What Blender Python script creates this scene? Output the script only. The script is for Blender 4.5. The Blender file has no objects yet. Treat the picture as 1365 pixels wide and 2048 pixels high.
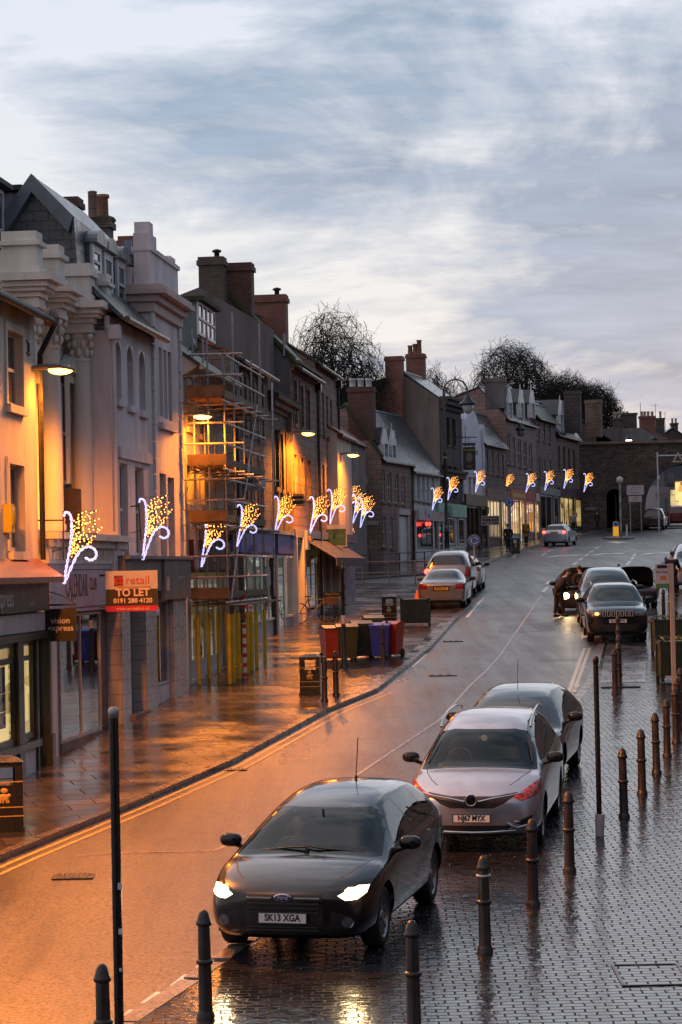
import bpy, bmesh, math, random
from mathutils import Vector, Matrix
rnd = random.Random(7)
sc = bpy.context.scene
col = sc.collection
sin, cos, PI = math.sin, math.cos, math.pi
# ---------------------------------------------------------------- camera model of the photograph (source pixels 1365 x 2048)
F = 4800.0; CX = 682.5; CY = 1024.0; H = 5.0; M = 0.03854
pitch = math.atan(116 / F); rho = math.radians(1.2)
fw = Vector((0, cos(pitch), sin(pitch))); r0 = Vector((1, 0, 0)); u0 = Vector((0, -sin(pitch), cos(pitch)))
CR = r0 * cos(rho) - u0 * sin(rho); CU = r0 * sin(rho) + u0 * cos(rho)
CAM = Vector((0, 0, H))
def ray(u, v): return fw + CR * ((u - CX) / F) - CU * ((v - CY) / F)
def gz(y): return M * min(y, 260.0)
def G(u, v, dz=0.0):
    d = ray(u, v); t = (H - dz) / (M * d.y - d.z)
    return CAM + d * t
def P(u, v, D):
    d = ray(u, v); return CAM + d * (D / d.y)
def on_ground(x, y, dz=0.0): return Vector((x, y, gz(y) + dz))

# ---------------------------------------------------------------- scene objects
def tag(o, label=None, cat=None, group=None, kind=None):
    if label: o['label'] = label
    if cat: o['category'] = cat
    if group: o['group'] = group
    if kind: o['kind'] = kind
    return o
def thing(name, label, cat, loc=(0, 0, 0), rotz=0.0, group=None, mat=None):
    o = bpy.data.objects.new(name, None); col.objects.link(o)
    o.empty_display_size = .2
    if mat is not None: o.matrix_world = mat
    else:
        o.location = loc; o.rotation_euler = (0, 0, rotz)
    return tag(o, label, cat, group)
def copy_tree(o, parent=None):
    c = o.copy(); col.objects.link(c); c.parent = parent
    for ch in o.children: copy_tree(ch, c)
    return c

class MB:
    def __init__(s): s.v = []; s.f = []; s.m = []; s.sm = []
    def add(s, vs, fs, mi=0, sm=False):
        b = len(s.v); s.v += [tuple(p) for p in vs]
        for f in fs: s.f.append(tuple(b + i for i in f)); s.m.append(mi); s.sm.append(sm)
        return s
    def box(s, x0, x1, y0, y1, z0, z1, mi=0):
        if x0 > x1: x0, x1 = x1, x0
        if y0 > y1: y0, y1 = y1, y0
        if z0 > z1: z0, z1 = z1, z0
        v = [(x0, y0, z0), (x1, y0, z0), (x1, y1, z0), (x0, y1, z0), (x0, y0, z1), (x1, y0, z1), (x1, y1, z1), (x0, y1, z1)]
        return s.add(v, [(0, 3, 2, 1), (4, 5, 6, 7), (0, 1, 5, 4), (1, 2, 6, 5), (2, 3, 7, 6), (3, 0, 4, 7)], mi)
    def obox(s, c, ax, ay, az, mi=0):     # oriented box: centre + half axes
        c, ax, ay, az = map(Vector, (c, ax, ay, az))
        v = [c - ax - ay - az, c + ax - ay - az, c + ax + ay - az, c - ax + ay - az, c - ax - ay + az, c + ax - ay + az, c + ax + ay + az, c - ax + ay + az]
        return s.add(v, [(0, 3, 2, 1), (4, 5, 6, 7), (0, 1, 5, 4), (1, 2, 6, 5), (2, 3, 7, 6), (3, 0, 4, 7)], mi)
    def quad(s, a, b, c, d, mi=0): return s.add([a, b, c, d], [(0, 1, 2, 3)], mi)
    def poly(s, pts, mi=0): return s.add(pts, [tuple(range(len(pts)))], mi)
    def prism(s, pts, vec, mi=0):          # polygon (3D pts) swept along vec
        n = len(pts); a = [Vector(p) for p in pts]; vec = Vector(vec); b = [p + vec for p in a]
        fs = [tuple(range(n))[::-1], tuple(range(n, 2 * n))] + [(i, (i + 1) % n, n + (i + 1) % n, n + i) for i in range(n)]
        return s.add(a + b, fs, mi)
    def cyl(s, p0, p1, r0, r1=None, n=10, mi=0, cap=True, sm=True):
        p0 = Vector(p0); p1 = Vector(p1); r1 = r0 if r1 is None else r1
        d = (p1 - p0)
        if d.length < 1e-6: return s
        d.normalize(); a = d.orthogonal().normalized(); b = d.cross(a)
        v = []
        for p, r in ((p0, r0), (p1, r1)):
            for i in range(n):
                t = 2 * PI * i / n; v.append(p + a * (r * cos(t)) + b * (r * sin(t)))
        s.add(v, [(i, (i + 1) % n, n + (i + 1) % n, n + i) for i in range(n)], mi, sm)
        if cap: s.add(v, [tuple(range(n))[::-1], tuple(range(n, 2 * n))], mi)
        return s
    def tube(s, pts, r, n=6, mi=0):
        pts = [Vector(p) for p in pts]; rr = r if isinstance(r, (list, tuple)) else [r] * len(pts)
        v = []; N = len(pts); a = None
        for i, p in enumerate(pts):
            d = (pts[min(i + 1, N - 1)] - pts[max(i - 1, 0)])
            d = d.normalized() if d.length > 1e-9 else Vector((0, 0, 1))
            a = d.orthogonal().normalized() if a is None else (a - d * a.dot(d)).normalized()
            b = d.cross(a)
            for k in range(n):
                t = 2 * PI * k / n; v.append(p + a * (rr[i] * cos(t)) + b * (rr[i] * sin(t)))
        fs = [(i * n + k, i * n + (k + 1) % n, (i + 1) * n + (k + 1) % n, (i + 1) * n + k) for i in range(N - 1) for k in range(n)]
        s.add(v, fs, mi, True)
        return s.add(v, [tuple(range(n))[::-1], tuple(range((N - 1) * n, N * n))], mi)
    def lathe(s, prof, c=(0, 0, 0), n=12, mi=0, axis='z', sm=True, cap=True):
        c = Vector(c); v = []
        for r, z in prof:
            for k in range(n):
                t = 2 * PI * k / n; q = (r * cos(t), r * sin(t), z)
                if axis == 'y': q = (q[0], q[2], q[1])
                if axis == 'x': q = (q[2], q[0], q[1])
                v.append(c + Vector(q))
        N = len(prof)
        s.add(v, [(i * n + k, i * n + (k + 1) % n, (i + 1) * n + (k + 1) % n, (i + 1) * n + k) for i in range(N - 1) for k in range(n)], mi, sm)
        for e in (0, N - 1):
            if cap and prof[e][0] > 1e-4: s.add(v[e * n:(e + 1) * n], [tuple(range(n))], mi)
        return s
    def blob(s, c, h, e=1.0, nu=12, nv=8, mi=0, rot=None):  # super-ellipsoid
        def pw(a): return math.copysign(abs(a) ** e, a)
        c = Vector(c); v = []
        for i in range(nv + 1):
            ph = -PI / 2 + PI * i / nv
            for k in range(nu):
                t = 2 * PI * k / nu
                q = Vector((h[0] * pw(cos(ph)) * pw(cos(t)), h[1] * pw(cos(ph)) * pw(sin(t)), h[2] * pw(sin(ph))))
                if rot: q = rot @ q
                v.append(c + q)
        return s.add(v, [(i * nu + k, i * nu + (k + 1) % nu, (i + 1) * nu + (k + 1) % nu, (i + 1) * nu + k) for i in range(nv) for k in range(nu)], mi, True)
    def build(s, name, mat, parent=None, label=None, loc=None, keep=False):
        me = bpy.data.meshes.new(name); me.from_pydata(s.v, [], s.f); me.update()
        mats = mat if isinstance(mat, (list, tuple)) else [mat]
        for m in mats: me.materials.append(m)
        me.polygons.foreach_set('material_index', s.m); me.polygons.foreach_set('use_smooth', s.sm)
        if not keep:
            bm = bmesh.new(); bm.from_mesh(me)
            bmesh.ops.recalc_face_normals(bm, faces=bm.faces); bm.to_mesh(me); bm.free()
        if not keep: autouv(me)
        o = bpy.data.objects.new(name, me); col.objects.link(o)
        if parent: o.parent = parent
        if loc is not None: o.location = loc
        if label: o['label'] = label
        return o
def autouv(me):
    uv = me.uv_layers.new(name='UVMap')
    d = uv.data; vs = me.vertices
    for p in me.polygons:
        n = p.normal; ax, ay, az = abs(n.x), abs(n.y), abs(n.z)
        if az > .85: k = (0, 1)
        elif ay >= ax: k = (0, 2)
        else: k = (1, 2)
        for li, vi in zip(p.loop_indices, p.vertices):
            c = vs[vi].co
            if k == (0, 2) and az > .2: d[li].uv = (c.x, (c.z - 0) / max(.3, math.sqrt(1 - az * az)))
            else: d[li].uv = (c[k[0]], c[k[1]])
def struct(o): o['kind'] = 'structure'; return o

# ---------------------------------------------------------------- evaluation in a scratch scene (fast)
_tmp = bpy.data.scenes.new('scratch')
def evaluated(o):
    _tmp.collection.objects.link(o); vl = _tmp.view_layers[0]; vl.update(); dg = vl.depsgraph
    me = bpy.data.meshes.new_from_object(o.evaluated_get(dg)); bpy.data.objects.remove(o); return me
# ---------------------------------------------------------------- text
def text_mesh(txt, size, ext=.004, bold=0.0, align='CENTER', sx=1.0, space=1.0, shear=0.0):
    cu = bpy.data.curves.new('txt', 'FONT'); cu.body = txt; cu.size = size; cu.extrude = ext; cu.offset = bold
    cu.align_x = align; cu.align_y = 'CENTER'; cu.space_character = space; cu.resolution_u = 3; cu.shear = shear
    me = evaluated(bpy.data.objects.new('txt', cu))
    if sx != 1.0:
        for v in me.vertices: v.co.x *= sx
    return me
def put_text(name, txt, size, mat, parent, c, ex, ez, ext=.004, **kw):
    """text centred at c (parent space); ex = reading direction, ez = up direction"""
    me = text_mesh(txt, size, ext, **kw); me.name = name
    ex = Vector(ex).normalized(); ez = Vector(ez).normalized(); en = ex.cross(ez)
    for v in me.vertices: v.co = Vector(c) + ex * v.co.x + ez * v.co.y + en * v.co.z
    me.materials.clear(); me.materials.append(mat)
    o = bpy.data.objects.new(name, me); col.objects.link(o)
    if parent: o.parent = parent
    return o

# ---------------------------------------------------------------- materials
def nt_new(name):
    m = bpy.data.materials.new(name); m.use_nodes = True; nt = m.node_tree
    b = nt.nodes['Principled BSDF']; return m, nt, b
def N(nt, t, **kw):
    n = nt.nodes.new(t)
    for k, v in kw.items():
        if k in n.inputs.keys() if isinstance(k, str) and hasattr(n, 'inputs') else False: n.inputs[k].default_value = v
        else: setattr(n, k, v)
    return n
def L(nt, a, b): nt.links.new(a, b)
def rgba(c, a=1): return (c[0], c[1], c[2], a)
def noise(nt, vec, scale, detail=4, rough=.55):
    n = nt.nodes.new('ShaderNodeTexNoise'); n.inputs['Scale'].default_value = scale; n.inputs['Detail'].default_value = detail
    n.inputs['Roughness'].default_value = rough
    if vec is not None: L(nt, vec, n.inputs['Vector'])
    return n.outputs['Fac']
def ramp(nt, fac, p0, p1, c0=(0, 0, 0), c1=(1, 1, 1)):
    r = nt.nodes.new('ShaderNodeValToRGB'); e = r.color_ramp.elements
    e[0].position = p0; e[0].color = rgba(c0); e[1].position = p1; e[1].color = rgba(c1)
    L(nt, fac, r.inputs['Fac']); return r.outputs['Color']
def mixc(nt, fac, a, b, mode='MIX'):
    m = nt.nodes.new('ShaderNodeMix'); m.data_type = 'RGBA'; m.blend_type = mode
    for s_, x in ((0, fac), (6, a), (7, b)):
        if isinstance(x, bpy.types.NodeSocket): L(nt, x, m.inputs[s_])
        elif s_ == 0: m.inputs[0].default_value = x
        else: m.inputs[s_].default_value = rgba(x)
    return m.outputs[2]
def maprange(nt, v, a, b, c, d):
    m = nt.nodes.new('ShaderNodeMapRange'); L(nt, v, m.inputs[0])
    for i, x in enumerate((a, b, c, d)): m.inputs[i + 1].default_value = x
    return m.outputs[0]
def bump(nt, b, h, strength, dist=.01, prev=None):
    n = nt.nodes.new('ShaderNodeBump'); n.inputs['Strength'].default_value = strength; n.inputs['Distance'].default_value = dist
    L(nt, h, n.inputs['Height'])
    if prev is not None: L(nt, prev, n.inputs['Normal'])
    if b is not None: L(nt, n.outputs[0], b.inputs['Normal'])
    return n.outputs[0]
def pos(nt): return nt.nodes.new('ShaderNodeNewGeometry').outputs['Position']
_mc = {}
def mat(name, c, rough=.6, metal=0.0, var=.18, scale=2.5, bmp=0.0, bscale=30, spec=.5, coat=0.0, streak=False):
    if name in _mc: return _mc[name]
    m, nt, b = nt_new(name)
    b.inputs['Roughness'].default_value = rough; b.inputs['Metallic'].default_value = metal
    b.inputs['Specular IOR Level'].default_value = spec; b.inputs['Coat Weight'].default_value = coat
    b.inputs['Coat Roughness'].default_value = .04
    p = pos(nt)
    if var:
        vec = p
        if streak:
            mp = nt.nodes.new('ShaderNodeMapping'); mp.inputs['Scale'].default_value = (1, 1, .18); L(nt, p, mp.inputs[0]); vec = mp.outputs[0]
        f = noise(nt, vec, scale, 6, .65)
        c0 = tuple(x * (1 - var * 1.6) for x in c); c1 = tuple(min(1, x * (1 + var)) for x in c)
        L(nt, ramp(nt, f, .3, .7, c0, c1), b.inputs['Base Color'])
        rr = maprange(nt, noise(nt, p, scale * 3, 3), .3, .7, max(.02, rough - .08), min(1, rough + .08)); L(nt, rr, b.inputs['Roughness'])
    else: b.inputs['Base Color'].default_value = rgba(c)
    if bmp: bump(nt, b, noise(nt, p, bscale, 4), bmp, .01)
    _mc[name] = m; return m
def bricky(name, c1, c2, mortar, bw, bh, msize=.012, rough=.7, var=.3, bmp=.4, moss=0.0, offset=.5, wob=0.0):
    if name in _mc: return _mc[name]
    m, nt, b = nt_new(name)
    uv = nt.nodes.new('ShaderNodeUVMap').outputs[0]
    if wob:
        wn = nt.nodes.new('ShaderNodeTexNoise'); wn.inputs['Scale'].default_value = 2.3; wn.inputs['Detail'].default_value = 4; L(nt, uv, wn.inputs['Vector']); wm = nt.nodes.new('ShaderNodeVectorMath'); wm.operation = 'MULTIPLY_ADD'; L(nt, wn.outputs['Color'], wm.inputs[0]); wm.inputs[1].default_value = (wob * 1.5, wob, 0); L(nt, uv, wm.inputs[2]); uv = wm.outputs[0]
    br = nt.nodes.new('ShaderNodeTexBrick'); L(nt, uv, br.inputs['Vector'])
    br.inputs['Color1'].default_value = rgba(c1); br.inputs['Color2'].default_value = rgba(c2); br.inputs['Mortar'].default_value = rgba(mortar)
    br.inputs['Scale'].default_value = 1; br.inputs['Mortar Size'].default_value = msize; br.inputs['Brick Width'].default_value = bw
    br.inputs['Row Height'].default_value = bh; br.inputs['Bias'].default_value = 0.0; br.offset = offset
    p = pos(nt)
    f = noise(nt, p, .9, 8, .7)
    c = mixc(nt, 1.0, br.outputs['Color'], ramp(nt, f, .25, .75, (1 - var,) * 3, (1 + var * .5,) * 3), 'MULTIPLY')
    if moss:
        c = mixc(nt, ramp(nt, noise(nt, p, 1.3, 8, .75), .62 - moss * .3, .72 - moss * .2), c, (.05, .06, .02))
    L(nt, c, b.inputs['Base Color'])
    L(nt, maprange(nt, noise(nt, p, 4, 3), .3, .7, rough - .12, rough + .12), b.inputs['Roughness'])
    n1 = bump(nt, None, br.outputs['Fac'], -bmp, .02) if False else None
    inv = nt.nodes.new('ShaderNodeMath'); inv.operation = 'SUBTRACT'; inv.inputs[0].default_value = 1; L(nt, br.outputs['Fac'], inv.inputs[1])
    nb = bump(nt, None, inv.outputs[0], bmp, .015)
    bump(nt, b, noise(nt, p, 14, 5, .7), .35, .02, nb)
    _mc[name] = m; return m
def emit(name, c, s, sampling=True):
    if name in _mc: return _mc[name]
    m, nt, b = nt_new(name)
    b.inputs['Base Color'].default_value = rgba(tuple(x * .5 for x in c)); b.inputs['Emission Color'].default_value = rgba(c); b.inputs['Emission Strength'].default_value = s
    if not sampling: m.cycles.emission_sampling = 'NONE'
    _mc[name] = m; return m
def glass_thin(name, tint=(.8, .85, .85), opacity=.25, rough=.02):
    """window glass: fresnel reflection over a tinted see-through pane"""
    if name in _mc: return _mc[name]
    m, nt, b = nt_new(name); nt.nodes.remove(b)
    out = nt.nodes['Material Output']
    g = nt.nodes.new('ShaderNodeBsdfGlossy'); g.inputs['Roughness'].default_value = rough
    t = nt.nodes.new('ShaderNodeBsdfTransparent'); t.inputs[0].default_value = rgba(tint)
    f = nt.nodes.new('ShaderNodeFresnel'); f.inputs['IOR'].default_value = 1.5
    ad = nt.nodes.new('ShaderNodeMath'); ad.operation = 'ADD'; L(nt, f.outputs[0], ad.inputs[0]); ad.inputs[1].default_value = opacity; ad.use_clamp = True
    ge = nt.nodes.new('ShaderNodeNewGeometry'); iv = nt.nodes.new('ShaderNodeMath'); iv.operation = 'SUBTRACT'; iv.inputs[0].default_value = 1; L(nt, ge.outputs['Backfacing'], iv.inputs[1])
    ml = nt.nodes.new('ShaderNodeMath'); ml.operation = 'MULTIPLY'; L(nt, ad.outputs[0], ml.inputs[0]); L(nt, iv.outputs[0], ml.inputs[1]); ad = ml
    mx = nt.nodes.new('ShaderNodeMixShader'); L(nt, ad.outputs[0], mx.inputs[0]); L(nt, t.outputs[0], mx.inputs[1]); L(nt, g.outputs[0], mx.inputs[2])
    L(nt, mx.outputs[0], out.inputs[0]); _mc[name] = m; return m

MT = dict(
 pane=mat('window glass', (.035, .04, .05), .06, var=0.0, spec=.8),
 pane_lit=emit('lit window', (1.0, .78, .42), 1.2),
 white=mat('white painted wood', (.62, .62, .63), .45, var=.12),
 offwhite=mat('cream painted wood', (.5, .46, .4), .5),
 darkwood=mat('dark painted wood', (.03, .032, .028), .35),
 black=mat('black painted iron', (.018, .018, .02), .32, var=.3, scale=9),
 blackmatt=mat('dull black', (.012, .012, .012), .6),
 lead=mat('lead sheet', (.12, .14, .17), .35),
 slate=bricky('wet slate', (.055, .065, .08), (.085, .095, .11), (.02, .02, .025), .3, .2, .012, .26, .35, .5, moss=.15),
 slate_moss=bricky('mossy slate', (.05, .05, .05), (.07, .07, .065), (.02, .02, .02), .3, .2, .014, .5, .4, .5, moss=.75),
 pantile=bricky('red pantiles', (.38, .10, .06), (.28, .075, .05), (.06, .02, .015), .24, .3, .03, .5, .35, .9, moss=.2),
 brick=bricky('red brick', (.36, .12, .075), (.26, .09, .06), (.12, .1, .085), .225, .075, .012, .75, .35, .5),
 brick_old=bricky('sooty brick', (.2, .075, .055), (.13, .055, .043), (.06, .05, .045), .225, .075, .012, .8, .4, .5, moss=.1),
 brick_buff=bricky('buff brick', (.17, .14, .1), (.12, .1, .075), (.08, .07, .06), .225, .075, .012, .8, .45, .5, moss=.1),
 stone=bricky('sooty sandstone', (.26, .175, .135), (.18, .125, .10), (.06, .05, .045), .6, .3, .012, .8, .5, .4, wob=.02),
 stone_pink=bricky('pink sandstone', (.37, .235, .19), (.27, .18, .15), (.09, .07, .065), .55, .28, .012, .8, .3, .35),
 stone_dark=bricky('blackened sandstone', (.10, .078, .066), (.07, .056, .05), (.03, .026, .025), .6, .3, .012, .8, .5, .4),
 rubble=bricky('rubble stone wall', (.19, .132, .105), (.09, .064, .052), (.04, .033, .03), .42, .17, .02, .9, .6, .8, wob=.22),
 cream=mat('cream render', (.66, .6, .5), .75, var=.24, scale=1.6, bmp=.2, streak=True),
 pinkren=mat('pale pink render', (.70, .61, .61), .75, var=.2, scale=1.5, bmp=.2, streak=True),
 whiteren=mat('white render', (.62, .6, .6), .75, var=.12, scale=1.0, bmp=.1, streak=True),
 classic=mat('classical cream stonework', (.74, .68, .60), .7, var=.14, scale=1.6, bmp=.2, streak=True),
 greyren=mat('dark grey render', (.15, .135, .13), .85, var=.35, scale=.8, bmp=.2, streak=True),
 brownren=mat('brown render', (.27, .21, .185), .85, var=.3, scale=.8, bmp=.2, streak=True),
 moss=mat('moss', (.06, .07, .025), .95, var=.4, scale=8, bmp=.6),
 terracotta=mat('terracotta pot', (.3, .14, .09), .7, scale=6),
 buffpot=mat('buff clay pot', (.45, .38, .28), .7, scale=6),
 copper=mat('brown metal gutter', (.16, .07, .04), .35),
 granite=mat('granite kerb', (.16, .145, .14), .3, var=.3, scale=5, bmp=.3),
 steel=mat('galvanised steel', (.35, .34, .34), .42, metal=.6, var=.2, scale=9),
 timber=mat('scaffold board', (.17, .11, .06), .7, var=.3, scale=4),
 yellow=mat('yellow foam sleeve', (.85, .52, .02), .5),
)
# ---------------------------------------------------------------- frames of reference for facades
class Fr:
    def __init__(s, o, beta):
        s.o = Vector(o); s.b = beta
        s.x = Vector((sin(beta), cos(beta), 0)); s.y = Vector((-cos(beta), sin(beta), 0))
        s.rz = math.atan2(s.x.y, s.x.x)
    def loc(s, u, v, y=0.0):
        d = ray(u, v); q = s.o + s.y * y; t = (q - CAM).dot(s.y) / d.dot(s.y)
        w = CAM + d * t - s.o
        return w.dot(s.x), w.z
    def side(s, u, v, x=0.0):
        d = ray(u, v); q = s.o + s.x * x; t = (q - CAM).dot(s.x) / d.dot(s.x)
        w = CAM + d * t - s.o
        return w.dot(s.y), w.z
    def X(s, u, v, y=0.0): return s.loc(u, v, y)[0]
    def Z(s, u, v, y=0.0): return s.loc(u, v, y)[1]
    def world(s, x, y, z): return s.o + s.x * x + s.y * y + Vector((0, 0, z))
    def gz(s, x, y=0): w = s.world(x, y, 0); return gz(w.y) - s.o.z
SKYLOC = (3.35, 2.6, 0); SKYROT = .45; SKYSTR = 1.0
# ================================================================ GROUND
def ground_mat(name, kind, c0, c1, bw=.2, bh=.2, ms=.012, r0_=.12, r1_=.4, rs=.5, rot=0.0, fine=.25):
    m, nt, b = nt_new(name); p = pos(nt)
    vec = p
    mp = nt.nodes.new('ShaderNodeMapping'); mp.inputs['Rotation'].default_value = (0, 0, rot); L(nt, p, mp.inputs[0]); vec = mp.outputs[0]
    big = noise(nt, p, rs, 5, .6)
    small = noise(nt, p, 24 if kind == 'asphalt' else 38, 4, .75)
    base = ramp(nt, noise(nt, p, .35, 6, .65), .3, .7, c0, c1)
    base = mixc(nt, 1.0, base, ramp(nt, small, .35, .65, (.3,) * 3, (1.8,) * 3), 'MULTIPLY')
    nb = None
    if kind != 'asphalt':
        wob = nt.nodes.new('ShaderNodeTexNoise'); wob.inputs['Scale'].default_value = 2.2; L(nt, p, wob.inputs['Vector'])
        vm = nt.nodes.new('ShaderNodeVectorMath'); vm.operation = 'MULTIPLY_ADD'; L(nt, wob.outputs['Color'], vm.inputs[0])
        vm.inputs[1].default_value = (.10, .03, 0) if kind == 'setts' else (.02, .02, 0); L(nt, vec, vm.inputs[2])
        br = nt.nodes.new('ShaderNodeTexBrick'); L(nt, vm.outputs[0], br.inputs['Vector'])
        br.inputs['Scale'].default_value = 1; br.inputs['Brick Width'].default_value = bw; br.inputs['Row Height'].default_value = bh
        br.inputs['Mortar Size'].default_value = ms; br.inputs['Mortar Smooth'].default_value = .35 if kind == 'setts' else .1
        br.inputs['Color1'].default_value = (.4, .4, .4, 1); br.inputs['Color2'].default_value = (1.7, 1.65, 1.6, 1); br.inputs['Mortar'].default_value = (.35, .35, .35, 1)
        base = mixc(nt, 1.0, base, br.outputs['Color'], 'MULTIPLY')
        inv = nt.nodes.new('ShaderNodeMath'); inv.operation = 'SUBTRACT'; inv.inputs[0].default_value = 1; L(nt, br.outputs['Fac'], inv.inputs[1])
        # each stone tilts a little, so its wet top catches the sky differently
        nb = bump(nt, None, inv.outputs[0], .9 if kind == 'setts' else .5, .012 if kind == 'setts' else .006)
        nb = bump(nt, None, noise(nt, vm.outputs[0], 6 if kind == 'setts' else 1.6, 2), .75 if kind == 'setts' else .35, .012, nb)
        nb = bump(nt, None, noise(nt, p, 1.3, 3), .3, .03, nb)
        rr = maprange(nt, big, .35, .65, r0_, r1_)
        mx = nt.nodes.new('ShaderNodeMath'); mx.operation = 'MULTIPLY_ADD'; L(nt, br.outputs['Fac'], mx.inputs[0]); mx.inputs[1].default_value = .35; L(nt, rr, mx.inputs[2])
        L(nt, mx.outputs[0], b.inputs['Roughness'])
        # joints hold grit, not gloss
        sp = maprange(nt, br.outputs['Fac'], 0, 1, 1.0, .05); L(nt, sp, b.inputs['Specular IOR Level'])
    else:
        L(nt, maprange(nt, big, .35, .65, r0_, r1_), b.inputs['Roughness'])
        mp2 = nt.nodes.new('ShaderNodeMapping'); mp2.inputs['Rotation'].default_value = (0, 0, .2); mp2.inputs['Scale'].default_value = (1.6, .1, 1); L(nt, p, mp2.inputs[0])
        trk = noise(nt, mp2.outputs[0], .9, 4, .6)
        rgh = mixc(nt, .5, maprange(nt, big, .35, .65, r0_, r1_), maprange(nt, trk, .35, .65, r0_ - .06, r1_ + .1)); L(nt, rgh, b.inputs['Roughness'])
        base = mixc(nt, 1.0, base, ramp(nt, trk, .35, .65, (.75,) * 3, (1.25,) * 3), 'MULTIPLY')
        nb = bump(nt, None, noise(nt, p, 1.1, 3), .06, .02); L(nt, maprange(nt, small, .36, .64, .12, 1.35), b.inputs['Specular IOR Level'])
    L(nt, base, b.inputs['Base Color'])
    bump(nt, b, small, fine, .007 if kind == 'asphalt' else .006, nb)
    return m
GM_road = ground_mat('wet asphalt', 'asphalt', (.026, .023, .024), (.048, .043, .044), r0_=.27, r1_=.44, rs=.3, fine=1.0)
GM_ground = ground_mat('dull asphalt', 'asphalt', (.035, .033, .035), (.05, .05, .05), r0_=.35, r1_=.5)
GM_setts = ground_mat('wet setts', 'setts', (.008, .009, .013), (.024, .025, .03), .21, .125, .011, .04, .2, .7, 0.0, .15)
GM_flags = ground_mat('wet flagstones', 'flags', (.03, .026, .025), (.075, .062, .06), .9, .6, .012, .07, .32, .6, -.25, .2)
GM_flags2 = ground_mat('pale wet flagstones', 'flags', (.07, .07, .075), (.1, .1, .105), .6, .6, .012, .1, .25, .6, 0.0, .2)
GM_blocks = ground_mat('small wet cobbles', 'setts', (.03, .025, .022), (.06, .05, .045), .2, .14, .014, .1, .25, .7, -.3, .15)

# ground sheet reaching the horizon: slope then level
g = MB()
ys = [-400, 0, 130, 260, 1200, 6000]
for a, b_ in zip(ys[:-1], ys[1:]):
    za, zb = gz(a) - .03, gz(b_) - .03
    if a < 0: za = -.03
    g.quad((-6000, a, za), (6000, a, za), (6000, b_, zb), (-6000, b_, zb))
struct(g.build('ground', GM_ground))
def sheet(name, pts, dz, m, thick=0.0, sub=None):
    """flat polygon lying on the sloping street; pts are world xy"""
    g = MB(); top = [Vector((x, y, gz(y) + dz)) for x, y in pts]
    if thick: g.prism([p - Vector((0, 0, thick)) for p in top], (0, 0, thick))
    else: g.poly(top)
    o = g.build(name, m)
    return struct(o)
def gxy(u, v): p = G(u, v); return (p.x, p.y)
LK = [(-9.6, 12), (-7.1, 22)] + [gxy(*q) for q in ((0, 1715), (240, 1618), (445, 1530), (640, 1425), (740, 1385), (850, 1300), (905, 1240), (958, 1188))]
RK = [(-4.6, 10), gxy(275, 2048), gxy(400, 1965), gxy(1140, 1432), gxy(1190, 1365), gxy(1207, 1300), gxy(1232, 1225), gxy(1262, 1180), gxy(1312, 1135), gxy(1365, 1100), (30, 160)]
sheet('road', [(-60, 5), (14, 5), (40, 5), (60, 120), (60, 259), (-60, 259)], 0.0, GM_road)
# left pavement
tip = [gxy(962, 1180), gxy(966, 1172), gxy(945, 1168), gxy(700, 1171)]
LB = [(-3.2, 97), (-1.6, 84), (-7.2, 44), (-9.9, 12)]
PH = .09
sheet('pavement', LK + tip + LB, PH, GM_flags, .3)
# kerb stones following the polyline
def kerb(name, pts, w, dz, side, m=None, h=.3):
    g = MB(); n = len(pts); off = []
    for i, p in enumerate(pts):
        a = Vector(pts[max(i - 1, 0)]); b_ = Vector(pts[min(i + 1, n - 1)]); d = (b_ - a).normalized(); off.append(Vector((-d.y, d.x)) * w * side)
    for i in range(n - 1):
        a, b_ = Vector(pts[i]), Vector(pts[i + 1]); k = max(1, int((b_ - a).length / .95))
        for j in range(k):
            t0, t1 = j / k + .004, (j + 1) / k - .004
            q = [a.lerp(b_, t0), a.lerp(b_, t1), b_.lerp(b_ + off[i + 1], 1) if False else a.lerp(b_, t1) + off[i].lerp(off[i + 1], t1), a.lerp(b_, t0) + off[i].lerp(off[i + 1], t0)]
            jz = rnd.uniform(-.003, .003)
            g.prism([Vector((x.x, x.y, gz(x.y) + dz - h + jz)) for x in q], (0, 0, h))
    return struct(g.build(name, m or MT['granite']))
def offs(pts, w):
    out = []
    n = len(pts)
    for i in range(n):
        a = Vector(pts[max(i - 1, 0)]); b_ = Vector(pts[min(i + 1, n - 1)]); d = (b_ - a).normalized(); q = Vector(pts[i]) + Vector((-d.y, d.x)) * w; out.append((q.x, q.y))
    return out
kerb('kerb', LK + tip[:2], .17, PH + .006, -1, mat('dark wet kerb', (.09, .08, .078), .25, var=.3, scale=5, bmp=.2))
# small cobbles band across the left pavement and parking strip, by the road
sheet('cobbled_strip', [gxy(*q) for q in ((385, 1362), (500, 1344), (610, 1338), (770, 1335), (742, 1375), (640, 1392), (560, 1380), (400, 1378))], PH + .004, GM_blocks)
sheet('cobbled_bay', [gxy(*q) for q in ((838, 1296), (890, 1240), (945, 1188), (905, 1186), (850, 1225), (800, 1260), (776, 1300), (790, 1320), (805, 1322))], PH + .004, GM_blocks)
# right side: setts flush with the road
RIN = RK
sheet('setts', [(p[0], p[1]) for p in RIN] + [(60, 160), (60, 8), (0, 8)], .02, GM_setts, .3)
kerb('kerb', RK[:-1], .2, .026, 1)
sheet('flagstone_path', [gxy(*q) for q in ((1200, 1368), (1290, 1366), (1300, 1250), (1330, 1180), (1290, 1180), (1236, 1235), (1212, 1300))], .026, GM_flags2)
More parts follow.
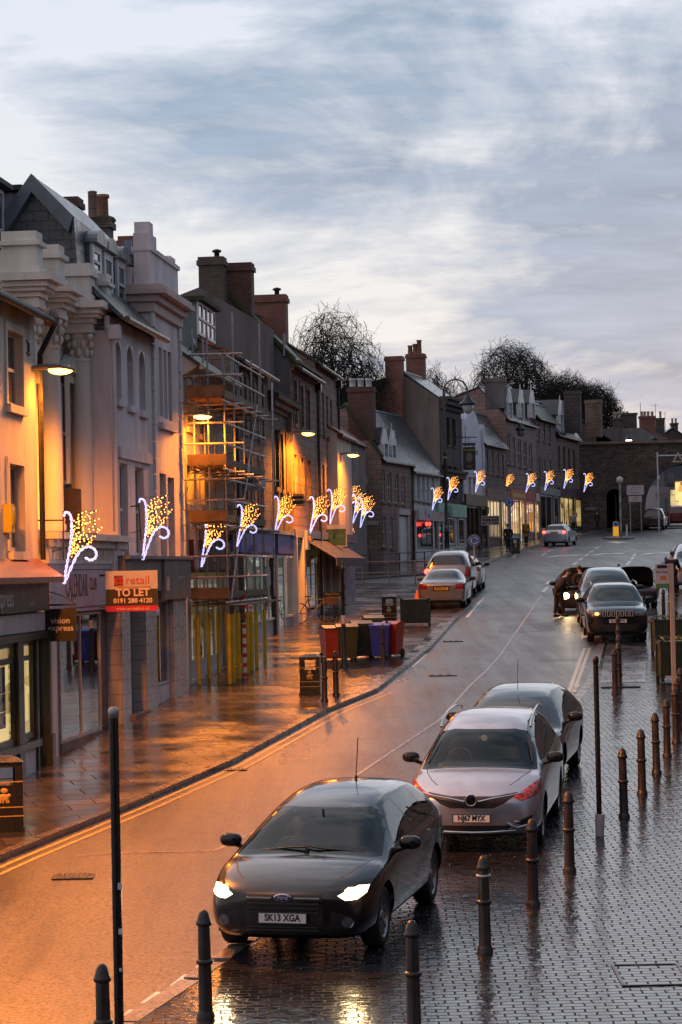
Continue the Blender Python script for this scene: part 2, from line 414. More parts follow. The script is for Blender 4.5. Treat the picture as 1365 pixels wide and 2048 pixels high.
# far pavement on the other side of the junction
FK = [gxy(*q) for q in ((600, 1168), (820, 1152), (905, 1146), (961, 1130), (1030, 1104), (1080, 1089), (1134, 1075), (1200, 1064), (1288, 1057))]
sheet('pavement', FK + [(30, 206), (16, 203), (-14, 128)], .1, GM_flags, .3)
kerb('kerb', FK, .3, .106, -1)
GM_patch = ground_mat('asphalt patch', 'asphalt', (.01, .01, .011), (.02, .019, .02), r0_=.34, r1_=.5, rs=.6, fine=1.0)
for q in (((1000, 1250), (1110, 1245), (1112, 1262), (998, 1268)), ((1080, 1318), (1178, 1318), (1178, 1323), (1075, 1325))):
    sheet('road_patch', [gxy(*k) for k in q], .003, GM_patch)
r_ = random.Random(5); g = MB()
for k in range(900):
    y = r_.uniform(21.5, 48); x = -1.6 + .24 * (y - 23) + abs(r_.gauss(0, 1)) * 3.2 + .3; z = gz(y) + .026; s_ = r_.uniform(.004, .009)
    g.blob((x, y, z), (s_, s_, s_ * .7), 1, 6, 4)
tag(g.build('glint_beads', mat('added glint beads', (.25, .26, .28), .04, var=0, spec=1.0)), kind='stuff')  # pale glossy beads added to imitate glints on the wet setts
r_ = random.Random(9); g = MB()
for k in range(420):
    i = r_.randrange(1, 8); a, b_ = Vector(LK[i]), Vector(LK[i + 1]); p = a.lerp(b_, r_.random()) + Vector((r_.uniform(.02, .3) if r_.random() < .6 else -r_.uniform(.2, 3), 0)); z = gz(p.y) + (.006 if p.x > 0 else PH + .006)
    zz_ = gz(p.y) + .008; t = r_.uniform(0, 6); q = Vector((cos(t), sin(t), 0)) * r_.uniform(.015, .04); w_ = Vector((-q.y, q.x, 0)) * .5
    c = Vector((p.x, p.y, zz_ + .0)); g.poly([c - q, c + w_ + Vector((0, 0, .004)), c + q, c - w_])
tag(g.build('fallen_leaves', mat('wet brown leaves', (.10, .05, .015), .4, var=.4, scale=20)), kind='stuff')
# --------------------------------------------------------------- painted markings (6 mm sheets)
WM = mat('worn white road paint', (.75, .73, .72), .35, var=.35, scale=9)
YM = mat('worn yellow road paint', (.42, .30, .10), .4, var=.4, scale=9)
TAR = mat('tar joint', (.10, .10, .11), .3, var=.2)
def line_strip(g, pts, w, dz=.006):
    for i in range(len(pts) - 1):
        a, b_ = Vector(pts[i]), Vector(pts[i + 1]); d = (b_ - a)
        if d.length < 1e-6: continue
        d.normalize(); n = Vector((-d.y, d.x)) * w / 2
        g.poly([Vector((q.x, q.y, gz(q.y) + dz)) for q in (a - n, b_ - n, b_ + n, a + n)])
def along(pts, step):
    out = []; acc = 0
    for i in range(len(pts) - 1):
        a, b_ = Vector(pts[i]), Vector(pts[i + 1]); l = (b_ - a).length; t = 0
        k = max(1, int(l / step))
        out += [tuple(a.lerp(b_, j / k)) for j in range(k)]
    return out + [tuple(pts[-1])]
g = MB()
for o_ in (-.32, -.52): line_strip(g, offs(LK[:7], o_), .075)
struct(g.build('yellow_line', YM))
g = MB()
rr_ = [gxy(*q) for q in ((1148, 1385), (1180, 1296))]
line_strip(g, rr_, .09); rr_ = [gxy(*q) for q in ((1138, 1384), (1170, 1296))]; line_strip(g, rr_, .09)
rr_ = [gxy(*q) for q in ((1330, 1128), (1352, 1092))]; line_strip(g, rr_, .14); rr_ = [gxy(*q) for q in ((1337, 1130), (1359, 1092))]; line_strip(g, rr_, .14)
struct(g.build('yellow_line', mat('pale yellow road paint', (.5, .42, .28), .35, var=.3, scale=9)))
g = MB()
def dash(u0_, v0, u1, v1, w=.1): line_strip(g, [gxy(u0_, v0), gxy(u1, v1)], w)
for q in ((350, 1972, 378, 1950), (290, 2008, 322, 1985), (245, 2040, 270, 2020), (400, 1936, 425, 1918)): dash(*q)
dash(245, 2038, 290, 2038, .08)
for i in range(7):      # bay dashes behind the parked cars
    a = (1068 + i * 13.5, 1478 - i * 16.5); dash(a[0], a[1], a[0] + 7, a[1] - 8.5)
for i in range(15):     # left bay dashes
    t = i / 14; u = 845 + 88 * t + 10 * t * t; v = 1296 - 92 * t; dash(u, v, u + 4.2, v - 4.2, .08)
dash(820, 1330, 846, 1306, .08); dash(826, 1334, 854, 1308, .08)
dash(934, 1235, 968, 1195, .1); dash(942, 1222, 960, 1222, .25); dash(948, 1212, 965, 1212, .25); dash(955, 1203, 968, 1203, .25)
# centre line, dashed far up the hill
dash(1086, 1184, 1096, 1174, .12); dash(1096, 1168, 1104, 1163, .3); dash(1080, 1163, 1102, 1163, .25)
dash(1046, 1165, 1070, 1165, .2)
dash(1145, 1130, 1206, 1130, .2); dash(1250, 1130, 1305, 1131, .2)
for q in ((1146, 1130, 1155, 1124), (1158, 1121, 1166, 1116), (1169, 1113, 1177, 1108), (1180, 1105, 1188, 1101), (1192, 1098, 1203, 1092),
          (1254, 1130, 1261, 1122), (1263, 1119, 1267, 1114), (1268, 1112, 1271, 1108), (1084, 1111, 1093, 1106), (1096, 1104, 1105, 1100),
          (1025, 1115, 1034, 1110), (960, 1143, 985, 1143), (1175, 1057, 1190, 1054), (1020, 1165, 1044, 1165), (1164, 1151, 1180, 1143)): dash(*q, .16)
# arrows, triangles and bars
def arrow(u, v, sgn):
    c = G(u, v); x, y = c.x, c.y
    pts = [(-1.6, -1.1), (-.2, .1), (.9, .1), (.9, -.4), (2.0, .5), (.9, 1.4), (.9, .8), (-.6, .8), (-2.0, -.8)]
    g.poly([Vector((x + px * .62 * sgn, y + py * 1.5, gz(y + py * 1.5) + .006)) for px, py in pts])
arrow(1130, 1112, 1); arrow(1218, 1108, 1); arrow(1316, 1107, 1)
def tri(u, v, w=1.6):
    c = G(u, v)
    for a, b_ in (((-w, 1.6), (w, 1.6)), ((w, 1.6), (0, -1.6)), ((0, -1.6), (-w, 1.6))): line_strip(g, [(c.x + a[0], c.y + a[1]), (c.x + b_[0], c.y + b_[1])], .22)
tri(1158, 1096); tri(1076, 1102)
g.poly([Vector((x, y, gz(y) + .006)) for x, y in (gxy(1212, 1085), gxy(1232, 1083), gxy(1258, 1085), gxy(1236, 1087))])
g.poly([Vector((x, y, gz(y) + .006)) for x, y in (gxy(1186, 1094), gxy(1204, 1093), gxy(1200, 1095), gxy(1190, 1096))])
struct(g.build('road_marking', WM))
g = MB()
pts = [gxy(*q) for q in ((150, 1712), (250, 1706), (430, 1702), (560, 1640), (700, 1560), (820, 1480), (880, 1440), (940, 1372), (975, 1340), (1000, 1312), (1022, 1280), (1040, 1254), (1062, 1222), (1084, 1190))]
line_strip(g, pts, .06)
struct(g.build('road_joint', mat('pale road joint', (.26, .25, .26), .3, var=.4, scale=6)))
# manhole covers, gully gratings
def plate(u, v, rx, ry, slots, lab):
    c = G(u, v, .03 if u > 1150 else (.1 if u < 760 and v < 1400 else 0)); z = c.z + .004
    g = MB(); mm = [mat('cast iron cover', (.05, .045, .04), .3, metal=.6), MT['blackmatt']]
    g.box(c.x - rx, c.x + rx, c.y - ry, c.y + ry, gz(c.y) - .02 + (c.z - gz(c.y)), z + .004)
    n = slots
    for i in range(n):
        x0 = c.x - rx + .04 + (2 * rx - .08) * i / n
        g.box(x0, x0 + (2 * rx - .08) / n * .45, c.y - ry * .8, c.y + ry * .8, z + .003, z + .007, 1)
    return g.build('manhole_cover', mm)
tag(plate(150, 1752, .26, .3, 7, ''), 'iron gully grating set in the orange-lit road at lower left', 'drain cover')
tag(plate(905, 1282, .3, .45, 3, ''), 'round-worn iron cover in the road beside the left parking bay', 'drain cover')
tag(plate(885, 1350, .35, .4, 3, ''), 'iron inspection cover in the middle of the left traffic lane', 'drain cover')
tag(plate(473, 1538, .2, .3, 5, ''), 'iron gully grating at the left kerb behind the dark hatchback', 'drain cover')
tag(plate(1240, 1373, .45, .25, 12, ''), 'slotted iron drain cover across the footway by the second line of bollards', 'drain cover')
c = G(1302, 1950, .02); t = thing('access_cover', 'rectangular iron framed access cover among the setts at lower right', 'drain cover', c); g = MB()
for a, b_, c_, d in ((-.34, .34, -.5, -.47), (-.34, .34, .47, .5), (-.34, -.31, -.47, .47), (.31, .34, -.47, .47)): g.prism([(x, y, M * y - .01) for x, y in ((a, c_), (b_, c_), (b_, d), (a, d))], (0, 0, .022))
g.build('frame', mat('cast iron cover', (.05, .045, .04), .3, metal=.6), t); g = MB(); g.prism([(x, y, M * y - .01) for x, y in ((-.31, -.47), (.31, -.47), (.31, .47), (-.31, .47))], (0, 0, .014)); g.build('paved_lid', GM_setts, t)
# ================================================================ BUILDING KIT (local frame: x along the facade, -y towards the street, z up)
def wall_grid(g, x0, x1, z0, z1, holes, y=0.0, rev=.17, mi=0, zbot=None):
    xs = sorted({x0, x1} | {min(max(h[0], x0), x1) for h in holes} | {min(max(h[1], x0), x1) for h in holes})
    zs = sorted({z0, z1} | {min(max(h[2], z0), z1) for h in holes} | {min(max(h[3], z0), z1) for h in holes})
    for i in range(len(xs) - 1):
        for j in range(len(zs) - 1):
            cx, cz = (xs[i] + xs[i + 1]) / 2, (zs[j] + zs[j + 1]) / 2
            if any(h[0] < cx < h[1] and h[2] < cz < h[3] for h in holes): continue
            g.quad((xs[i], y, zs[j]), (xs[i + 1], y, zs[j]), (xs[i + 1], y, zs[j + 1]), (xs[i], y, zs[j + 1]), mi)
    for a, b_, c, d in holes:
        g.quad((a, y, c), (a, y + rev, c), (a, y + rev, d), (a, y, d), mi); g.quad((b_, y, c), (b_, y + rev, c), (b_, y + rev, d), (b_, y, d), mi)
        g.quad((a, y, d), (b_, y, d), (b_, y + rev, d), (a, y + rev, d), mi); g.quad((a, y, c), (b_, y, c), (b_, y + rev, c), (a, y + rev, c), mi)
def window(par, x0, x1, z0, z1, y=0.0, fm='white', nx=2, meet=True, sill='stone', sur=None, rev=.14, ft=.055, pane='pane', arch=False):
    g = MB(); ya, yb = y + rev - .03, y + rev + .03
    g.box(x0, x0 + ft, ya, yb, z0, z1); g.box(x1 - ft, x1, ya, yb, z0, z1)
    g.box(x0 + ft, x1 - ft, ya, yb, z0, z0 + ft * 1.3); g.box(x0 + ft, x1 - ft, ya, yb, z1 - ft, z1)
    zm = (z0 + z1) / 2
    if meet: g.box(x0 + ft, x1 - ft, ya - .015, yb, zm - .03, zm + .03)
    for i in range(1, nx):
        xx = x0 + (x1 - x0) * i / nx; g.box(xx - .014, xx + .014, ya + .008, yb - .01, z0 + ft, z1 - ft)
    if arch:
        r = (x1 - x0) / 2
        pts = [(x0 + r - r * cos(t * PI / 8), y + .0, z1 - r * .9 + r * .9 * sin(t * PI / 8)) for t in range(9)]
        for sg in (0, 1):
            pp = pts[:5] if sg == 0 else pts[4:]
            cn = (x0, y, z1) if sg == 0 else (x1, y, z1)
            g.prism([cn] + pp, (0, rev, 0))
    w = g.build('window', MT[fm], par)
    g = MB(); g.box(x0 + ft * .5, x1 - ft * .5, y + rev - .004, y + rev + .006, z0 + ft * .5, z1 - ft * .5); g.build('pane', MT[pane], w)
    if sill:
        g = MB(); g.box(x0 - .08, x1 + .08, y - .09, y + rev - .03, z0 - .14, z0 - .003); g.build('sill', MT[sill], w)
    if sur:
        g = MB(); s_ = .13
        g.box(x0 - s_, x0 - .003, y - .035, y + .04, z0, z1 + s_); g.box(x1 + .003, x1 + s_, y - .035, y + .04, z0, z1 + s_); g.box(x0 - .003, x1 + .003, y - .035, y + .04, z1 + .003, z1 + s_)
        g.build('surround', MT[sur], w)
    return w
def rect(fr, uL, uR, vT, vB, y=0.0):
    vm, um = (vT + vB) / 2, (uL + uR) / 2
    xa, xb = fr.X(uL, vm, y), fr.X(uR, vm, y)
    xm = (xa + xb) / 2
    # z at the middle of the window
    w = fr.world(xm, y, 0); D = w.y
    zt = P(um, vT, D).z - fr.o.z; zb = P(um, vB, D).z - fr.o.z
    return xa, xb, zb, zt
def building(label, fr, x0, x1, zt, wm, wins=(), depth=7.0, y=0.0, roof=None, cat='building', z0=-.7, holes=(), name='town_house', group=None):
    """wins: (rect tuple, options dict). roof: dict(rz, ry, mat, over, hip)"""
    root = thing(name, label, cat, fr.o, fr.rz, group)
    g = MB(); hs = [w[0] for w in wins] + list(holes)
    wall_grid(g, x0, x1, z0, zt, hs, y)
    yb = y + depth
    ry = rz = None
    if roof: ry, rz = roof['ry'], roof['rz']
    for x in (x0, x1):
        if roof: g.poly([(x, y, z0), (x, yb, z0), (x, yb, zt), (x, y + ry, rz - .06), (x, y, zt)])
        else: g.quad((x, y, z0), (x, yb, z0), (x, yb, zt), (x, y, zt))
    g.quad((x0, yb, z0), (x1, yb, z0), (x1, yb, zt), (x0, yb, zt))
    if not roof: g.quad((x0, y, zt), (x1, y, zt), (x1, yb, zt), (x0, yb, zt))
    # dark floor plates close the shell behind the openings
    g.box(x0 + .05, x1 - .05, y + min(2.3, depth * .6), y + min(2.34, depth * .62), z0, zt - .02)
    g.build('wall', [MT[wm]] if isinstance(wm, str) else wm, root)
    if roof:
        ov = roof.get('over', .22); sl = (rz - zt) / ry; t = .09; hx = roof.get('verge', .06)
        rg = MB()
        fa = [(x0 - hx, y - ov, zt - ov * sl + .0), (x1 + hx, y - ov, zt - ov * sl), (x1 + hx, y + ry, rz), (x0 - hx, y + ry, rz)]
        rg.prism(fa, (0, 0, t))
        sb = (rz - zt) / max(.3, depth - ry)
        fb = [(x0 - hx, yb + ov, zt - ov * sb), (x1 + hx, yb + ov, zt - ov * sb), (x1 + hx, y + ry + .002, rz), (x0 - hx, y + ry + .002, rz)]
        rg.prism(fb, (0, 0, t))
        ro = rg.build('roof', MT[roof.get('mat', 'slate')], root)
        g = MB(); g.cyl((x0 - hx, y + ry, rz + t), (x1 + hx, y + ry, rz + t), .09, n=8); g.build('ridge', MT[roof.get('ridge', 'lead')], ro)
        if roof.get('cope'):
            g = MB()
            for xx in roof['cope']:
                g.prism([(xx - .16, y - ov * .5, zt - ov * .5 * sl + .03), (xx + .16, y - ov * .5, zt - ov * .5 * sl + .03), (xx + .16, y + ry, rz + .03), (xx - .16, y + ry, rz + .03)], (0, 0, .2))
            g.build('coping', MT[roof.get('copemat', 'stone')], ro)
        g = MB(); g.cyl((x0, y - ov - .03, zt - ov * sl + .0), (x1, y - ov - .03, zt - ov * sl + .0), .065, n=8)
        g.build('gutter', MT[roof.get('gutter', 'black')], root)
    return root
def wins_px(fr, lst, **kw):
    out = []
    for q in lst:
        o = dict(kw); q = list(q)
        if isinstance(q[-1], dict): o.update(q.pop())
        out.append((rect(fr, *q, o.get('y', 0.0)), o))
    return out
def fit_windows(root, wins, y=0.0):
    for r, o in wins:
        o = dict(o); o.pop('y', None)
        window(root, r[0] + .005, r[1] - .005, r[2], r[3], y, **o)
def band(root, name, x0, x1, z0, z1, out, m, y=0.0, steps=1, back=.02):
    g = MB()
    for i in range(steps):
        a = z0 + (z1 - z0) * i / steps; b_ = z0 + (z1 - z0) * (i + 1) / steps
        g.box(x0 - .0, x1 + .0, y - out * (i + 1) / steps, y + back, a + .001, b_)
    return g.build(name, MT[m], root)
def downpipe(root, x, z0, z1, y=0.0, m='black', r=.05, head=True):
    g = MB(); g.cyl((x, y - r - .03, z0), (x, y - r - .03, z1), r, n=8)
    for k in range(int((z1 - z0) / 2) + 1): g.box(x - r - .02, x + r + .02, y - .1, y + .01, z0 + k * 2 + .3, z0 + k * 2 + .36)
    if head: g.box(x - .13, x + .13, y - .22, y + .01, z1 - .28, z1)
    return g.build('downpipe', MT[m], root)
def chimney(par, fr, c, w, d, z0, z1, m='brick', pots=(), potm='terracotta', poth=.5, cap=True):
    """c=(x,y) centre, pots: list of (dx, dy)"""
    x, y = c; g = MB(); g.box(x - w / 2, x + w / 2, y - d / 2, y + d / 2, z0, z1 - (.28 if cap else 0))
    if cap:
        g.box(x - w / 2 - .06, x + w / 2 + .06, y - d / 2 - .06, y + d / 2 + .06, z1 - .28, z1 - .12)
        g.box(x - w / 2 - .02, x + w / 2 + .02, y - d / 2 - .02, y + d / 2 + .02, z1 - .118, z1)
    ch = g.build('chimney', MT[m], par)
    for dx, dy in pots:
        g = MB(); g.lathe([(.15, 0), (.17, .05), (.13, .1), (.12, poth - .08), (.16, poth - .06), (.15, poth), (.09, poth - .02)], (x + dx, y + dy, z1 - .01), 10)
        g.build('chimney_pot', MT[potm], ch)
    return ch
def chim_px(par, fr, uL, uR, vT, vB, yoff, m='brick', d=None, **kw):
    """chimney whose street-side silhouette covers these pixels, standing in the plane y=yoff of the frame"""
    um = (uL + uR) / 2; x, z1 = fr.loc(um, vT, yoff); _, z0 = fr.loc(um, vB, yoff)
    D = fr.world(x, yoff, 0).y; wpx = (uR - uL) / F * D
    d = d or .75
    w_ = wpx * .5; dd = wpx * .85
    return chimney(par, fr, (x, yoff), w_ if d is None else d, dd, z0, z1, m, **kw)
def dormer_pt(root, x, w, y, zs, zt, m='white', roofm='slate'):
    """pointed gabled dormer: front at y, base zs, apex zt"""
    e = zs + (zt - zs) * .55
    g = MB(); g.prism([(x - w / 2, y, zs), (x + w / 2, y, zs), (x + w / 2, y, e), (x, y, zt), (x - w / 2, y, e)], (0, .08, 0))
    g.box(x - w / 2 + .02, x + w / 2 - .02, y + .08, y + 2.2, zs - .2, e)
    d = g.build('dormer', MT['slate'], root)
    g = MB(); bw = .13
    g.prism([(x - w / 2 - .1, y - .06, e - .12), (x, y - .06, zt), (x, y - .06, zt + .2), (x - w / 2 - .1, y - .06, e + .08)], (0, .05, 0))
    g.prism([(x + w / 2 + .1, y - .06, e - .12), (x, y - .06, zt), (x, y - .06, zt + .2), (x + w / 2 + .1, y - .06, e + .08)], (0, .05, 0))
    g.cyl((x, y - .03, zt + .1), (x, y - .03, zt + .5), .04, n=6)
    g.box(x - w / 2 - .02, x - w / 2 + bw, y - .2, y + .15, zs, e); g.box(x + w / 2 - bw, x + w / 2 + .02, y - .2, y + .15, zs, e); g.prism([(x - w / 2, y - .2, e), (x + w / 2, y - .2, e), (x, y - .2, zt + .1)], (0, .18, 0))
    g.build('bargeboard', MT[m], d)
    g = MB()
    for s_ in (-1, 1): g.prism([(x + s_ * (w / 2 + .1), y - .02, e - .02), (x, y - .02, zt + .12), (x, y + 2.4, zt + .12), (x + s_ * (w / 2 + .1), y + 2.4, e - .02)], (0, 0, .06))
    g.build('dormer_roof', MT[roofm], d)
    wd = window(d, x - w / 2 + bw, x + w / 2 - bw, zs + .1, e, y - .12, nx=2, sill=None, rev=.1)
    return d
def shop_glass(root, x0, x1, z0, z1, y, fm='darkwood', cols=2, ft=.07, pane=None, transom=None, inner=None, dep=1.6, inmat=None, name='shop_window'):
    """shop window: frame, pane, and a real shallow room behind it"""
    g = MB()
    g.box(x0, x0 + ft, y - .03, y + .04, z0, z1); g.box(x1 - ft, x1, y - .03, y + .04, z0, z1)
    g.box(x0 + ft, x1 - ft, y - .03, y + .04, z0, z0 + ft); g.box(x0 + ft, x1 - ft, y - .03, y + .04, z1 - ft, z1)
    for i in range(1, cols):
        xx = x0 + (x1 - x0) * i / cols; g.box(xx - ft * .4, xx + ft * .4, y - .025, y + .04, z0 + ft, z1 - ft)
    if transom: g.box(x0 + ft, x1 - ft, y - .028, y + .04, transom - ft * .4, transom + ft * .4)
    w = g.build(name, MT[fm], root)
    g = MB(); g.box(x0 + ft * .5, x1 - ft * .5, y, y + .012, z0 + ft * .5, z1 - ft * .5); g.build('pane', pane or SG, w)
    g = MB()   # room shell (open to the street)
    a, b_, c, d = x0 + .02, x1 - .02, z0 + .02, z1 - .02
    g.quad((a, y + dep, c), (b_, y + dep, c), (b_, y + dep, d), (a, y + dep, d)); g.quad((a, y + .05, c), (a, y + dep, c), (a, y + dep, d), (a, y + .05, d))
    g.quad((b_, y + .05, c), (b_, y + dep, c), (b_, y + dep, d), (b_, y + .05, d)); g.quad((a, y + .05, c), (b_, y + .05, c), (b_, y + dep, c), (a, y + dep, c))
    g.quad((a, y + .05, d), (b_, y + .05, d), (b_, y + dep, d), (a, y + dep, d))
    g.build('interior', inmat or MT_dimroom, w)
    r_ = random.Random(int(abs(x0) * 100) + 3); g = MB(); k = int((x1 - x0) * 3)
    for i in range(k):
        bx_ = r_.uniform(x0 + .1, x1 - .3); bw_ = r_.uniform(.08, .28); bz_ = z0 + r_.choice((.02, .05, .5, .9)) * (z1 - z0) * .7; by_ = y + r_.uniform(.12, min(.5, dep * .6))
        g.box(bx_, bx_ + bw_, by_, by_ + .05, bz_, bz_ + r_.uniform(.15, .5), i % 3)
    if k: g.build('window_display', [GOODS[0], GOODS[1], GOODS[2]], w)
    return w
GOODS = [mat('display card white', (.5, .48, .45), .6), mat('display card dark', (.06, .05, .08), .6, var=.5, scale=9), mat('display card red', (.3, .06, .04), .6, var=.5, scale=7)]
SG = glass_thin('shop glass', (.7, .74, .74), .22, .015)
SGc = glass_thin('clear shop glass', (.95, .95, .93), .02, .015)
MT_dimroom = mat('dim shop interior', (.11, .10, .10), .7, var=.5, scale=1.6)
MT_paleroom = mat('pale shop interior', (.42, .40, .36), .7, var=.3, scale=1.2)
def litroom(name, c, s, c2=None):
    """a lit shop interior: luminous, mottled with goods"""
    m, nt, b = nt_new(name); p = pos(nt)
    mp = nt.nodes.new('ShaderNodeMapping'); mp.inputs['Scale'].default_value = (1, 1, 1); L(nt, p, mp.inputs[0])
    v = nt.nodes.new('ShaderNodeTexVoronoi'); v.distance = 'CHEBYCHEV'; v.inputs['Scale'].default_value = 1.6; L(nt, mp.outputs[0], v.inputs['Vector'])
    f = ramp(nt, v.outputs['Color'], .25, .75, tuple(x * .25 for x in (c2 or c)), c)
    b.inputs['Base Color'].default_value = rgba(tuple(x * .6 for x in c)); L(nt, f, b.inputs['Emission Color']); b.inputs['Emission Strength'].default_value = s
    return m
LIT_yellow = litroom('lit pale yellow shop', (1.0, .78, .36), .8, (1.0, .70, .3))
LIT_warm = litroom('lit warm shop', (1.0, .62, .22), 1.3, (.9, .2, .05))
LIT_far = litroom('lit bright far shop', (1.0, .72, .36), 2.2, (1.0, .5, .15))
# ================================================================ LEFT ROW (near to far)
BL = .10
# ---- 1. cream rendered building with the optician's shop
f1 = Fr(G(85, 1530, PH), .085)
e1 = f1.Z(85, 632)
w1 = wins_px(f1, [(13, 44, 665, 812), (18, 47, 930, 1103)], fm='offwhite', nx=1, sill='cream', sur='cream')
X0 = -9.0
shopZ = f1.Z(85, 1170)
b1 = building('cream building lit orange at the left edge, with a dark optician shopfront below', f1, X0, 0.0, e1, 'cream',
    w1, 6, roof=dict(ry=2.6, rz=e1 + 1.5, mat='slate_moss', over=.32, gutter='blackmatt'), holes=[(X0 + 4, -.35, .02, f1.Z(60, 1290))])
fit_windows(b1, w1)
g = MB(); g.lathe([(.05, 0), (.16, .02), (.18, .12), (.16, .22), (.05, .24)], (0.02, -.42, e1 - .1), 12, axis='y'); g.build('gutter_end', MT['stone'], b1)
zf0, zf1 = f1.Z(60, 1222), f1.Z(60, 1166)
g = MB(); g.box(X0, -.18, -.22, 0.02, zf0, zf1); fa = g.build('fascia', mat('charcoal fascia', (.05, .045, .045), .45), b1)
z_ = (zf0 + zf1) / 2
put_text('lettering', 'vision express', .42, mat('dull silver lettering', (.42, .42, .42), .4, var=0), fa, (f1.X(22, 1200, -.22) - 1.02, -.226, z_), (1, 0, 0), (0, 0, 1), bold=.008)
put_text('lettering', 'opticians', .13, mat('dull silver lettering', (.42, .42, .42), .4, var=0), fa, (f1.X(64, 1206, -.22), -.226, z_ - .1), (1, 0, 0), (0, 0, 1))
g = MB(); g.prism([(X0, -.45, zf1 + .1), (X0, 0.0, zf1 + .42), (X0, 0, zf1 + .0), (X0, -.45, zf1)], (-X0 - .02, 0, 0)); g.build('canopy', MT['copper'], b1)
g = MB(); g.box(X0, -.25, -.15, .02, f1.Z(60, 1262), zf0 - .03); g.build('shutter_box', mat('pale shutter box', (.45, .43, .44), .5), b1)
g = MB(); g.box(X0, -.2, -.19, .02, f1.Z(60, 1278), f1.Z(60, 1264)); g.build('cornice', MT['darkwood'], b1)
# lit window bays: one facing the street, one angled
zs0, zs1 = f1.Z(40, 1486), f1.Z(40, 1276)
xa, xb = f1.X(-120, 1400), f1.X(24, 1400)
w = shop_glass(b1, xa, xb, zs0, zs1, -.04, 'darkwood', 2, .12, SGc, f1.Z(15, 1322), inmat=LIT_yellow, dep=1.2)
xc, xd = f1.X(34, 1400), f1.X(62, 1400)
w = shop_glass(b1, xc, xd, zs0 + .04, zs1 - .0, -.04, 'darkwood', 1, .1, SGc, f1.Z(48, 1316), inmat=LIT_yellow, dep=1.2)
g = MB(); g.box(xb - .02, xc + .02, -.13, .05, -.3, zs1 + .03); g.box(xd, xd + .14, -.12, .05, -.3, zs1 + .03); g.build('pillar', MT['darkwood'], b1)
for (pa, pb, za, zb, c) in ((-.75, -.38, .35, .78, (.12, .1, .2)), (-.75, -.38, .05, .34, (.2, .16, .1)), (-.75, -.38, -.22, .04, (.4, .1, .06))):
    g = MB(); x = xb + pa * 1.0; g.box(xb - .98, xb - .2, .06, .07, (zs0 + zs1) / 2 + za - .35, (zs0 + zs1) / 2 + zb - .35)
    g.build('poster', mat('shop poster %.2f' % c[0], c, .5, var=.5, scale=7), b1)
g = MB(); g.box(xc + .12, xc + .3, .06, .07, zs0 + .5, zs1 - .9); g.build('poster', mat('purple poster', (.10, .06, .16), .5, var=.5, scale=5), b1)
g = MB(); g.box(xa, xb - .02, -.08, .04, -.3, zs0 - .12); g.box(xc + .04, xd - .02, -.08, .04, -.3, zs0 - .12); g.build('stall_riser', MT['white'], b1)
g = MB(); g.box(xa, xd + .14, -.16, .04, zs0 - .12, zs0 - .0); g.build('shop_sill', MT['darkwood'], b1)
g = MB(); g.box(-.16, .0, -.2, .1, -.3, zf0 - .35); g.box(-.2, .03, -.24, .1, -.3, .55); g.box(-.2, .03, -.24, .1, zf0 - .5, zf0 - .35); g.build('pilaster', MT['darkwood'], b1)
g = MB(); px = f1.X(75, 900); g.tube([(.02, -.4, e1 - .1), (-.02, -.3, e1 - .35), (px - .1, -.1, e1 - .75), (px, -.07, e1 - 1.1), (px, -.07, zf1 + .4)], .05, 8); g.build('downpipe', MT['black'], b1)
g = MB(); xx, zz = f1.loc(10, 1035); g.box(xx - .12, xx + .12, -.14, -.002, zz - .25, zz + .22); g.blob((xx, -.13, zz), (.1, .05, .18)); g.build('alarm_box', mat('yellow alarm box', (.5, .4, .02), .4), b1)
g = MB(); xx, zz = f1.loc(56, 695); 
for a in (-.1, .1): g.box(xx - .14, xx + .14, -.03, -.003, zz + a - .015, zz + a + .015)
g.box(xx - .015, xx + .015, -.033, -.003, zz - .15, zz + .13); g.build('wall_bracket', MT['black'], b1)

# ---- 2. classical bank front with giant columns behind the ledge
f2 = Fr(G(92, 1524, PH), BL)
x2 = f2.X(243, 1440); YB = .78
zl = f2.Z(160, 1075)
xL = f2.X(10, 560, YB); xR = f2.X(214, 800, YB) + .35
zc0, zc1 = f2.Z(155, 628, YB - .36), f2.Z(155, 603, YB - .36)      # cornice
zp = f2.Z(150, 548, YB)
b2 = thing('classical_building', 'cream classical building with giant columns, dentil cornice and pedestals above a lilac shop board', 'building', f2.o, f2.rz)
g = MB()
hol = [rect(f2, 118, 137, 745, 1040, YB + .0)]
wall_grid(g, xL, xR, zl, zc1, [], YB)
for x in (xL, xR): g.quad((x, YB, -1), (x, YB + 8, -1), (x, YB + 8, zc1), (x, YB, zc1))
g.quad((xL, YB, zc1), (xR, YB, zc1), (xR, YB + 8, zc1), (xL, YB + 8, zc1)); g.quad((xL, YB + 8, -1), (xR, YB + 8, -1), (xR, YB + 8, zc1), (xL, YB + 8, zc1))
g.build('wall', MT['classic'], b2)
g = MB()   # ground floor shop box
g.quad((0, 0, zl), (x2 - .01, 0, zl), (x2 - .01, YB, zl), (0, YB, zl)); g.box(0, x2 - .01, 0, .3, f2.Z(160, 1110), zl); g.box(0.0, .16, 0, YB, -.6, zl); g.box(x2 - .2, x2 - .01, -.05, YB, -.6, zl)
g.build('shop_wall', MT['classic'], b2)
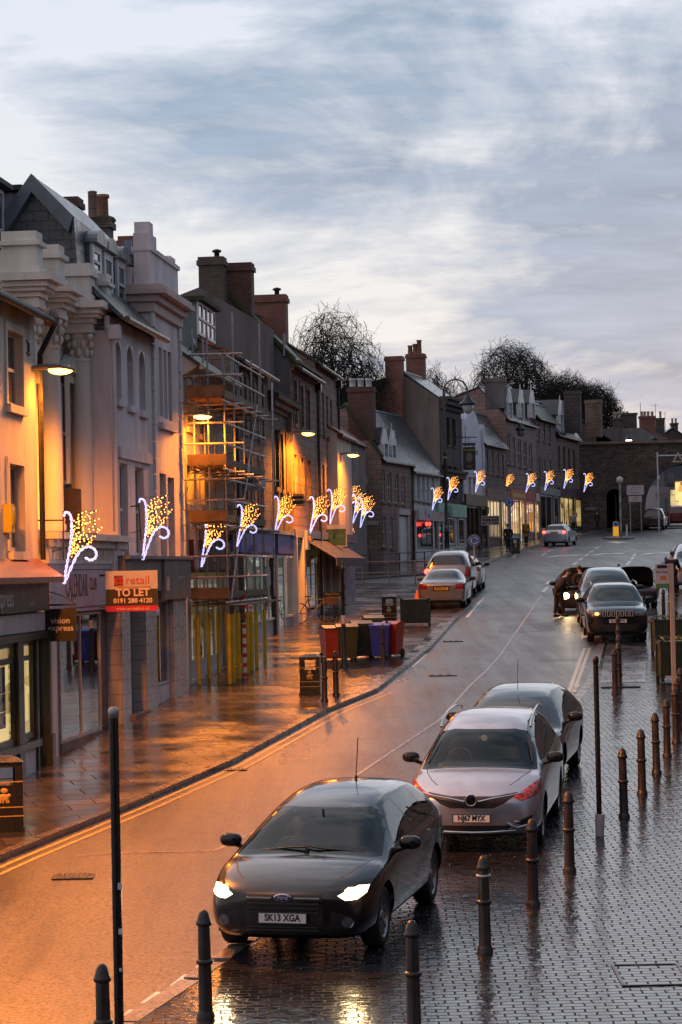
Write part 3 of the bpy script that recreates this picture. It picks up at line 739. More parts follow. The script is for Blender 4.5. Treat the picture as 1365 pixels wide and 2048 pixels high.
# columns
fy = YB - .36
for i, (u, vt, vb) in enumerate(((100, 640, 1042), (162, 660, 1050), (196, 668, 1060), (55, 640, 1042))):
    x, zt_ = f2.loc(u, vt, fy); zt_ = f2.Z(162, 660, fy); zb = zl + .12
    r = .2; cap0 = zt_ - .62
    g = MB(); n = 16
    g.lathe([(r * 1.25, zb), (r * 1.25, zb + .12), (r * 1.1, zb + .16), (r * 1.18, zb + .22), (r * 1.02, zb + .28), (r * 1.02, zb + 1.6), (r * .86, cap0)], (x, fy, 0), n)
    cl = g.build('column', MT['classic'], b2)
    g = MB(); g.lathe([(r * .95, cap0 - .02), (r * .98, cap0 + .03), (r * .82, cap0 + .06), (r * .9, cap0 + .3), (r * 1.2, cap0 + .48), (r * 1.3, cap0 + .53)], (x, fy, 0), n)
    for row, (rr, zz, k) in enumerate(((r * 1.05, cap0 + .15, 8), (r * 1.15, cap0 + .32, 8))):
        for j in range(k):
            t = 2 * PI * (j + row * .5) / k
            g.blob((x + rr * cos(t), fy + rr * sin(t), zz), (.055, .055, .09), 1, 6, 5)
    for sx in (-1, 1):
        for sy in (-1, 1): g.blob((x + sx * r * 1.15, fy + sy * r * 1.15, cap0 + .46), (.07, .07, .07), 1, 7, 5)
    g.box(x - r * 1.45, x + r * 1.45, fy - r * 1.45, fy + r * 1.45, cap0 + .535, cap0 + .62)
    g.build('capital', MT['classic'], cl)
    # entablature block breaking forward, cornice, pedestal
    g = MB(); a = r * 1.35
    g.box(x - a, x + a, fy - a, YB, cap0 + .623, zc0 - .18); g.box(x - a - .05, x + a + .05, fy - a - .05, YB, zc0 - .177, zc0 - .08)
    g.box(x - a - .18, x + a + .18, fy - a - .2, YB, zc0 - .0, zc0 + .1); g.box(x - a - .26, x + a + .26, fy - a - .3, YB, zc0 + .103, zc0 + .24)
    for j in range(5): g.box(x - a - .12 + j * (2 * a + .24) / 4.6, x - a - .12 + j * (2 * a + .24) / 4.6 + .07, fy - a - .16, YB, zc0 - .078, zc0 - .003)
    g.build('entablature_block', MT['classic'], cl)
    g = MB(); zq = zc0 + .243
    g.box(x - .3, x + .3, fy - .3, fy + .45, zq, zq + .14); g.box(x - .25, x + .25, fy - .25, fy + .4, zq + .14, zq + .52); g.box(x - .32, x + .32, fy - .32, fy + .47, zq + .52, zq + .6); g.box(x - .25, x + .25, fy - .25, fy + .4, zq + .6, zq + .78)
    g.build('pedestal', MT['classic'], cl)
g = MB(); zc = zc0
g.box(xL, xR, YB - .1, YB + .1, f2.Z(155, 655, fy), zc - .18); g.box(xL, xR, YB - .16, YB + .1, zc - .177, zc - .08)
g.box(xL - .05, xR + .05, YB - .38, YB + .1, zc, zc + .1); g.box(xL - .1, xR + .1, YB - .46, YB + .1, zc + .103, zc + .24)
k = int((xR - xL) / .2)
for j in range(k): g.box(xL + j * .2, xL + j * .2 + .1, YB - .28, YB, zc - .078, zc - .003)
g.build('cornice', MT['classic'], b2)
g = MB(); g.box(xL, xR, YB - .05, YB + .2, zc + .243, zc + .62); g.box(xL, xR, YB - .1, YB + .25, zc + .623, zc + .7); g.build('parapet', MT['classic'], b2)
# tall windows between the columns
for (ua, ub) in ((119, 140), (181, 187)):
    xa_, xb_ = f2.X(ua, 900, YB), f2.X(ub, 900, YB)
    za, zb = zl + 1.1, f2.Z(130, 770, YB)
    wobj = window(b2, xa_, xb_, za + .0, zb, YB - .2, 'white', 2, True, None, 'classic', rev=.16)
    g = MB(); g.box(xa_ - .1, xb_ + .1, YB - .35, YB - .02, zl + .13, zl + 1.0); g.build('balcony_panel', mat('dark brown panel', (.05, .03, .022), .5), b2)
    g = MB(); g.prism([(xa_ - .2, YB - .3, zb + .2), (xb_ + .2, YB - .3, zb + .2), ((xa_ + xb_) / 2, YB - .3, zb + .6)], (0, .28, 0)); g.box(xa_ - .15, xb_ + .15, YB - .22, YB - .01, zb + .14, zb + .2); g.build('pediment', MT['classic'], b2)
# ledge cornice with planting
g = MB(); g.box(-.05, x2 + .1, -.32, 0, zl - .06, zl + .06); g.box(0, x2, -.2, 0, zl - .2, zl - .063); g.box(0, x2, -.12, 0, zl - .5, zl - .2)
for j in range(26): g.box(.1 + j * (x2 - .2) / 26, .1 + j * (x2 - .2) / 26 + .06, -.15, -.1, zl - .42, zl - .22)
g.build('shop_cornice', MT['classic'], b2)
zb0, zb1 = f2.Z(160, 1222), f2.Z(160, 1128)
g = MB(); g.box(.12, x2 - .15, -.1, 0, zb0, zb1)
bd = g.build('shop_board', mat('faded lilac board', (.46, .40, .45), .6, var=.12, scale=2, streak=True), b2)
xm = f2.X(162, 1180, -.1)
rd = mat('faded maroon paint', (.16, .05, .07), .6, var=.2)
put_text('lettering', 'CALENDAR', .62, rd, bd, (xm - .35, -.103, (zb0 + zb1) / 2 + .02), (1, 0, 0), (0, 0, 1), sx=.62)
put_text('lettering', 'CLUB', .34, rd, bd, (xm + 1.15, -.103, (zb0 + zb1) / 2 + .05), (1, 0, 0), (0, 0, 1), sx=.8)
g = MB(); g.box(xm - 1.5, x2 - .3, -.104, -.1, zb0 + .06, zb0 + .085); g.box(xm - 1.5, x2 - .3, -.104, -.1, zb1 - .12, zb1 - .1); g.build('painted_line', rd, bd)
# glass and door
za, zb = f2.Z(150, 1478), f2.Z(150, 1226)
xa_, xb_, xc_ = f2.X(121, 1400), f2.X(203, 1400), f2.X(233, 1400)
shop_glass(b2, xa_, xb_, za, zb, .02, 'offwhite', 2, .06, SG, None, dep=1.8)
g = MB(); g.box(xa_, xb_, -.02, .05, -.5, za); g.build('stall_riser', MT['stone'], b2)
g = MB(); g.box(xb_ + .02, xc_, .15, .2, -.5, zb); g.build('door', mat('grey brown door', (.16, .12, .11), .5), b2)
g = MB(); g.box(.17, xa_ - .35, -.03, .06, -.5, zb); g.build('pillar', MT['pinkren'], b2)
g = MB(); g.box(xa_ - .34, xa_ - .01, .0, .06, -.5, zb); g.build('dark_panel', mat('maroon panel', (.05, .02, .025), .4), b2)
# roof: slate mansard, dormers, gable and chimneys
zr = zc + .5
g = MB(); g.prism([(xL, YB + .6, zr - .4), (xL, YB + 1.6, zr + .5), (xL, YB + 5, zr + .6), (xL, YB + 7.5, zr - .4)], (xR - xL - .2, 0, 0)); g.build('roof', MT['slate'], b2)
for (uL_, uR_, vT_, vB_, yy) in ((34, 60, 398, 450, 1.9), (83, 107, 430, 474, 1.9), (-22, 8, 376, 500, 1.9)):
    xa_, xb_, z0_, z1_ = rect(f2, uL_, uR_, vT_, vB_, yy)
    g = MB(); g.box(xa_ - .04, xb_ + .04, yy + .05, yy + 2.4, z0_ - 1.2, z1_ + .05); dm = g.build('dormer', MT['lead'], b2)
    g = MB(); g.box(xa_ - .3, xb_ + .12, yy - .18, yy + 2.5, z1_ + .06, z1_ + .16); g.build('dormer_roof', MT['blackmatt'], dm)
    window(dm, xa_, xb_, z0_ - .4, z1_ + .03, yy - .12, nx=2, sill=None, ft=.08)
c_ = chim_px(b2, f2, 122, 164, 397, 480, 4.2, 'brick_old', d=.7)
c_ = chim_px(b2, f2, 181, 226, 436, 520, 2.2, 'brick_buff', d=.6)
c_['label'] = 'mossy brick chimney with one tall pot'
x, z = f2.loc(206, 436, 2.2); g = MB(); g.lathe([(.15, 0), (.14, .5), (.18, .52), (.17, .6), (.1, .6)], (x, 2.2, z - .02), 10); g.build('chimney_pot', MT['terracotta'], c_)
g = MB(); g.lathe([(.11, 0), (.11, .62), (.13, .64), (.08, .66)], (x - .75, 2.3, z - .1), 10); g.build('chimney_pot', MT['stone'], c_)
g = MB(); g.blob((x, 2.2, z - .06), (.36, .34, .13), 1, 10, 6); g.build('moss', MT['moss'], c_)

# ---- 3a. pale pink front with slate roof and three round topped dormers ; 3b. taller end bay
f3 = Fr(G(245, 1449, PH), BL)
x3a, x3b = f3.X(224, 900), f3.X(304, 750)
x3c = f3.X(361, 800)
e3 = f3.Z(265, 655)
wa = wins_px(f3, [(231, 243, 682, 800), (255, 267, 692, 812), (279, 291, 703, 823)], fm='white', nx=1, sill='pinkren', arch=True)
wa += wins_px(f3, [(241, 257, 926, 1112), (272, 289, 935, 1112)], fm='white', nx=2, sill='pinkren')
b3 = building('pale pink building with three narrow arched windows and round topped dormers', f3, x3a, x3b, e3, 'pinkren', wa, 6, z0=f3.Z(300, 1195))
ym3, zm3 = f3.side(150, 436, x3a); yr3, zr3 = f3.side(67, 352, x3a); xe3 = x3b + .4
yb3 = 2 * yr3
g = MB(); g.prism([(x3a, .1, e3 - .3), (x3a, yb3, e3 - .3), (x3a, yb3, zr3 - 2), (x3a, yr3, zr3 - .1), (x3a, ym3, zm3 - .08), (x3a, min(1.0, ym3 - .06), e3 + .8), (x3a, .1, e3)], (.2, 0, 0)); g.build('gable_wall', MT['slate'], b3)
g = MB(); yl_ = min(1.0, ym3 - .06); g.prism([(x3a - .1, -.3, e3 - .12), (x3a - .1, -.3, e3 - .02), (x3a - .1, yl_, e3 + .9), (x3a - .1, yl_ + .05, e3 + .8)], (xe3 - x3a, 0, 0)); g.prism([(x3a - .1, yl_, e3 + .9), (x3a - .1, ym3, zm3), (x3a - .1, ym3 + .05, zm3 - .1), (x3a - .1, yl_ + .06, e3 + .8)], (xe3 - x3a, 0, 0)); g.prism([(x3a - .15, ym3, zm3), (x3a - .15, ym3 + .05, zm3 - .12), (x3a - .15, yr3, zr3 - .12), (x3a - .15, yr3, zr3)], (xe3 - x3a, 0, 0)); g.prism([(x3a - .15, yr3, zr3), (x3a - .15, yr3, zr3 - .12), (x3a - .15, yb3, zr3 - 2.1), (x3a - .15, yb3, zr3 - 2)], (xe3 - x3a, 0, 0)); ro3 = g.build('roof', MT['slate'], b3)
g = MB(); w_ = .35; g.prism([(x3a - .2, ym3, zm3 + .02), (x3a - .2, yr3, zr3 + .02), (x3a - .2, yr3, zr3 - .35), (x3a - .2, ym3 + .1, zm3 - .3)], (.25, 0, 0)); g.prism([(x3a - .2, yb3, zr3 - 1.98), (x3a - .2, yr3, zr3 + .02), (x3a - .2, yr3, zr3 - .35), (x3a - .2, yb3 - .2, zr3 - 2.3)], (.25, 0, 0)); g.build('verge', MT['lead'], ro3)
g = MB(); g.cyl((x3a, -.36, e3 - .08), (x3b, -.36, e3 - .08), .07, n=8); g.build('gutter', MT['copper'], b3)
fit_windows(b3, wa)
downpipe(b3, f3.X(224, 900), f3.Z(230, 1100), e3 - .2, m='pinkren', r=.045)
g = MB(); g.box(f3.X(236, 920), f3.X(300, 920), -.06, 0, f3.Z(268, 922), f3.Z(268, 900)); g.build('hood_mould', MT['pinkren'], b3)
for (ua, ub, va, vb) in ((187, 204, 490, 560), (211, 229, 506, 600), (237, 256, 522, 622)):
    yy = .5; xa_, xb_, z0_, z1_ = rect(f3, ua, ub, va, vb, yy)
    xb_ = xa_ + .95; r = (xb_ - xa_) / 2 + .05
    xcn = (xa_ + xb_) / 2
    g = MB(); g.box(xa_ + .03, xb_ - .03, yy + .06, yy + 2.6, z0_ - .1, z1_); dm = g.build('dormer', MT['lead'], b3)
    g = MB(); pts = [(xcn - r * cos(t * PI / 10), yy - .1, z1_ + .0 + .3 * sin(t * PI / 10)) for t in range(11)]
    g.prism(pts, (0, 2.8, 0)); g.build('dormer_roof', MT['lead'], dm)
    window(dm, xa_, xb_, z0_, z1_, yy - .1, nx=1, sill=None, ft=.17)
e3b = f3.Z(335, 600)
wb_ = wins_px(f3, [(319, 326, 695, 833), (328, 335, 700, 838), (337, 344, 704, 842)], fm='white', nx=1, sill=None)
wb_ += wins_px(f3, [(321, 334, 947, 1115), (337, 350, 955, 1115)], fm='white', nx=2, sill=None)
b3b = building('tall pale pink end bay with quoins and stepped parapet beside the scaffolding', f3, x3b + .01, x3c, e3b, 'pinkren', wb_, 7, z0=f3.Z(300, 1195))
fit_windows(b3b, wb_)
g = MB(); za = f3.Z(330, 850); g.box(f3.X(318, 840), f3.X(348, 840), -.1, 0, za - .12, za + .02); g.build('sill', MT['pinkren'], b3b)
for sd_ in (0, 1):
    g = MB()
    for j in range(40):
        w_ = .26 if j % 2 else .38; zz = f3.Z(330, 1110) + j * .36
        if zz + .34 > e3b - .3: break
        g.box(*((x3b - .03, x3b + w_ * .6, -.06, .0) if sd_ == 0 else (x3c - w_ * .6, x3c + .04, -.06, .2)), zz, zz + .32)
    g.build('quoins', MT['whiteren'], b3b)
g = MB(); 
for i, (o_, a, b_) in enumerate(((.1, -.5, -.28), (.2, -.277, -.12), (.38, -.117, .0), (.3, .003, .1))): g.box(x3b - o_ * .6, x3c + o_ * .3, -o_, 1.0, e3b + a, e3b + b_)
g.build('cornice', mat('salmon pink cornice', (.58, .44, .40), .7), b3b)
g = MB(); zq = e3b + .103
g.box(x3b, x3c, 0.0, .35, zq, zq + .75); g.box(x3b - .02, x3c + .02, -.05, .4, zq + .753, zq + .85); g.box(x3b, x3b + .9, .0, .36, zq + .853, zq + 1.15); g.box(x3b + .05, x3b + .5, .0, .34, zq + 1.153, zq + 1.4)
g.box(x3c - .9, x3c - .2, .02, .3, zq + .853, zq + 1.0)
g.build('parapet', MT['pinkren'], b3b)
g = MB(); g.prism([(x3b, .4, e3b - 2.8), (x3b, 4.5, e3b - .4), (x3b, 4.5, e3b + .1), (x3b, 2.2, e3b + .5), (x3b, .4, e3b + .5)], (.25, 0, 0)); g.build('gable_wall', MT['pinkren'], b3b)
c_ = chim_px(b3, f3, 240, 276, 476, 600, 2.6, 'brick', d=.8); c_['label'] = 'red brick chimney'
c_ = chim_px(b3, f3, 262, 300, 512, 600, 1.5, 'brick_buff', d=.6); c_['label'] = 'mossy chimney with a cone shaped pot'
x, z = f3.loc(287, 512, 1.5); g = MB(); g.lathe([(.17, 0), (.125, .62), (.1, .62)], (x, 1.5, z - .02), 12); g.build('chimney_pot', MT['buffpot'], c_)
x, z = f3.loc(255, 508, 1.7); g = MB(); g.lathe([(.15, 0), (.11, .35), (.08, .35)], (x, 1.7, z - .02), 12); g.build('chimney_pot', MT['lead'], c_)
# ground floor of building 3
zt_ = f3.Z(310, 1119); zb_ = f3.Z(310, 1200)
xs = [f3.X(u, v) for u, v in ((246, 1440), (262, 1400), (292, 1400), (315, 1400), (341, 1380), (366, 1370))]
g = MB(); g.box(xs[0] - .2, xs[3] + .1, -.14, .3, zb_ + .2, zt_ - .001); g.box(xs[3] + .103, xs[5] + .25, -.2, .3, zb_, zt_ - .002); fb = g.build('fascia', mat('brown grey fascia', (.19, .15, .14), .55, var=.2, scale=1.4, streak=True), b3)
g = MB(); g.box(xs[0] - .2, xs[5] + .3, -.26, .2, zt_, zt_ + .07); g.build('fascia_flashing', MT['lead'], b3)
g = MB(); g.box(xs[3] + .3, xs[3] + .38, -.26, -.2, zb_ + .2, zb_ + .5); g.build('bracket', MT['white'], b3)
put_text('lettering', 'MARYGATE', .15, mat('pale worn lettering', (.5, .45, .42), .6, var=0), fb, (xs[4] + .6, -.205, zb_ + .45), (1, 0, 0), (0, 0, 1))
zg = f3.Z(300, 1222)
for a_, b2_, y2_, z2_ in ((xs[0], xs[1], -.02, zg + .25), (xs[2] + .1, xs[3], -.02, zg + .25), (xs[4] + .05, xs[5] + .1, -.1, zb_)):
    g = MB(); g.box(a_, b2_, y2_, .4, -.5, z2_); tl = g.build('pillar', bricky('white wall tiles', (.52, .47, .45), (.48, .44, .42), (.28, .25, .24), .3, .3, .01, .25, .12, .1, offset=0), b3)
za = f3.Z(325, 1380)
g = MB(); g.box(xs[3] - .02, xs[4] + .05, .02, .3, -.4, f3.Z(325, 1372)); g.build('stall_riser', MT['pinkren'], b3)
shop_glass(b3, xs[3] + .02, xs[4] + .05, f3.Z(325, 1370), zb_, .06, 'white', 1, .06, SG, None, dep=1.5)
shop_glass(b3, xs[1] + .02, xs[2] + .1, .15, zg + .25, .9, 'offwhite', 1, .06, SG, None, dep=1.5)
g = MB(); g.box(xs[1], xs[2] + .1, -.1, .9, -.2, .13); g.build('doorstep', MT['stone'], b3)
g = MB(); g.box(xs[5] + .1, xs[5] + .6, -.05, .3, -.5, zb_); g.build('end_pier', MT['whiteren'], b3)
# interior box behind the pink building so nothing is hollow
g = MB(); g.box(x3a, x3c, 2.9, 6.0, -.5, zb_ + .4); g.box(x3c - .1, x3c, .3, 6, -.5, zb_ + .4); g.build('back_wall', MT['greyren'], b3)

# ---- 4. scaffolded cream house
f4 = Fr(G(380, 1371, PH), BL)
x4 = f4.X(457, 1200); e4 = f4.Z(420, 738)
w4 = wins_px(f4, [(372, 386, 770, 855), (398, 410, 780, 870), (372, 386, 930, 1010), (398, 410, 930, 1010)], fm='offwhite', nx=2, sill='cream', sur='cream')
b4 = building('cream house behind scaffolding, lit bright orange, mossy roof with a wide white dormer', f4, -.3, x4, e4, 'cream', w4, 6, roof=dict(ry=2.7, rz=e4 + 1.9, mat='slate_moss', over=.45, gutter='cream'), holes=[(.4, x4 - .6, .1, 2.7)])
fit_windows(b4, w4)
g = MB(); g.prism([(-.3, -.45, e4 - .25), (-.3, -.06, e4 - .5), (-.3, -.003, e4 - .5), (-.3, -.003, e4 - .02)], (x4 + .3, 0, 0)); g.build('cornice', MT['cream'], b4)
shop_glass(b4, .45, x4 - .65, .5, 2.6, .1, 'white', 4, .07, SG, inmat=litroom('softly lit cafe', (1.0, .72, .36), .45), dep=1.2)
g = MB(); g.box(.4, x4 - .6, .08, .14, -.3, .5); g.build('stall_riser', MT['white'], b4)
g = MB(); g.box(.3, x4 - .2, -.12, -.003, 2.75, 3.5); ff = g.build('fascia', mat('dark red fascia', (.09, .012, .02), .45), b4)
put_text('lettering', 'Café', .5, mat('cream lettering', (.6, .5, .4), .5, var=0), ff, (x4 * .55, -.125, 3.13), (1, 0, 0), (0, 0, 1))
yy = 1.3; xa_, xb_, z0_, z1_ = rect(f4, 396, 432, 612, 685, yy)
xa_ = f4.X(399, 640, yy); xb_ = f4.X(432, 660, yy)
g = MB(); g.box(xa_ + .02, xb_, yy + .07, yy + 3, z0_ - .3, z1_); dm = g.build('dormer', mat('green grey slate cheek', (.12, .16, .16), .3), b4)
g = MB(); g.box(xa_ - .15, xb_ + .15, yy - .15, yy + 3.1, z1_ + .003, z1_ + .13); g.build('dormer_roof', MT['moss'], dm)
q = (xb_ - xa_) / 4
for i in range(4): window(dm, xa_ + i * q, xa_ + (i + 1) * q, z0_ + .1, z1_, yy - .1, nx=1, sill=None, ft=.07)
x_, z_ = f4.loc(376, 690, .6)
g = MB(); g.lathe([(.02, 0), (.14, .03), (.2, .09), (.21, .09), (.14, .05)], (x_, .4, z_), 12, axis='y'); g.cyl((x_, .5, z_), (x_, .7, z_ - .3), .02, n=6); g.build('satellite_dish', MT['lead'], b4)

# ---- scaffolding
sf = thing('scaffolding', 'steel pole scaffolding with timber decks and yellow foam sleeves round its lowest poles', 'scaffolding', f4.o, f4.rz)
def pole(a, b_, r=.026, m='steel', nm='scaffold_pole'):
    g = MB(); g.cyl(a, b_, r, n=7); return g.build(nm, MT[m], sf)
sx0, sx1 = .15, 9.0
sx1 = f4.X(480, 1321, -1.0) if False else 6.6
SX = [sx0 + (sx1 - sx0) * i / 4 for i in range(5)]
ytop = f4.Z(440, 690, -.9)
OY = -.95
for i, x in enumerate(SX):
    for yy in (OY, -.2):
        pole((x, yy, -.2), (x + rnd.uniform(-.02, .02), yy, ytop + rnd.uniform(-.6, .9)))
lv = [f4.Z(400, 1205, OY), f4.Z(400, 1040, OY), f4.Z(400, 920, OY), f4.Z(400, 775, OY)]
for k, z in enumerate(lv):
    for yy in (OY - .03, -.17): pole((sx0 - .5, yy, z - .06), (sx1 + .5, yy, z - .06))
    for x in SX: pole((x + .05, OY - .45, z - .12), (x + .05, -.05, z - .12))
    g = MB()
    for j in range(4):
        g.box(sx0 - .45, sx1 + .35, OY + .02 + j * .2, OY + .2 + j * .2, z, z + .04)
    g.build('platform', MT['timber'], sf)
    g = MB(); g.box(sx0 - .45, sx1 + .3, OY - .06, OY - .03, z + .04, z + .2); g.build('toe_board', MT['timber'], sf)
    g = MB(); g.box(sx0 - .5, sx0 - .46, OY - .1, -.1, z + .04, z + .3); g.build('toe_board', MT['timber'], sf)
    for hh in (.55, 1.05):
        pole((sx0 - .5, OY - .05, z + hh), (sx1 + .5, OY - .05, z + hh)); pole((sx0 - .35, OY - .5, z + hh), (sx0 - .35, .0, z + hh))
for k in range(3): pole((SX[k], OY - .07, lv[k]), (SX[k + 1] + .5, OY - .07, lv[k + 1] + .2))
pole((SX[3], OY - .5, lv[0]), (SX[4] + .3, OY - .3, ytop - .4)); pole((SX[4] + .2, OY, .0), (SX[4] + .2, OY, ytop + 1.2)); pole((SX[3] + .6, -.4, .0), (SX[3] + .6, -.4, ytop + 1.4))
for x in (sx0 - .3, SX[2] + .8): pole((x, -.6, lv[1]), (x, -.6, ytop + .3))
# ladder
g = MB(); lx = SX[3] + .4
for a in (-.18, .18): g.cyl((lx + a, -.6, lv[2] - .1), (lx + a + .1, -.5, ytop), .02, n=5)
for j in range(11): g.cyl((lx - .18, -.6, lv[2] + .1 + j * .28), (lx + .2, -.6, lv[2] + .1 + j * .28), .014, n=5)
g.build('ladder', MT['steel'], sf)
for i, x in enumerate(SX + [SX[0] + .6, SX[2] + .7]):
    for yy in (OY, -.2) if i < 5 else (OY,):
        g = MB(); g.cyl((x, yy, .02), (x, yy, lv[0] - .35), .05, n=8)
        s_ = g.build('foam_sleeve', MT['yellow'], sf)
x = SX[1] + .3
g = MB(); g.cyl((x, OY - .1, -.02), (x, OY - .1, lv[0] - .6), .055, n=10, mi=0)
for j in range(9): g.cyl((x, OY - .1, .1 + j * .24), (x, OY - .1, .2 + j * .24), .059, n=10, mi=1)
s_ = g.build('foam_sleeve', [MT['white'], mat('red band', (.5, .03, .02), .5)], sf); s_['label'] = 'red and white banded sleeve'
for i in range(3):
    x = SX[3] + .2 + i * .35; g = MB(); g.box(x - .06, x + .06, OY - .2, OY - .08, lv[2] - .3, lv[2] - .02); g.build('counterweight', MT['white'], sf)

# ---- 5. stone building with red pantile strip, blue shopfront
f5 = Fr(G(470, 1307, PH), BL)
X5 = [f5.X(u, v) for u, v in ((470, 1000), (541, 1000))]
e5 = f5.Z(505, 735)
w5 = wins_px(f5, [(483, 492, 752, 862), (501, 507, 760, 870), (516, 526, 768, 880), (486, 494, 915, 1000), (503, 508, 918, 1005), (518, 526, 922, 1030)], fm='white', nx=1, sill='stone', sur='stone')
b5 = building('sooty sandstone building with six white sash windows and pantiled eaves over a blue shopfront', f5, X5[0], X5[1], e5, 'stone', w5, 6, roof=dict(ry=1.6, rz=e5 + .8, mat='pantile', over=.3), z0=f5.Z(500, 1070))
fit_windows(b5, w5)
downpipe(b5, X5[0] + .15, -.2, e5)
# blue shop (two bays) along the ground floor of 5 and 6
x6 = f5.X(583, 1240)
zt_, zf_, zg_, zs_ = f5.Z(520, 1066), f5.Z(520, 1106), f5.Z(520, 1110), f5.Z(520, 1243)
xd0, xd1 = f5.X(541, 1200), f5.X(549, 1200)
LIT_soft = litroom('softly lit pale shop', (.85, 1.0, .78), .4, (.6, .3, .3)); blu = mat('pale blue shop paint', (.34, .38, .46), .45); blf = mat('blue fascia', (.10, .13, .42), .4, var=.1)
g = MB(); g.box(X5[0] + .1, xd0, -.16, .1, zf_, zt_); g.box(xd1, x6, -.16, .1, zf_, zt_); fs = g.build('fascia', blf, b5)
g = MB(); g.box(X5[0] + .05, x6 + .05, -.24, .1, zt_ + .002, zt_ + .12); g.build('fascia_cornice', blu, b5)
shop_glass(b5, f5.X(487, 1200), f5.X(515, 1200) + .0, zs_, zg_, -.12, 'white', 2, .08, SG, inmat=LIT_soft)
shop_glass(b5, f5.X(519, 1200), xd0, zs_, zg_, -.12, 'white', 2, .08, SG, inmat=LIT_soft)
shop_glass(b5, xd1 + .1, f5.X(563, 1200), zs_ - .6, zg_, -.1, 'white', 1, .08, SG, inmat=LIT_soft)
shop_glass(b5, f5.X(566, 1200), x6 - .05, zs_, zg_, -.12, 'white', 1, .08, SG, inmat=LIT_soft)
g = MB(); g.box(X5[0], x6, -.06, .5, zg_ - .02, zf_ - .001); g.box(X5[0] + .1, xd0, -.1, .02, -.5, zs_); g.box(f5.X(566, 1200), x6, -.1, .02, -.5, zs_); g.build('stall_riser', blu, b5)
for xx in (X5[0] + .15, xd0 + .05, x6): 
    g = MB(); g.box(xx - .14, xx + .14, -.2, .3, -.5, zg_); g.build('pilaster', MT['stone_dark'], b5)
# ----
# ---- 6. low stone bank building
f6 = Fr(f5.world(X5[1] + .02, 0, 0), BL); f6.o.z = f5.o.z
x61 = f6.X(588, 1000); e6 = f6.Z(565, 805)
w6 = wins_px(f6, [(549, 557, 860, 975), (561, 566, 868, 980), (573, 579, 875, 985)], fm='darkwood', nx=1, sill='stone_dark', sur='stone_dark')
b6 = building('low blackened stone building with a moulded parapet, squeezed between two taller fronts', f6, 0, x61, e6, 'stone_dark', w6, 5, z0=f6.Z(560, 1080))
fit_windows(b6, w6)
for a, b_, o_ in ((-.45, -.3, .08), (-.297, -.1, .22), (-.097, .05, .35)): band(b6, 'cornice', 0, x61, e6 + a, e6 + b_, o_, 'stone_dark')
g = MB(); 
for k in range(16): g.blob((k * x61 / 15, -.1 + rnd.uniform(-.1, .3), e6 + .08), (.2, .18, .1), 1, 7, 4)
g.build('moss', MT['moss'], b6)
# ---- 7. tall stone front with lamp bracket, 8. long tall front; both share the big mossy roof and dark gable
f7 = Fr(G(590, 1250, PH), .112)
xs7 = [f7.X(u, 800) for u in (584, 632, 674)]
e7 = f7.Z(607, 735)
w7 = wins_px(f7, [(587, 593, 762, 848), (600, 606, 772, 856), (613, 619, 780, 862), (588, 594, 910, 985), (602, 608, 918, 990), (615, 621, 922, 995)], fm='darkwood', nx=1, sill='stone', sur='stone')
rz7 = f7.side(462, 600, xs7[0])
b7 = building('tall lamp lit sandstone front with a dark gable and big brick chimney stacks', f7, xs7[0], xs7[1], e7, 'stone_pink', w7, rz7[0] * 2.0, roof=dict(ry=rz7[0], rz=rz7[1], mat='slate_moss', over=.3, copemat='moss', cope=(xs7[0],)), z0=f7.Z(600, 1090))
fit_windows(b7, w7)
# dark render over the exposed gable
g = MB(); x = xs7[0]
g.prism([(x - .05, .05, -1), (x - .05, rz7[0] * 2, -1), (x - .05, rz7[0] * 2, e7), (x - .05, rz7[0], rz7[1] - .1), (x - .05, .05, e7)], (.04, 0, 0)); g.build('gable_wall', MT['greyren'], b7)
band(b7, 'cornice', xs7[0], xs7[1], e7 - .35, e7 - .02, .3, 'stone', steps=3)
w8 = wins_px(f7, [(636, 641, 775, 862), (645, 649, 785, 868), (653, 657, 792, 874), (661, 665, 800, 880), (637, 641, 925, 1000), (646, 650, 930, 1000), (654, 658, 935, 1003), (662, 666, 940, 1005)], fm='darkwood', nx=1, sill='stone', sur=None)
e8 = f7.Z(655, 740)
b8 = building('long plain sandstone front with eight narrow windows, last before the side street', f7, xs7[1] + .01, xs7[2], e8, 'stone_pink', w8, rz7[0] * 2.0 - .3, roof=dict(ry=rz7[0] - .1, rz=rz7[1] - .35, mat='slate_moss', over=.2), z0=f7.Z(600, 1090))
fit_windows(b8, w8)
downpipe(b7, xs7[1] - .05, 0, e7 - .3); downpipe(b8, xs7[2] - .1, 0, e8 - .2)
# chimneys on the party walls
def stack(par, fr, uL, uR, vT, vB, x, m, lab, cowl=True):
    ya, zt1 = fr.side(uL, vT, x); yb, _ = fr.side(uR, vT, x); _, zb1 = fr.side((uL + uR) / 2, vB, x)
    yc = (ya + yb) / 2; d = abs(yb - ya)
    c = chimney(par, fr, (x + .35, yc), .7, d, zb1 - .6, zt1, m); c['label'] = lab
    if cowl:
        g = MB(); g.lathe([(.09, 0), (.09, .16), (.16, .18), (.16, .24), (.05, .28)], (x + .3, yc - d * .2, zt1), 8); g.build('cowl', MT['black'], c)
    return c
stack(b7, f7, 397, 446, 514, 640, xs7[0] - 1.2, 'brick_buff', 'buff sooty brick stack')
stack(b7, f7, 449, 502, 526, 618, xs7[0] - .1, 'brick_old', 'dark red brick stack', False)
stack(b7, f7, 508, 571, 590, 680, xs7[1] - .4, 'brick', 'red brick stack nearer the far end')
g = MB(); y0_, z0_ = f7.side(362, 590, xs7[0] - 1.3); y1_, z1_ = f7.side(400, 575, xs7[0] - 1.3)
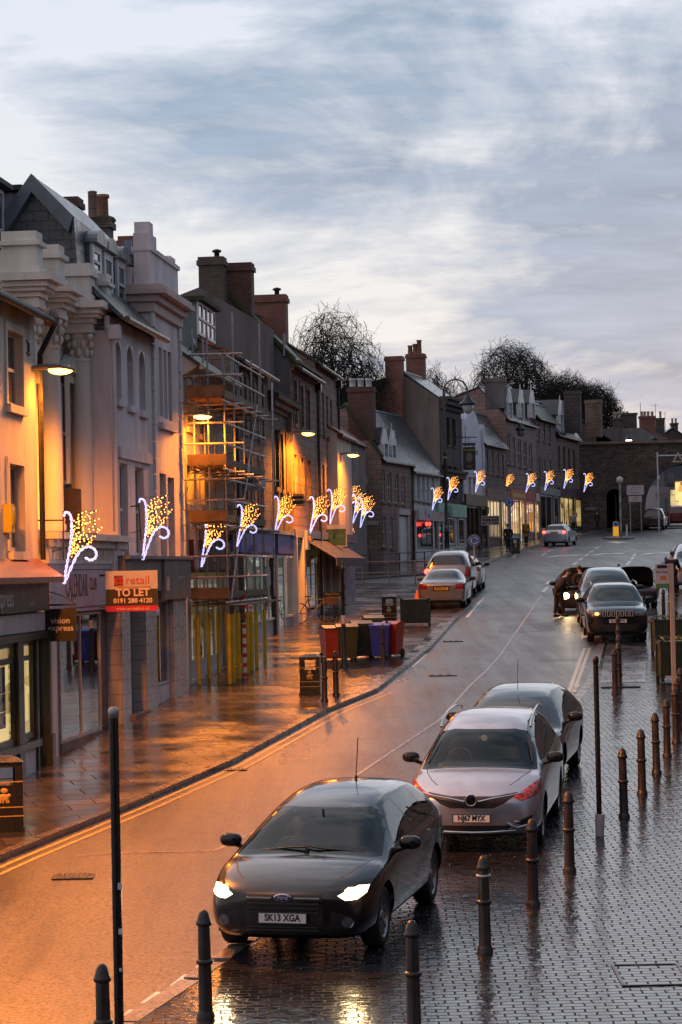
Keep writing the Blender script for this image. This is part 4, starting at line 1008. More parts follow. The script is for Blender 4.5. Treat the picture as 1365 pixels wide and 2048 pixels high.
g.prism([(xs7[0] - 1.4, y1_ - 2.3, 3), (xs7[0] - 1.4, y0_ + 1.5, 3), (xs7[0] - 1.4, y0_ + 1.5, z0_ - 1.5), (xs7[0] - 1.4, y0_, z0_), (xs7[0] - 1.4, y1_, z1_), (xs7[0] - 1.4, y1_ - 2.3, z1_ - 1.4)], (1.35, 0, 0)); g.build('rear_gable', MT['greyren'], b7)
g = MB(); yv, zv = f7.side(569, 712, xs7[0] - .1); g.cyl((xs7[0] - .12, yv, zv), (xs7[0] - .12, yv, zv + .75), .05, n=8); g.build('vent_pipe', MT['steel'], b7)
# ground floor shops of 7 and 8
zt_, zf_ = f7.Z(640, 1080), f7.Z(640, 1095)
xq = [f7.X(u, 1180) for u in (590, 606, 613, 640, 655, 668, 680)]
g = MB(); g.box(xq[0] - .2, xs7[2], -.1, .1, zf_ + .3, zt_ + .3); g.build('fascia', mat('grey white fascia', (.4, .38, .37), .5), b7)
g = MB(); g.box(xq[1], xq[2] + .6, -.2, -.1, f7.Z(615, 1100), f7.Z(615, 1062)); fs = g.build('shop_sign', mat('pale blue sign', (.25, .36, .5), .4), b7)
put_text('lettering', 'SALON', .3, mat('orange lettering', (.5, .22, .05), .5, var=0), fs, ((xq[1] + xq[2] + .6) / 2, -.205, f7.Z(615, 1080)), (1, 0, 0), (0, 0, 1), bold=.01)
shop_glass(b7, xq[2] - .2, xq[3], .5, zf_ + .2, -.02, 'white', 3, .08, SG, inmat=litroom('dim amber shop', (.75, .45, .16), .22))
shop_glass(b7, xq[3] + .3, xq[4] + .4, .4, zf_ + .2, -.02, 'white', 2, .08, SG)
shop_glass(b7, xq[4] + .7, xq[6] - .2, .4, zf_ + .2, -.02, 'white', 2, .08, SG)
for xx in (xq[0], xq[1] - .2, xq[3] + .15, xq[4] + .55, xs7[2] - .1):
    g = MB(); g.box(xx - .13, xx + .13, -.12, .2, -.5, zf_ + .3); g.build('pilaster', MT['white'], b7)
g = MB(); g.box(xq[0] + .15, xq[1] - .33, .1, .16, -.5, zf_ + .2); g.build('door', mat('dark door', (.06, .03, .03), .5), b7)
g = MB(); g.box(xq[0] - .1, xs7[2], -.02, .4, -.5, .4); g.build('stall_riser', MT['pinkren'], b7)
# awning
aw = MB(); z0_, z1_ = zf_ + .25, zf_ - .45
aw.prism([(xq[2] - .3, 0, z0_), (xq[6] - .6, 0, z0_), (xq[6] - .6, -1.1, z1_), (xq[2] - .3, -1.1, z1_)], (0, 0, .04)); aw.box(xq[2] - .3, xq[6] - .6, -1.13, -1.1, z1_ - .25, z1_ + .05)
aw.build('awning', mat('grey mauve awning', (.07, .06, .08), .7), b7)
# ---- 9. narrow corner shop with purple shutters
f9 = Fr(G(693, 1209, PH), .12)
xs9 = [f9.X(675, 900), f9.X(708, 1150)]
e9 = f9.Z(690, 872)
b9 = building('narrow rendered corner building with a purple shuttered phone shop on the street corner', f9, xs9[0], xs9[1], e9, 'cream', [], 4, roof=dict(ry=2, rz=e9 + 1.3, mat='pantile', over=.15))
g = MB(); g.box(xs9[0] + .6, xs9[1] + .02, -.12, .0, f9.Z(700, 1086), f9.Z(700, 1070)); g.box(xs9[1], xs9[1] + .35, -.12, 1.5, f9.Z(700, 1086), f9.Z(700, 1070)); g.build('fascia', mat('purple fascia', (.09, .04, .16), .4), b9)
shm = bricky('blue roller shutter', (.06, .07, .22), (.05, .06, .2), (.02, .02, .06), 4, .09, .02, .4, .2, .5)
g = MB(); g.box(xs9[0] + .6, xs9[1] - .05, -.06, .0, 0, f9.Z(700, 1087)); g.build('roller_shutter', shm, b9)

# ================================================================ JUNCTION + RIGHT-HAND ROW (one building line)
tR = Fr(Vector((2.26, 134.9, gz(134.9) + .1)), .2638)
def xr(u, v=950): return tR.X(u, v)
def far_building(label, u0_, u1_, vt, wm, wins, depth=8, roof=None, wkw=None, um=None, sv=None):
    um = um or (u0_ + u1_) / 2
    x0, x1 = xr(u0_, vt), xr(u1_, vt); zt_ = tR.Z(um, vt)
    k = dict(fm='white', nx=1, sill='stone', ft=.09); k.update(wkw or {})
    W = wins_px(tR, wins, **k)
    if roof and 'px' in roof:
        ry, rz = tR.side(roof['px'][0], roof['px'][1], x0); roof = dict(roof); roof.pop('px'); roof['ry'] = max(1.0, ry); roof['rz'] = rz; depth = max(depth, roof['ry'] * 2)
    hl = [(x0 + .3, x1 - .3, tR.gz((x0 + x1) / 2) - .3, tR.Z(um, sv) - .02)] if sv else []
    b = building(label, tR, x0 + .01, x1 - .01, zt_, wm, W, depth, roof=roof, z0=-1.0, holes=hl)
    fit_windows(b, W); return b, x0, x1, zt_
def shopfront(b, x0, x1, zf0, zf1, fm, gm='white', cols=3, inm=None, sill=.6, glass=None, door=True, pil='white'):
    g = MB(); g.box(x0 + .05, x1 - .05, -.25, .0, zf0, zf1); f_ = g.build('fascia', fm, b)
    gb = lambda xx: tR.gz(xx)
    xd = x0 + (x1 - x0) * .62
    zb = gb((x0 + x1) / 2)
    shop_glass(b, x0 + .3, xd - .1, zb + sill, zf0 - .05, -.12, gm, cols, .1, glass or SG, inmat=inm, dep=.1 + .6)
    shop_glass(b, xd + .9, x1 - .3, zb + sill, zf0 - .05, -.12, gm, max(1, cols - 2), .1, glass or SG, inmat=inm, dep=.7)
    g = MB(); g.box(x0 + .2, xd, -.1, -.02, zb - .8, zb + sill); g.box(xd + .85, x1 - .2, -.1, -.02, zb - .8, zb + sill); g.build('stall_riser', MT[pil], b)
    g = MB(); g.box(xd + .05, xd + .85, -.08, -.03, zb - .8, zf0 - .4); g.build('door', inm or MT['darkwood'], b)
    for xx in (x0 + .14, x1 - .14, xd):
        g = MB(); g.box(xx - .12, xx + .12, -.2, -.02, zb - .8, zf0 - .002); g.build('pilaster', MT[pil], b)
    return f_
# 10 corner house
b10, xa, xb, zt_ = far_building('sandstone corner house with a round window in its gable and a pale doorcase', 763, 823, 918, 'stone_pink',
    [(763 + 1, 771, 940, 1003), (777, 784, 944, 1005), (791, 798, 948, 1007), (804, 811, 952, 1009), (766, 773, 1033, 1093), (781, 787, 1034, 1096)], roof=dict(px=(690, 812), mat='slate', over=.2, cope=(xr(763, 918),), copemat='moss'))
ry10, rz10 = tR.side(690, 812, xa)
g = MB(); yc, zc_ = tR.side(710, 963, xa)
n = 20
for i in range(n):
    t0, t1 = 2 * PI * i / n, 2 * PI * (i + 1) / n
    g.prism([(xa - .05, yc + r * cos(t), zc_ + r * sin(t)) for r, t in ((.63, t0), (.75, t0), (.75, t1), (.63, t1))], (.08, 0, 0))
rw = g.build('round_window', MT['offwhite'], b10)
g = MB(); g.lathe([(.63, 0), (.63, .02)], (xa - .03, yc, zc_), 20, axis='x'); g.build('pane', mat('dark round pane', (.05, .025, .02), .3), rw)
g = MB(); ya, za = tR.side(722, 1047, xa); yb, _ = tR.side(758, 1047, xa); g.box(xa - .06, xa - .02, min(ya, yb), max(ya, yb), za - .1, za + .1); np_ = g.build('street_nameplate', MT['white'], b10)
put_text('lettering', 'GOLDEN SQUARE', .14, MT['black'], np_, (xa - .062, (ya + yb) / 2, za), (0, -1, 0), (0, 0, 1))
g = MB(); x_ = xr(793, 1040); x1_ = xr(815, 1040); zz = tR.gz(x_); zt2 = tR.Z(804, 1030)
g.box(x_, x_ + .3, -.14, .0, zz - .3, zt2); g.box(x1_ - .3, x1_, -.14, .0, zz - .3, zt2); g.box(x_, x1_, -.2, 0, zt2, zt2 + .35); g.build('doorcase', mat('pale pink doorcase', (.5, .42, .44), .5), b10)
g = MB(); g.box(x_ + .35, x1_ - .35, -.04, -.0, zz - .3, zt2 - .1)
d_ = g.build('door', MT['white'], b10)
downpipe(b10, xb - .1, 0, zt_ - .2)
stack(b10, tR, 695, 745, 775, 860, xa, 'brick_old', 'square brick stack with three white pots', False)
for uu in (703, 719, 735):
    y_, z_ = tR.side(uu, 772, xa); g = MB(); g.lathe([(.17, 0), (.17, .35), (.2, .37), (.19, .45), (.1, .45)], (xa + .3, y_, z_ - .02), 10); g.build('chimney_pot', MT['white'], b10)
yd = .15; x_, z_ = tR.loc(770, 905, yd)
for dx in (0.1, 2.0):
    dormer_pt(b10, xa + 1.0 + dx, 1.1, yd, z_ - .5, z_ + 1.25)
# red pantiled house behind
fp = Fr(P(672, 900, 118), .12)
pz = P(690, 757, 118).z - fp.o.z; pe = P(690, 860, 118).z - fp.o.z
bp = building('house with a red pantiled roof seen beyond the long front', fp, 0, 16, pe, 'brownren', [], 9, y=0.3, roof=dict(ry=3, rz=pz, mat='pantile', over=.1), z0=-8)
# 11 white
b11, xa, xb, zt_ = far_building('white rendered house with a steep slate roof above a small takeaway and estate shopfront', 823, 880, 940, 'whiteren',
    [(825, 831, 948, 1000), (835, 841, 950, 1002), (845, 850, 953, 1004), (854, 859, 955, 1005), (864, 869, 957, 1006)], roof=dict(px=(745, 824), mat='slate', over=.2), sv=1042)
zf0, zf1 = tR.Z(850, 1042), tR.Z(850, 1022)
f_ = shopfront(b11, xa, xb, zf0, zf1, mat('beige fascia', (.4, .33, .3), .5), 'darkwood', 3, MT_paleroom)
for k, dx in enumerate((1.2, 3.1)):
    g = MB(); g.box(xa + dx - .8, xa + dx + .8, -.3, -.26, zf0 + .02, zf1 + .1); g.build('sign_panel', mat('pale lilac sign', (.42, .42, .52), .5), b11)
put_text('lettering', 'b&g', .4, mat('blue lettering', (.05, .08, .3), .5, var=0), f_, (xa + 3.1, -.305, (zf0 + zf1) / 2), (1, 0, 0), (0, 0, 1))
red = emit('red lamp', (1, .03, .02), 6, False)
for uu in (854, 859.5):
    x_, z_ = tR.loc(uu, 1048, -.4); g = MB(); g.blob((x_, -.4, z_), (.13, .1, .13), 1, 8, 6); g.build('red_lamp', red, b11)
# 12 blackened ornate
b12, xa, xb, zt_ = far_building('ornate blackened stone building with a heavy cornice, behind the heritage lamp post', 880, 922, 803, 'stone_dark',
    [(893, 899, 835, 890), (905, 911, 838, 892), (884, 889, 930, 985), (897, 903, 932, 990), (908, 914, 934, 992)], wkw=dict(fm='darkwood', sill='stone_dark', sur='stone_dark'), um=900,
    roof=dict(px=(808, 747), mat='slate', over=.3), depth=9, sv=1034)
for a, b_, o_ in ((-.6, -.35, .2), (-.347, -.05, .5), (-.047, .15, .7), (-4.9, -4.6, .25), (-4.597, -4.4, .4)): band(b12, 'cornice', xa, xb, zt_ + a, zt_ + b_, o_, 'stone_dark')
g = MB(); ry12, rz12 = tR.side(808, 747, xa)
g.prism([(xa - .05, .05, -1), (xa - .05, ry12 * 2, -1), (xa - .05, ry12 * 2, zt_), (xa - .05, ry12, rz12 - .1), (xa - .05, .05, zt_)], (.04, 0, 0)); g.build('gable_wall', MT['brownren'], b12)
stack(b12, tR, 770, 803, 713, 850, xa - .8, 'brick', 'tall red brick stack on the gable', False)
stack(b12, tR, 812, 847, 708, 770, xa + 5, 'brick', 'red brick stack with three pots', False)
for uu, h_ in ((819, .6), (829, .7), (837, .95)):
    y_, z_ = tR.side(uu, 708, xa + 5); g = MB(); g.lathe([(.17, 0), (.14, h_ - .1), (.19, h_ - .08), (.17, h_), (.1, h_)], (xa + 5.3, y_, z_ - .02), 10); g.build('chimney_pot', MT['terracotta'], b12)
g = MB(); y0_, z0_ = tR.side(745, 760, xa - 1); y1_, z1_ = tR.side(803, 755, xa - 1)
g.prism([(xa - 1, y1_, 2), (xa - 1, y0_, 2), (xa - 1, y0_, z0_ - 1.6), (xa - 1, y0_ - .5, z0_ - .9), (xa - 1, y1_ + .4, z1_ + .2), (xa - 1, y1_, z1_)], (.9, 0, 0)); g.build('brick_gable', MT['brick'], b12)
zf0, zf1 = tR.Z(900, 1034), tR.Z(900, 1008)
grn = mat('pale green fascia', (.22, .5, .38), .45, var=.08)
f_ = shopfront(b12, xa - 2.0, xb, zf0, zf1, grn, 'white', 3, MT_paleroom, pil='whiteren')
g = MB(); x_, z_ = tR.loc(901, 1021, -.27); g.blob((x_, -.27, z_), (.75, .03, .42), 1, 16, 8); g.box(x_ - 1.6, x_ - .2, -.28, -.24, z_ - .1, z_ + .12); g.build('green_logo', mat('dark green emblem', (.02, .2, .1), .5), f_)
# 13 pub with arched white gable
b13, xa, xb, zt_ = far_building('narrow white pub front rising to a curved gable with a painted panel', 922, 966, 855, 'whiteren',
    [(938, 943, 940, 1000), (947, 952, 942, 1000)], depth=6, um=940, sv=1012)
g = MB(); xm = (xa + xb) / 2; r = (xb - xa) * .32
pts = [(xm + r * cos(t * PI / 10), -.03, zt_ - .4 + 1.6 * sin(t * PI / 10)) for t in range(11)]; g.prism(pts, (0, .5, 0))
g.box(xa, xa + .5, -.1, .4, zt_ - 5, zt_ + .4); g.box(xb - .5, xb, -.1, .4, zt_ - 5, zt_ + .4); g.box(xm - r, xm + r, -.06, 0, zt_ - 3.3, zt_ - .4)
gp = g.build('curved_gable', mat('lilac white painted gable', (.5, .52, .62), .5), b13)
put_text('lettering', 'THE\nLEAPING SALMON', .42, mat('dark lettering', (.1, .1, .12), .5, var=0), gp, (xm, -.07, zt_ - 1.4), (1, 0, 0), (0, 0, 1), sx=.8)
zf0, zf1 = tR.Z(945, 1012), tR.Z(945, 990)
f_ = shopfront(b13, xa, xb, zf0, zf1, mat('black gold fascia', (.06, .045, .02), .4), 'darkwood', 3, None, pil='stone_dark')
# 14
b14, xa, xb, zt_ = far_building('stone building with four small upper windows and a pale slate roof, next to the pub', 966, 1012, 886, 'stone',
    [(972, 977, 900, 945), (983, 988, 903, 948), (994, 999, 906, 950), (1004, 1008, 908, 952)], roof=dict(px=(925, 822), mat='slate', over=.2), sv=1000)
zf0, zf1 = tR.Z(990, 1000), tR.Z(990, 978)
f_ = shopfront(b14, xa, xb, zf0, zf1, MT['stone_pink'], 'offwhite', 4, LIT_yellow, glass=SGc, pil='stone')
# 15
b15, xa, xb, zt_ = far_building('pink sandstone building with five tall windows, three white pointed dormers and lit red shops', 1012, 1072, 842, 'stone_pink',
    [(1015, 1021, 868, 928), (1026, 1031, 873, 930), (1037, 1043, 879, 933), (1048, 1054, 884, 936), (1059, 1065, 888, 940)], roof=dict(px=(958, 775), mat='slate', over=.2, copemat='moss'), sv=1002)
for uu in (1012, 1036, 1058):
    x_, z_ = tR.loc(uu + 2, 833, .1); dormer_pt(b15, x_ + .6, 1.4, .1, z_ - .1, z_ + 1.9)
zf0, zf1 = tR.Z(1040, 1002), tR.Z(1040, 982)
f_ = shopfront(b15, xa, (xa + xb) / 2, zf0, zf1, mat('red yellow fascia', (.5, .06, .03), .4), 'offwhite', 4, LIT_far, glass=SGc, pil='offwhite')
put_text('lettering', 'Iceland', .42, mat('white lettering', (.7, .6, .5), .5, var=0), f_, ((xa * 3 + xb) / 4, -.255, (zf0 + zf1) / 2), (1, 0, 0), (0, 0, 1)) if False else None
g = MB(); g.box(xa + .5, (xa + xb) / 2 - .5, -.29, -.252, (zf0 + zf1) / 2 - .15, (zf0 + zf1) / 2 + .12); g.build('yellow_stripe', mat('yellow stripe', (.6, .4, .04), .4), f_)
f_ = shopfront(b15, (xa + xb) / 2, xb, zf0, zf1, mat('deep red fascia', (.4, .02, .02), .4), 'redpaint' if 'redpaint' in MT else 'white', 3, LIT_warm, glass=SGc, pil='stone_pink')
g = MB(); g.box(xb - 2.0, xb - .8, -.3, -.252, zf0 + .1, zf1 - .05); g.build('white_emblem', MT['white'], f_)
# 16
b16, xa, xb, zt_ = far_building('dark stone building with bow windows on two floors, between the two dormered houses', 1072, 1112, 836, 'stone',
    [(1075, 1080, 845, 880), (1086, 1091, 846, 882), (1097, 1102, 849, 885), (1077, 1081, 915, 955), (1088, 1092, 917, 957), (1099, 1103, 920, 958)], roof=dict(px=(1058, 802), mat='slate_moss', over=.3), sv=990)
zf0, zf1 = tR.Z(1092, 990), tR.Z(1092, 976)
f_ = shopfront(b16, xa, xb, zf0, zf1, mat('grey sign', (.3, .28, .27), .5), 'white', 2, None, pil='stone')
# 17
b17, xa, xb, zt_ = far_building('last stone house before the town wall, with two white dormers and maroon shopfront', 1112, 1158, 868, 'stone',
    [(1117, 1121, 890, 940), (1127, 1131, 893, 942), (1137, 1141, 897, 944), (1147, 1151, 900, 946)], roof=dict(px=(1070, 805), mat='slate', over=.3), wkw=dict(fm='darkwood'), sv=994)
for uu in (1116, 1143):
    x_, z_ = tR.loc(uu + 2, 862, .1); dormer_pt(b17, x_ + .6, 1.6, .1, z_ - .1, z_ + 2.4, m='white')
zf0, zf1 = tR.Z(1135, 994), tR.Z(1135, 978)
f_ = shopfront(b17, xa, xb, zf0, zf1, mat('maroon fascia', (.07, .03, .05), .5), 'darkwood', 3, LIT_yellow, glass=SGc, pil='stone_dark')
# grey stacks behind the right-hand row
for (par, u0_, u1_, vt, vb, off, m_) in ((b15, 970, 1008, 757, 800, 0, 'greyren'), (b17, 1128, 1160, 782, 850, 4, 'stone_dark'), (b17, 1170, 1202, 800, 860, 12, 'stone')):
    stack(par, tR, u0_, u1_, vt, vb, (xr(1012, 850) if par is b15 else xr(1112, 850)) + off, m_, 'broad grey stack', False)

# ================================================================ TOWN WALL WITH THE ARCH
DW = 205.0
def aw_(u, v, D=DW): p = P(u, v, D); return p.x, p.z
wz = aw_(1250, 888)[1]
root = thing('town_wall', 'dark rubble stone town wall with a big road arch and a small footway arch', 'wall', (0, DW, 0))
xl = aw_(1156, 950)[0]; xrr = 46.0
sa = [aw_(1215, 1060)[0], aw_(1246, 1060)[0]]; saz = aw_(1230, 978)[1]
ba0 = aw_(1291, 1010)[0]; bR = 3.75; bcx = ba0 + bR; bcz = aw_(1376, 1014)[1]
g = MB()
gz0 = gz(DW) - 1
def arch_profile(x0, x1, zs, n=14):
    c = (x0 + x1) / 2; r = (x1 - x0) / 2
    return [(c - r * cos(PI * i / n), zs + r * sin(PI * i / n)) for i in range(n + 1)]
Tk = 5.0
def archwall(xa, xb, prof, zt):
    # fill between xa..xb above the arch profile
    x0, x1 = prof[0][0], prof[-1][0]
    for yy in (0, Tk):
        g.quad((xa, yy, gz0), (x0, yy, gz0), (x0, yy, zt), (xa, yy, zt)); g.quad((x1, yy, gz0), (xb, yy, gz0), (xb, yy, zt), (x1, yy, zt))
        for (p, q) in zip(prof[:-1], prof[1:]): g.quad((p[0], yy, p[1]), (q[0], yy, q[1]), (q[0], yy, zt), (p[0], yy, zt))
    g.quad((x0, 0, gz0), (x0, Tk, gz0), (x0, Tk, prof[0][1]), (x0, 0, prof[0][1])); g.quad((x1, 0, gz0), (x1, Tk, gz0), (x1, Tk, prof[-1][1]), (x1, 0, prof[-1][1]))
    for (p, q) in zip(prof[:-1], prof[1:]): g.quad((p[0], 0, p[1]), (q[0], 0, q[1]), (q[0], Tk, q[1]), (p[0], Tk, p[1]))
r_ = (sa[1] - sa[0]) / 2
archwall(xl, aw_(1268, 1000)[0], arch_profile(sa[0], sa[1], saz - r_), wz)
archwall(aw_(1268, 1000)[0], xrr, arch_profile(ba0, ba0 + 2 * bR, bcz), wz)
g.quad((xl, 0, wz), (xrr, 0, wz), (xrr, Tk, wz), (xl, Tk, wz)); g.quad((xl, 0, gz0), (xl, Tk, gz0), (xl, Tk, wz), (xl, 0, wz))
g.build('masonry', MT['rubble'], root)
g = MB(); g.box(xl, xrr, -.2, Tk, wz + .002, wz + .25); g.build('coping', MT['stone'], root)
g = MB()
for x0, x1, zs, w_ in ((ba0, ba0 + 2 * bR, bcz, .55), (sa[0], sa[1], saz - r_, .35)):
    c = (x0 + x1) / 2; r = (x1 - x0) / 2; n = 22
    for i in range(n):
        t0, t1 = PI * i / n + .01, PI * (i + 1) / n - .01
        g.prism([(c - rr * cos(t), -.06, zs + rr * sin(t)) for rr, t in ((r, t0), (r + w_, t0), (r + w_, t1), (r, t1))], (0, .1, 0))
g.build('voussoirs', MT['stone_dark'], root)
g = MB(); x0, z0 = aw_(1170, 1021); x1, z1 = aw_(1194, 1014); g.box(x0, x1, -.1, 0, z0, z1); g.build('plaque', mat('stone plaque', (.2, .17, .15), .6), root)
# side wall/houses beyond and above the wall
def simple_house(label, x0, x1, y0, y1, ze, zr, wm, rm='slate', along='y', cat='building'):
    t = thing('house', label, cat, ((x0 + x1) / 2, y0, 0))
    cx_ = (x0 + x1) / 2; g = MB(); a, b_ = x0 - cx_, x1 - cx_; d = y1 - y0; zb = gz(y0) - 1
    if along == 'y':   # ridge runs away from us: gable faces us
        g.prism([(a, 0, zb), (b_, 0, zb), (b_, 0, ze), ((a + b_) / 2, 0, zr - .1), (a, 0, ze)], (0, d, 0)); g.build('wall', MT[wm], t)
        g = MB(); m_ = (a + b_) / 2
        g.prism([(a - .2, -.2, ze - .2), (m_, -.2, zr), (m_, -.2, zr + .12), (a - .2, -.2, ze - .05)], (0, d + .4, 0)); g.prism([(b_ + .2, -.2, ze - .2), (m_, -.2, zr), (m_, -.2, zr + .12), (b_ + .2, -.2, ze - .05)], (0, d + .4, 0))
    else:
        g.prism([(a, 0, zb), (a, d, zb), (a, d, ze), (a, d / 2, zr - .1), (a, 0, ze)], (b_ - a, 0, 0)); g.build('wall', MT[wm], t)
        g = MB(); g.prism([(a - .1, -.2, ze - .1), (a - .1, d / 2, zr), (a - .1, d / 2, zr + .12), (a - .1, -.2, ze + .02)], (b_ - a + .2, 0, 0)); g.prism([(a - .1, d + .2, ze - .1), (a - .1, d / 2, zr), (a - .1, d / 2, zr + .12), (a - .1, d + .2, ze + .02)], (b_ - a + .2, 0, 0))
    r = g.build('roof', MT[rm], t); return t, r
def hp(u, v, D): p = P(u, v, D); return p.x, p.z
# gable house just above the wall at its left end: roof slope falls to the right
def slope_house(label, D, uA, vA, uB, vB, wid_u, wm='stone', rm='slate', deep=12):
    """gable end facing us: apex at (uA,vA), right eave at (uB,vB)"""
    ax, az = hp(uA, vA, D); bx, bz = hp(uB, vB, D); x0 = 2 * ax - bx
    return simple_house(label, x0, bx, D, D + deep, bz, az, wm, rm)
h1, r1 = slope_house('stone house with a slate roof rising above the left end of the town wall', 214, 1165, 842, 1235, 888, 0, 'stone_dark')
# terrace of roofs receding behind the wall (ridges run across, falling to the right)
roofs = []
for i, (u0_, v0_, u1_, v1_, D, wm, lab) in enumerate(((1180, 850, 1236, 886, 218, 'stone', 'pale slate roofed house behind the wall, left of the wall-top lamp'),
        (1252, 852, 1288, 888, 222, 'stone_dark', 'slate roofed house behind the wall, right of the wall-top lamp'),
        (1300, 850, 1362, 892, 275, 'stone', 'slate roofed house with stepped roof over the road arch'),
        (1345, 856, 1420, 905, 290, 'stone_dark', 'farthest slate roofed house above the arch at the right edge'))):
    h, r = slope_house(lab, D, u0_, v0_, u1_, v1_, 0, wm)
    roofs.append((h, r, D))
def sky_chimney(par, D, uL, uR, vT, vB, m, pots, lab):
    x0, z1 = hp(uL, vT, D); x1, z0 = hp(uR, vB, D); ox, oy = par.parent.location.x, par.parent.location.y
    g = MB(); g.box(x0 - ox, x1 - ox, D - oy, D - oy + 1.0, z0 - 2, z1 - .2); g.box(x0 - ox - .08, x1 - ox + .08, D - oy - .08, D - oy + 1.08, z1 - .198, z1)
    c = g.build('chimney', MT[m], par); c['label'] = lab
    for u, vt in pots:
        xx, zz = hp(u, vt, D); h_ = zz - z1
        g = MB(); g.lathe([(.14, 0), (.12, h_ * .8), (.17, h_ * .85), (.15, h_), (.08, h_)], (xx - ox, D - oy + .5, z1 - .01), 8); g.build('chimney_pot', MT['buffpot'], c)
sky_chimney(roofs[0][1], 222, 1228, 1248, 836, 865, 'stone_dark', [(1231, 823), (1239, 823)], 'dark stack with two pots')
sky_chimney(roofs[0][1], 224, 1246, 1275, 826, 870, 'stone_dark', [(1249, 822), (1256, 822)], 'broad dark stack')
sky_chimney(roofs[1][1], 228, 1281, 1311, 832, 850, 'brick', [(1285, 822), (1291, 822), (1298, 822), (1306, 822)], 'red brick stack with four pots')
sky_chimney(roofs[2][1], 280, 1312, 1330, 836, 862, 'stone_dark', [(1322, 822)], 'dark stack with one pot')
sky_chimney(roofs[3][1], 295, 1343, 1357, 846, 868, 'stone_dark', [(1346, 836), (1353, 836)], 'small dark stack with two pots')
for (i, u, v0_, v1_) in ((1, 1281, 805, 835), (2, 1311, 807, 830), (2, 1330, 824, 845)):
    r = roofs[i][1]; D = 229 if i == 1 else 283; x0, z1 = hp(u, v0_, D); _, z0 = hp(u, v1_ + 20, D); ox, oy = r.parent.location.x, r.parent.location.y
    g = MB(); g.cyl((x0 - ox, D - oy, z0), (x0 - ox, D - oy, z1), .03, n=5); 
    if u != 1281:
        for k in range(4): g.box(x0 - ox - .5 + .25 * k, x0 - ox - .48 + .25 * k, D - oy - .2, D - oy + .2, z1 - .25, z1 - .22)
        g.box(x0 - ox - .6, x0 - ox + .2, D - oy - .01, D - oy + .01, z1 - .25, z1 - .22)
    g.build('aerial', MT['steel'], r)
# street beyond the arch
D2 = 216
x0, z0 = hp(1290, 1062, D2); 
t = thing('shop_building', 'pale pink shopfront and grey upper floors seen through the road arch', 'building', (hp(1286, 1000, 214)[0], 214, 0))
g = MB(); zb = gz(214) - .5; ztp = hp(1300, 900, 214)[1] + 2
W_ = hp(1330, 1000, 240)[0] - t.location.x
g.prism([(-4, 0, zb), (0, 0, zb), (W_, 26, zb), (W_ - 4, 26, zb)], (0, 0, ztp - zb)); g.build('wall', MT['greyren'], t)
g = MB(); zs0 = gz(216); zf = hp(1310, 975, 220)[1]
g.prism([(.12, .2, zs0), (W_ * .55 + .15, 14, zs0 + .4), (W_ * .55 + .05, 14, zs0 + .4), (.02, .2, zs0)], (0, 0, zf - zs0)); g.build('shop_panel', mat('pale pink panels', (.2, .155, .155), .5), t)
for k in range(4):
    g = MB(); q0, q1 = .3 + k * .12, .36 + k * .12
    g.prism([(W_ * q0 + .1, 26 * q0, zf + 1.2), (W_ * q1 + .1, 26 * q1, zf + 1.2), (W_ * q1 + .0, 26 * q1, zf + 1.2), (W_ * q0 + .0, 26 * q0, zf + 1.2)], (0, 0, 1.6)); g.build('window', MT['white'], t)
DB = 262
x0, z0 = hp(1322, 1025, DB); x1, z1 = hp(1420, 880, DB)
t = thing('shop_building', 'grey building with a brightly lit shopfront, seen through the road arch', 'building', (x0, DB, 0))
g = MB(); g.box(0, x1 - x0 + 6, 0, 8, gz(DB) - 1, z1); g.build('wall', mat('blue grey render', (.09, .10, .12), .8, var=.3), t)
for k in range(5):
    g = MB(); xx = .8 + k * 1.7; g.box(xx, xx + .8, -.06, -.0, z1 - 5.0, z1 - 3.4); g.build('window', MT['pane'], t)
xq0, zq0 = hp(1352, 1020, DB); xq1, zq1 = hp(1400, 962, DB)
g = MB(); g.box(xq0 - x0, xq1 - x0, -.3, -.0, zq0, zq1); g.build('lit_shop_window', LIT_warm, t)
xq0, zq0 = hp(1342, 1020, DB); xq1, zq1 = hp(1350, 980, DB)
g = MB(); g.box(xq0 - x0, xq1 - x0, -.3, -.0, zq0, zq1); g.build('lit_shop_window', LIT_yellow, t)

# ================================================================ THE REST OF THE STREET (outside the frame: opposite row and the building behind the viewer)
def plain_row(label, x0, y0, x1, y1, h, wm, k):
    d = Vector((x1 - x0, y1 - y0, 0)); Lh = d.length; rz_ = math.atan2(-d.y, -d.x); t = thing('town_house', label, 'building', (x1, y1, gz(y0)), rz_)
    g = MB(); hs = [(a, a + 1.1, z, z + 1.7) for a in [1.2 + 2.6 * i for i in range(int((Lh - 1.5) / 2.6))] for z in (4.2, 7.0)]
    wall_grid(g, 0, Lh, -1.5, h, hs, 0); g.quad((0, 0, -1.5), (0, 8, -1.5), (0, 8, h), (0, 0, h)); g.quad((Lh, 0, -1.5), (Lh, 8, -1.5), (Lh, 8, h), (Lh, 0, h)); g.quad((0, 8, -1.5), (Lh, 8, -1.5), (Lh, 8, h), (0, 8, h)); g.build('wall', MT[wm], t)
    for q in hs: window(t, *q, nx=2)
    g = MB(); g.prism([(-.1, -.3, h - .1), (-.1, 4, h + 2.6), (-.1, 8.3, h - .1)], (Lh + .2, 0, 0)); g.build('roof', MT['slate'], t)
    g = MB(); g.box(.3, Lh - .3, -.15, .02, 2.7, 3.4); g.build('fascia', MT['lead'], t)
    return t
yy_ = -12.0; 
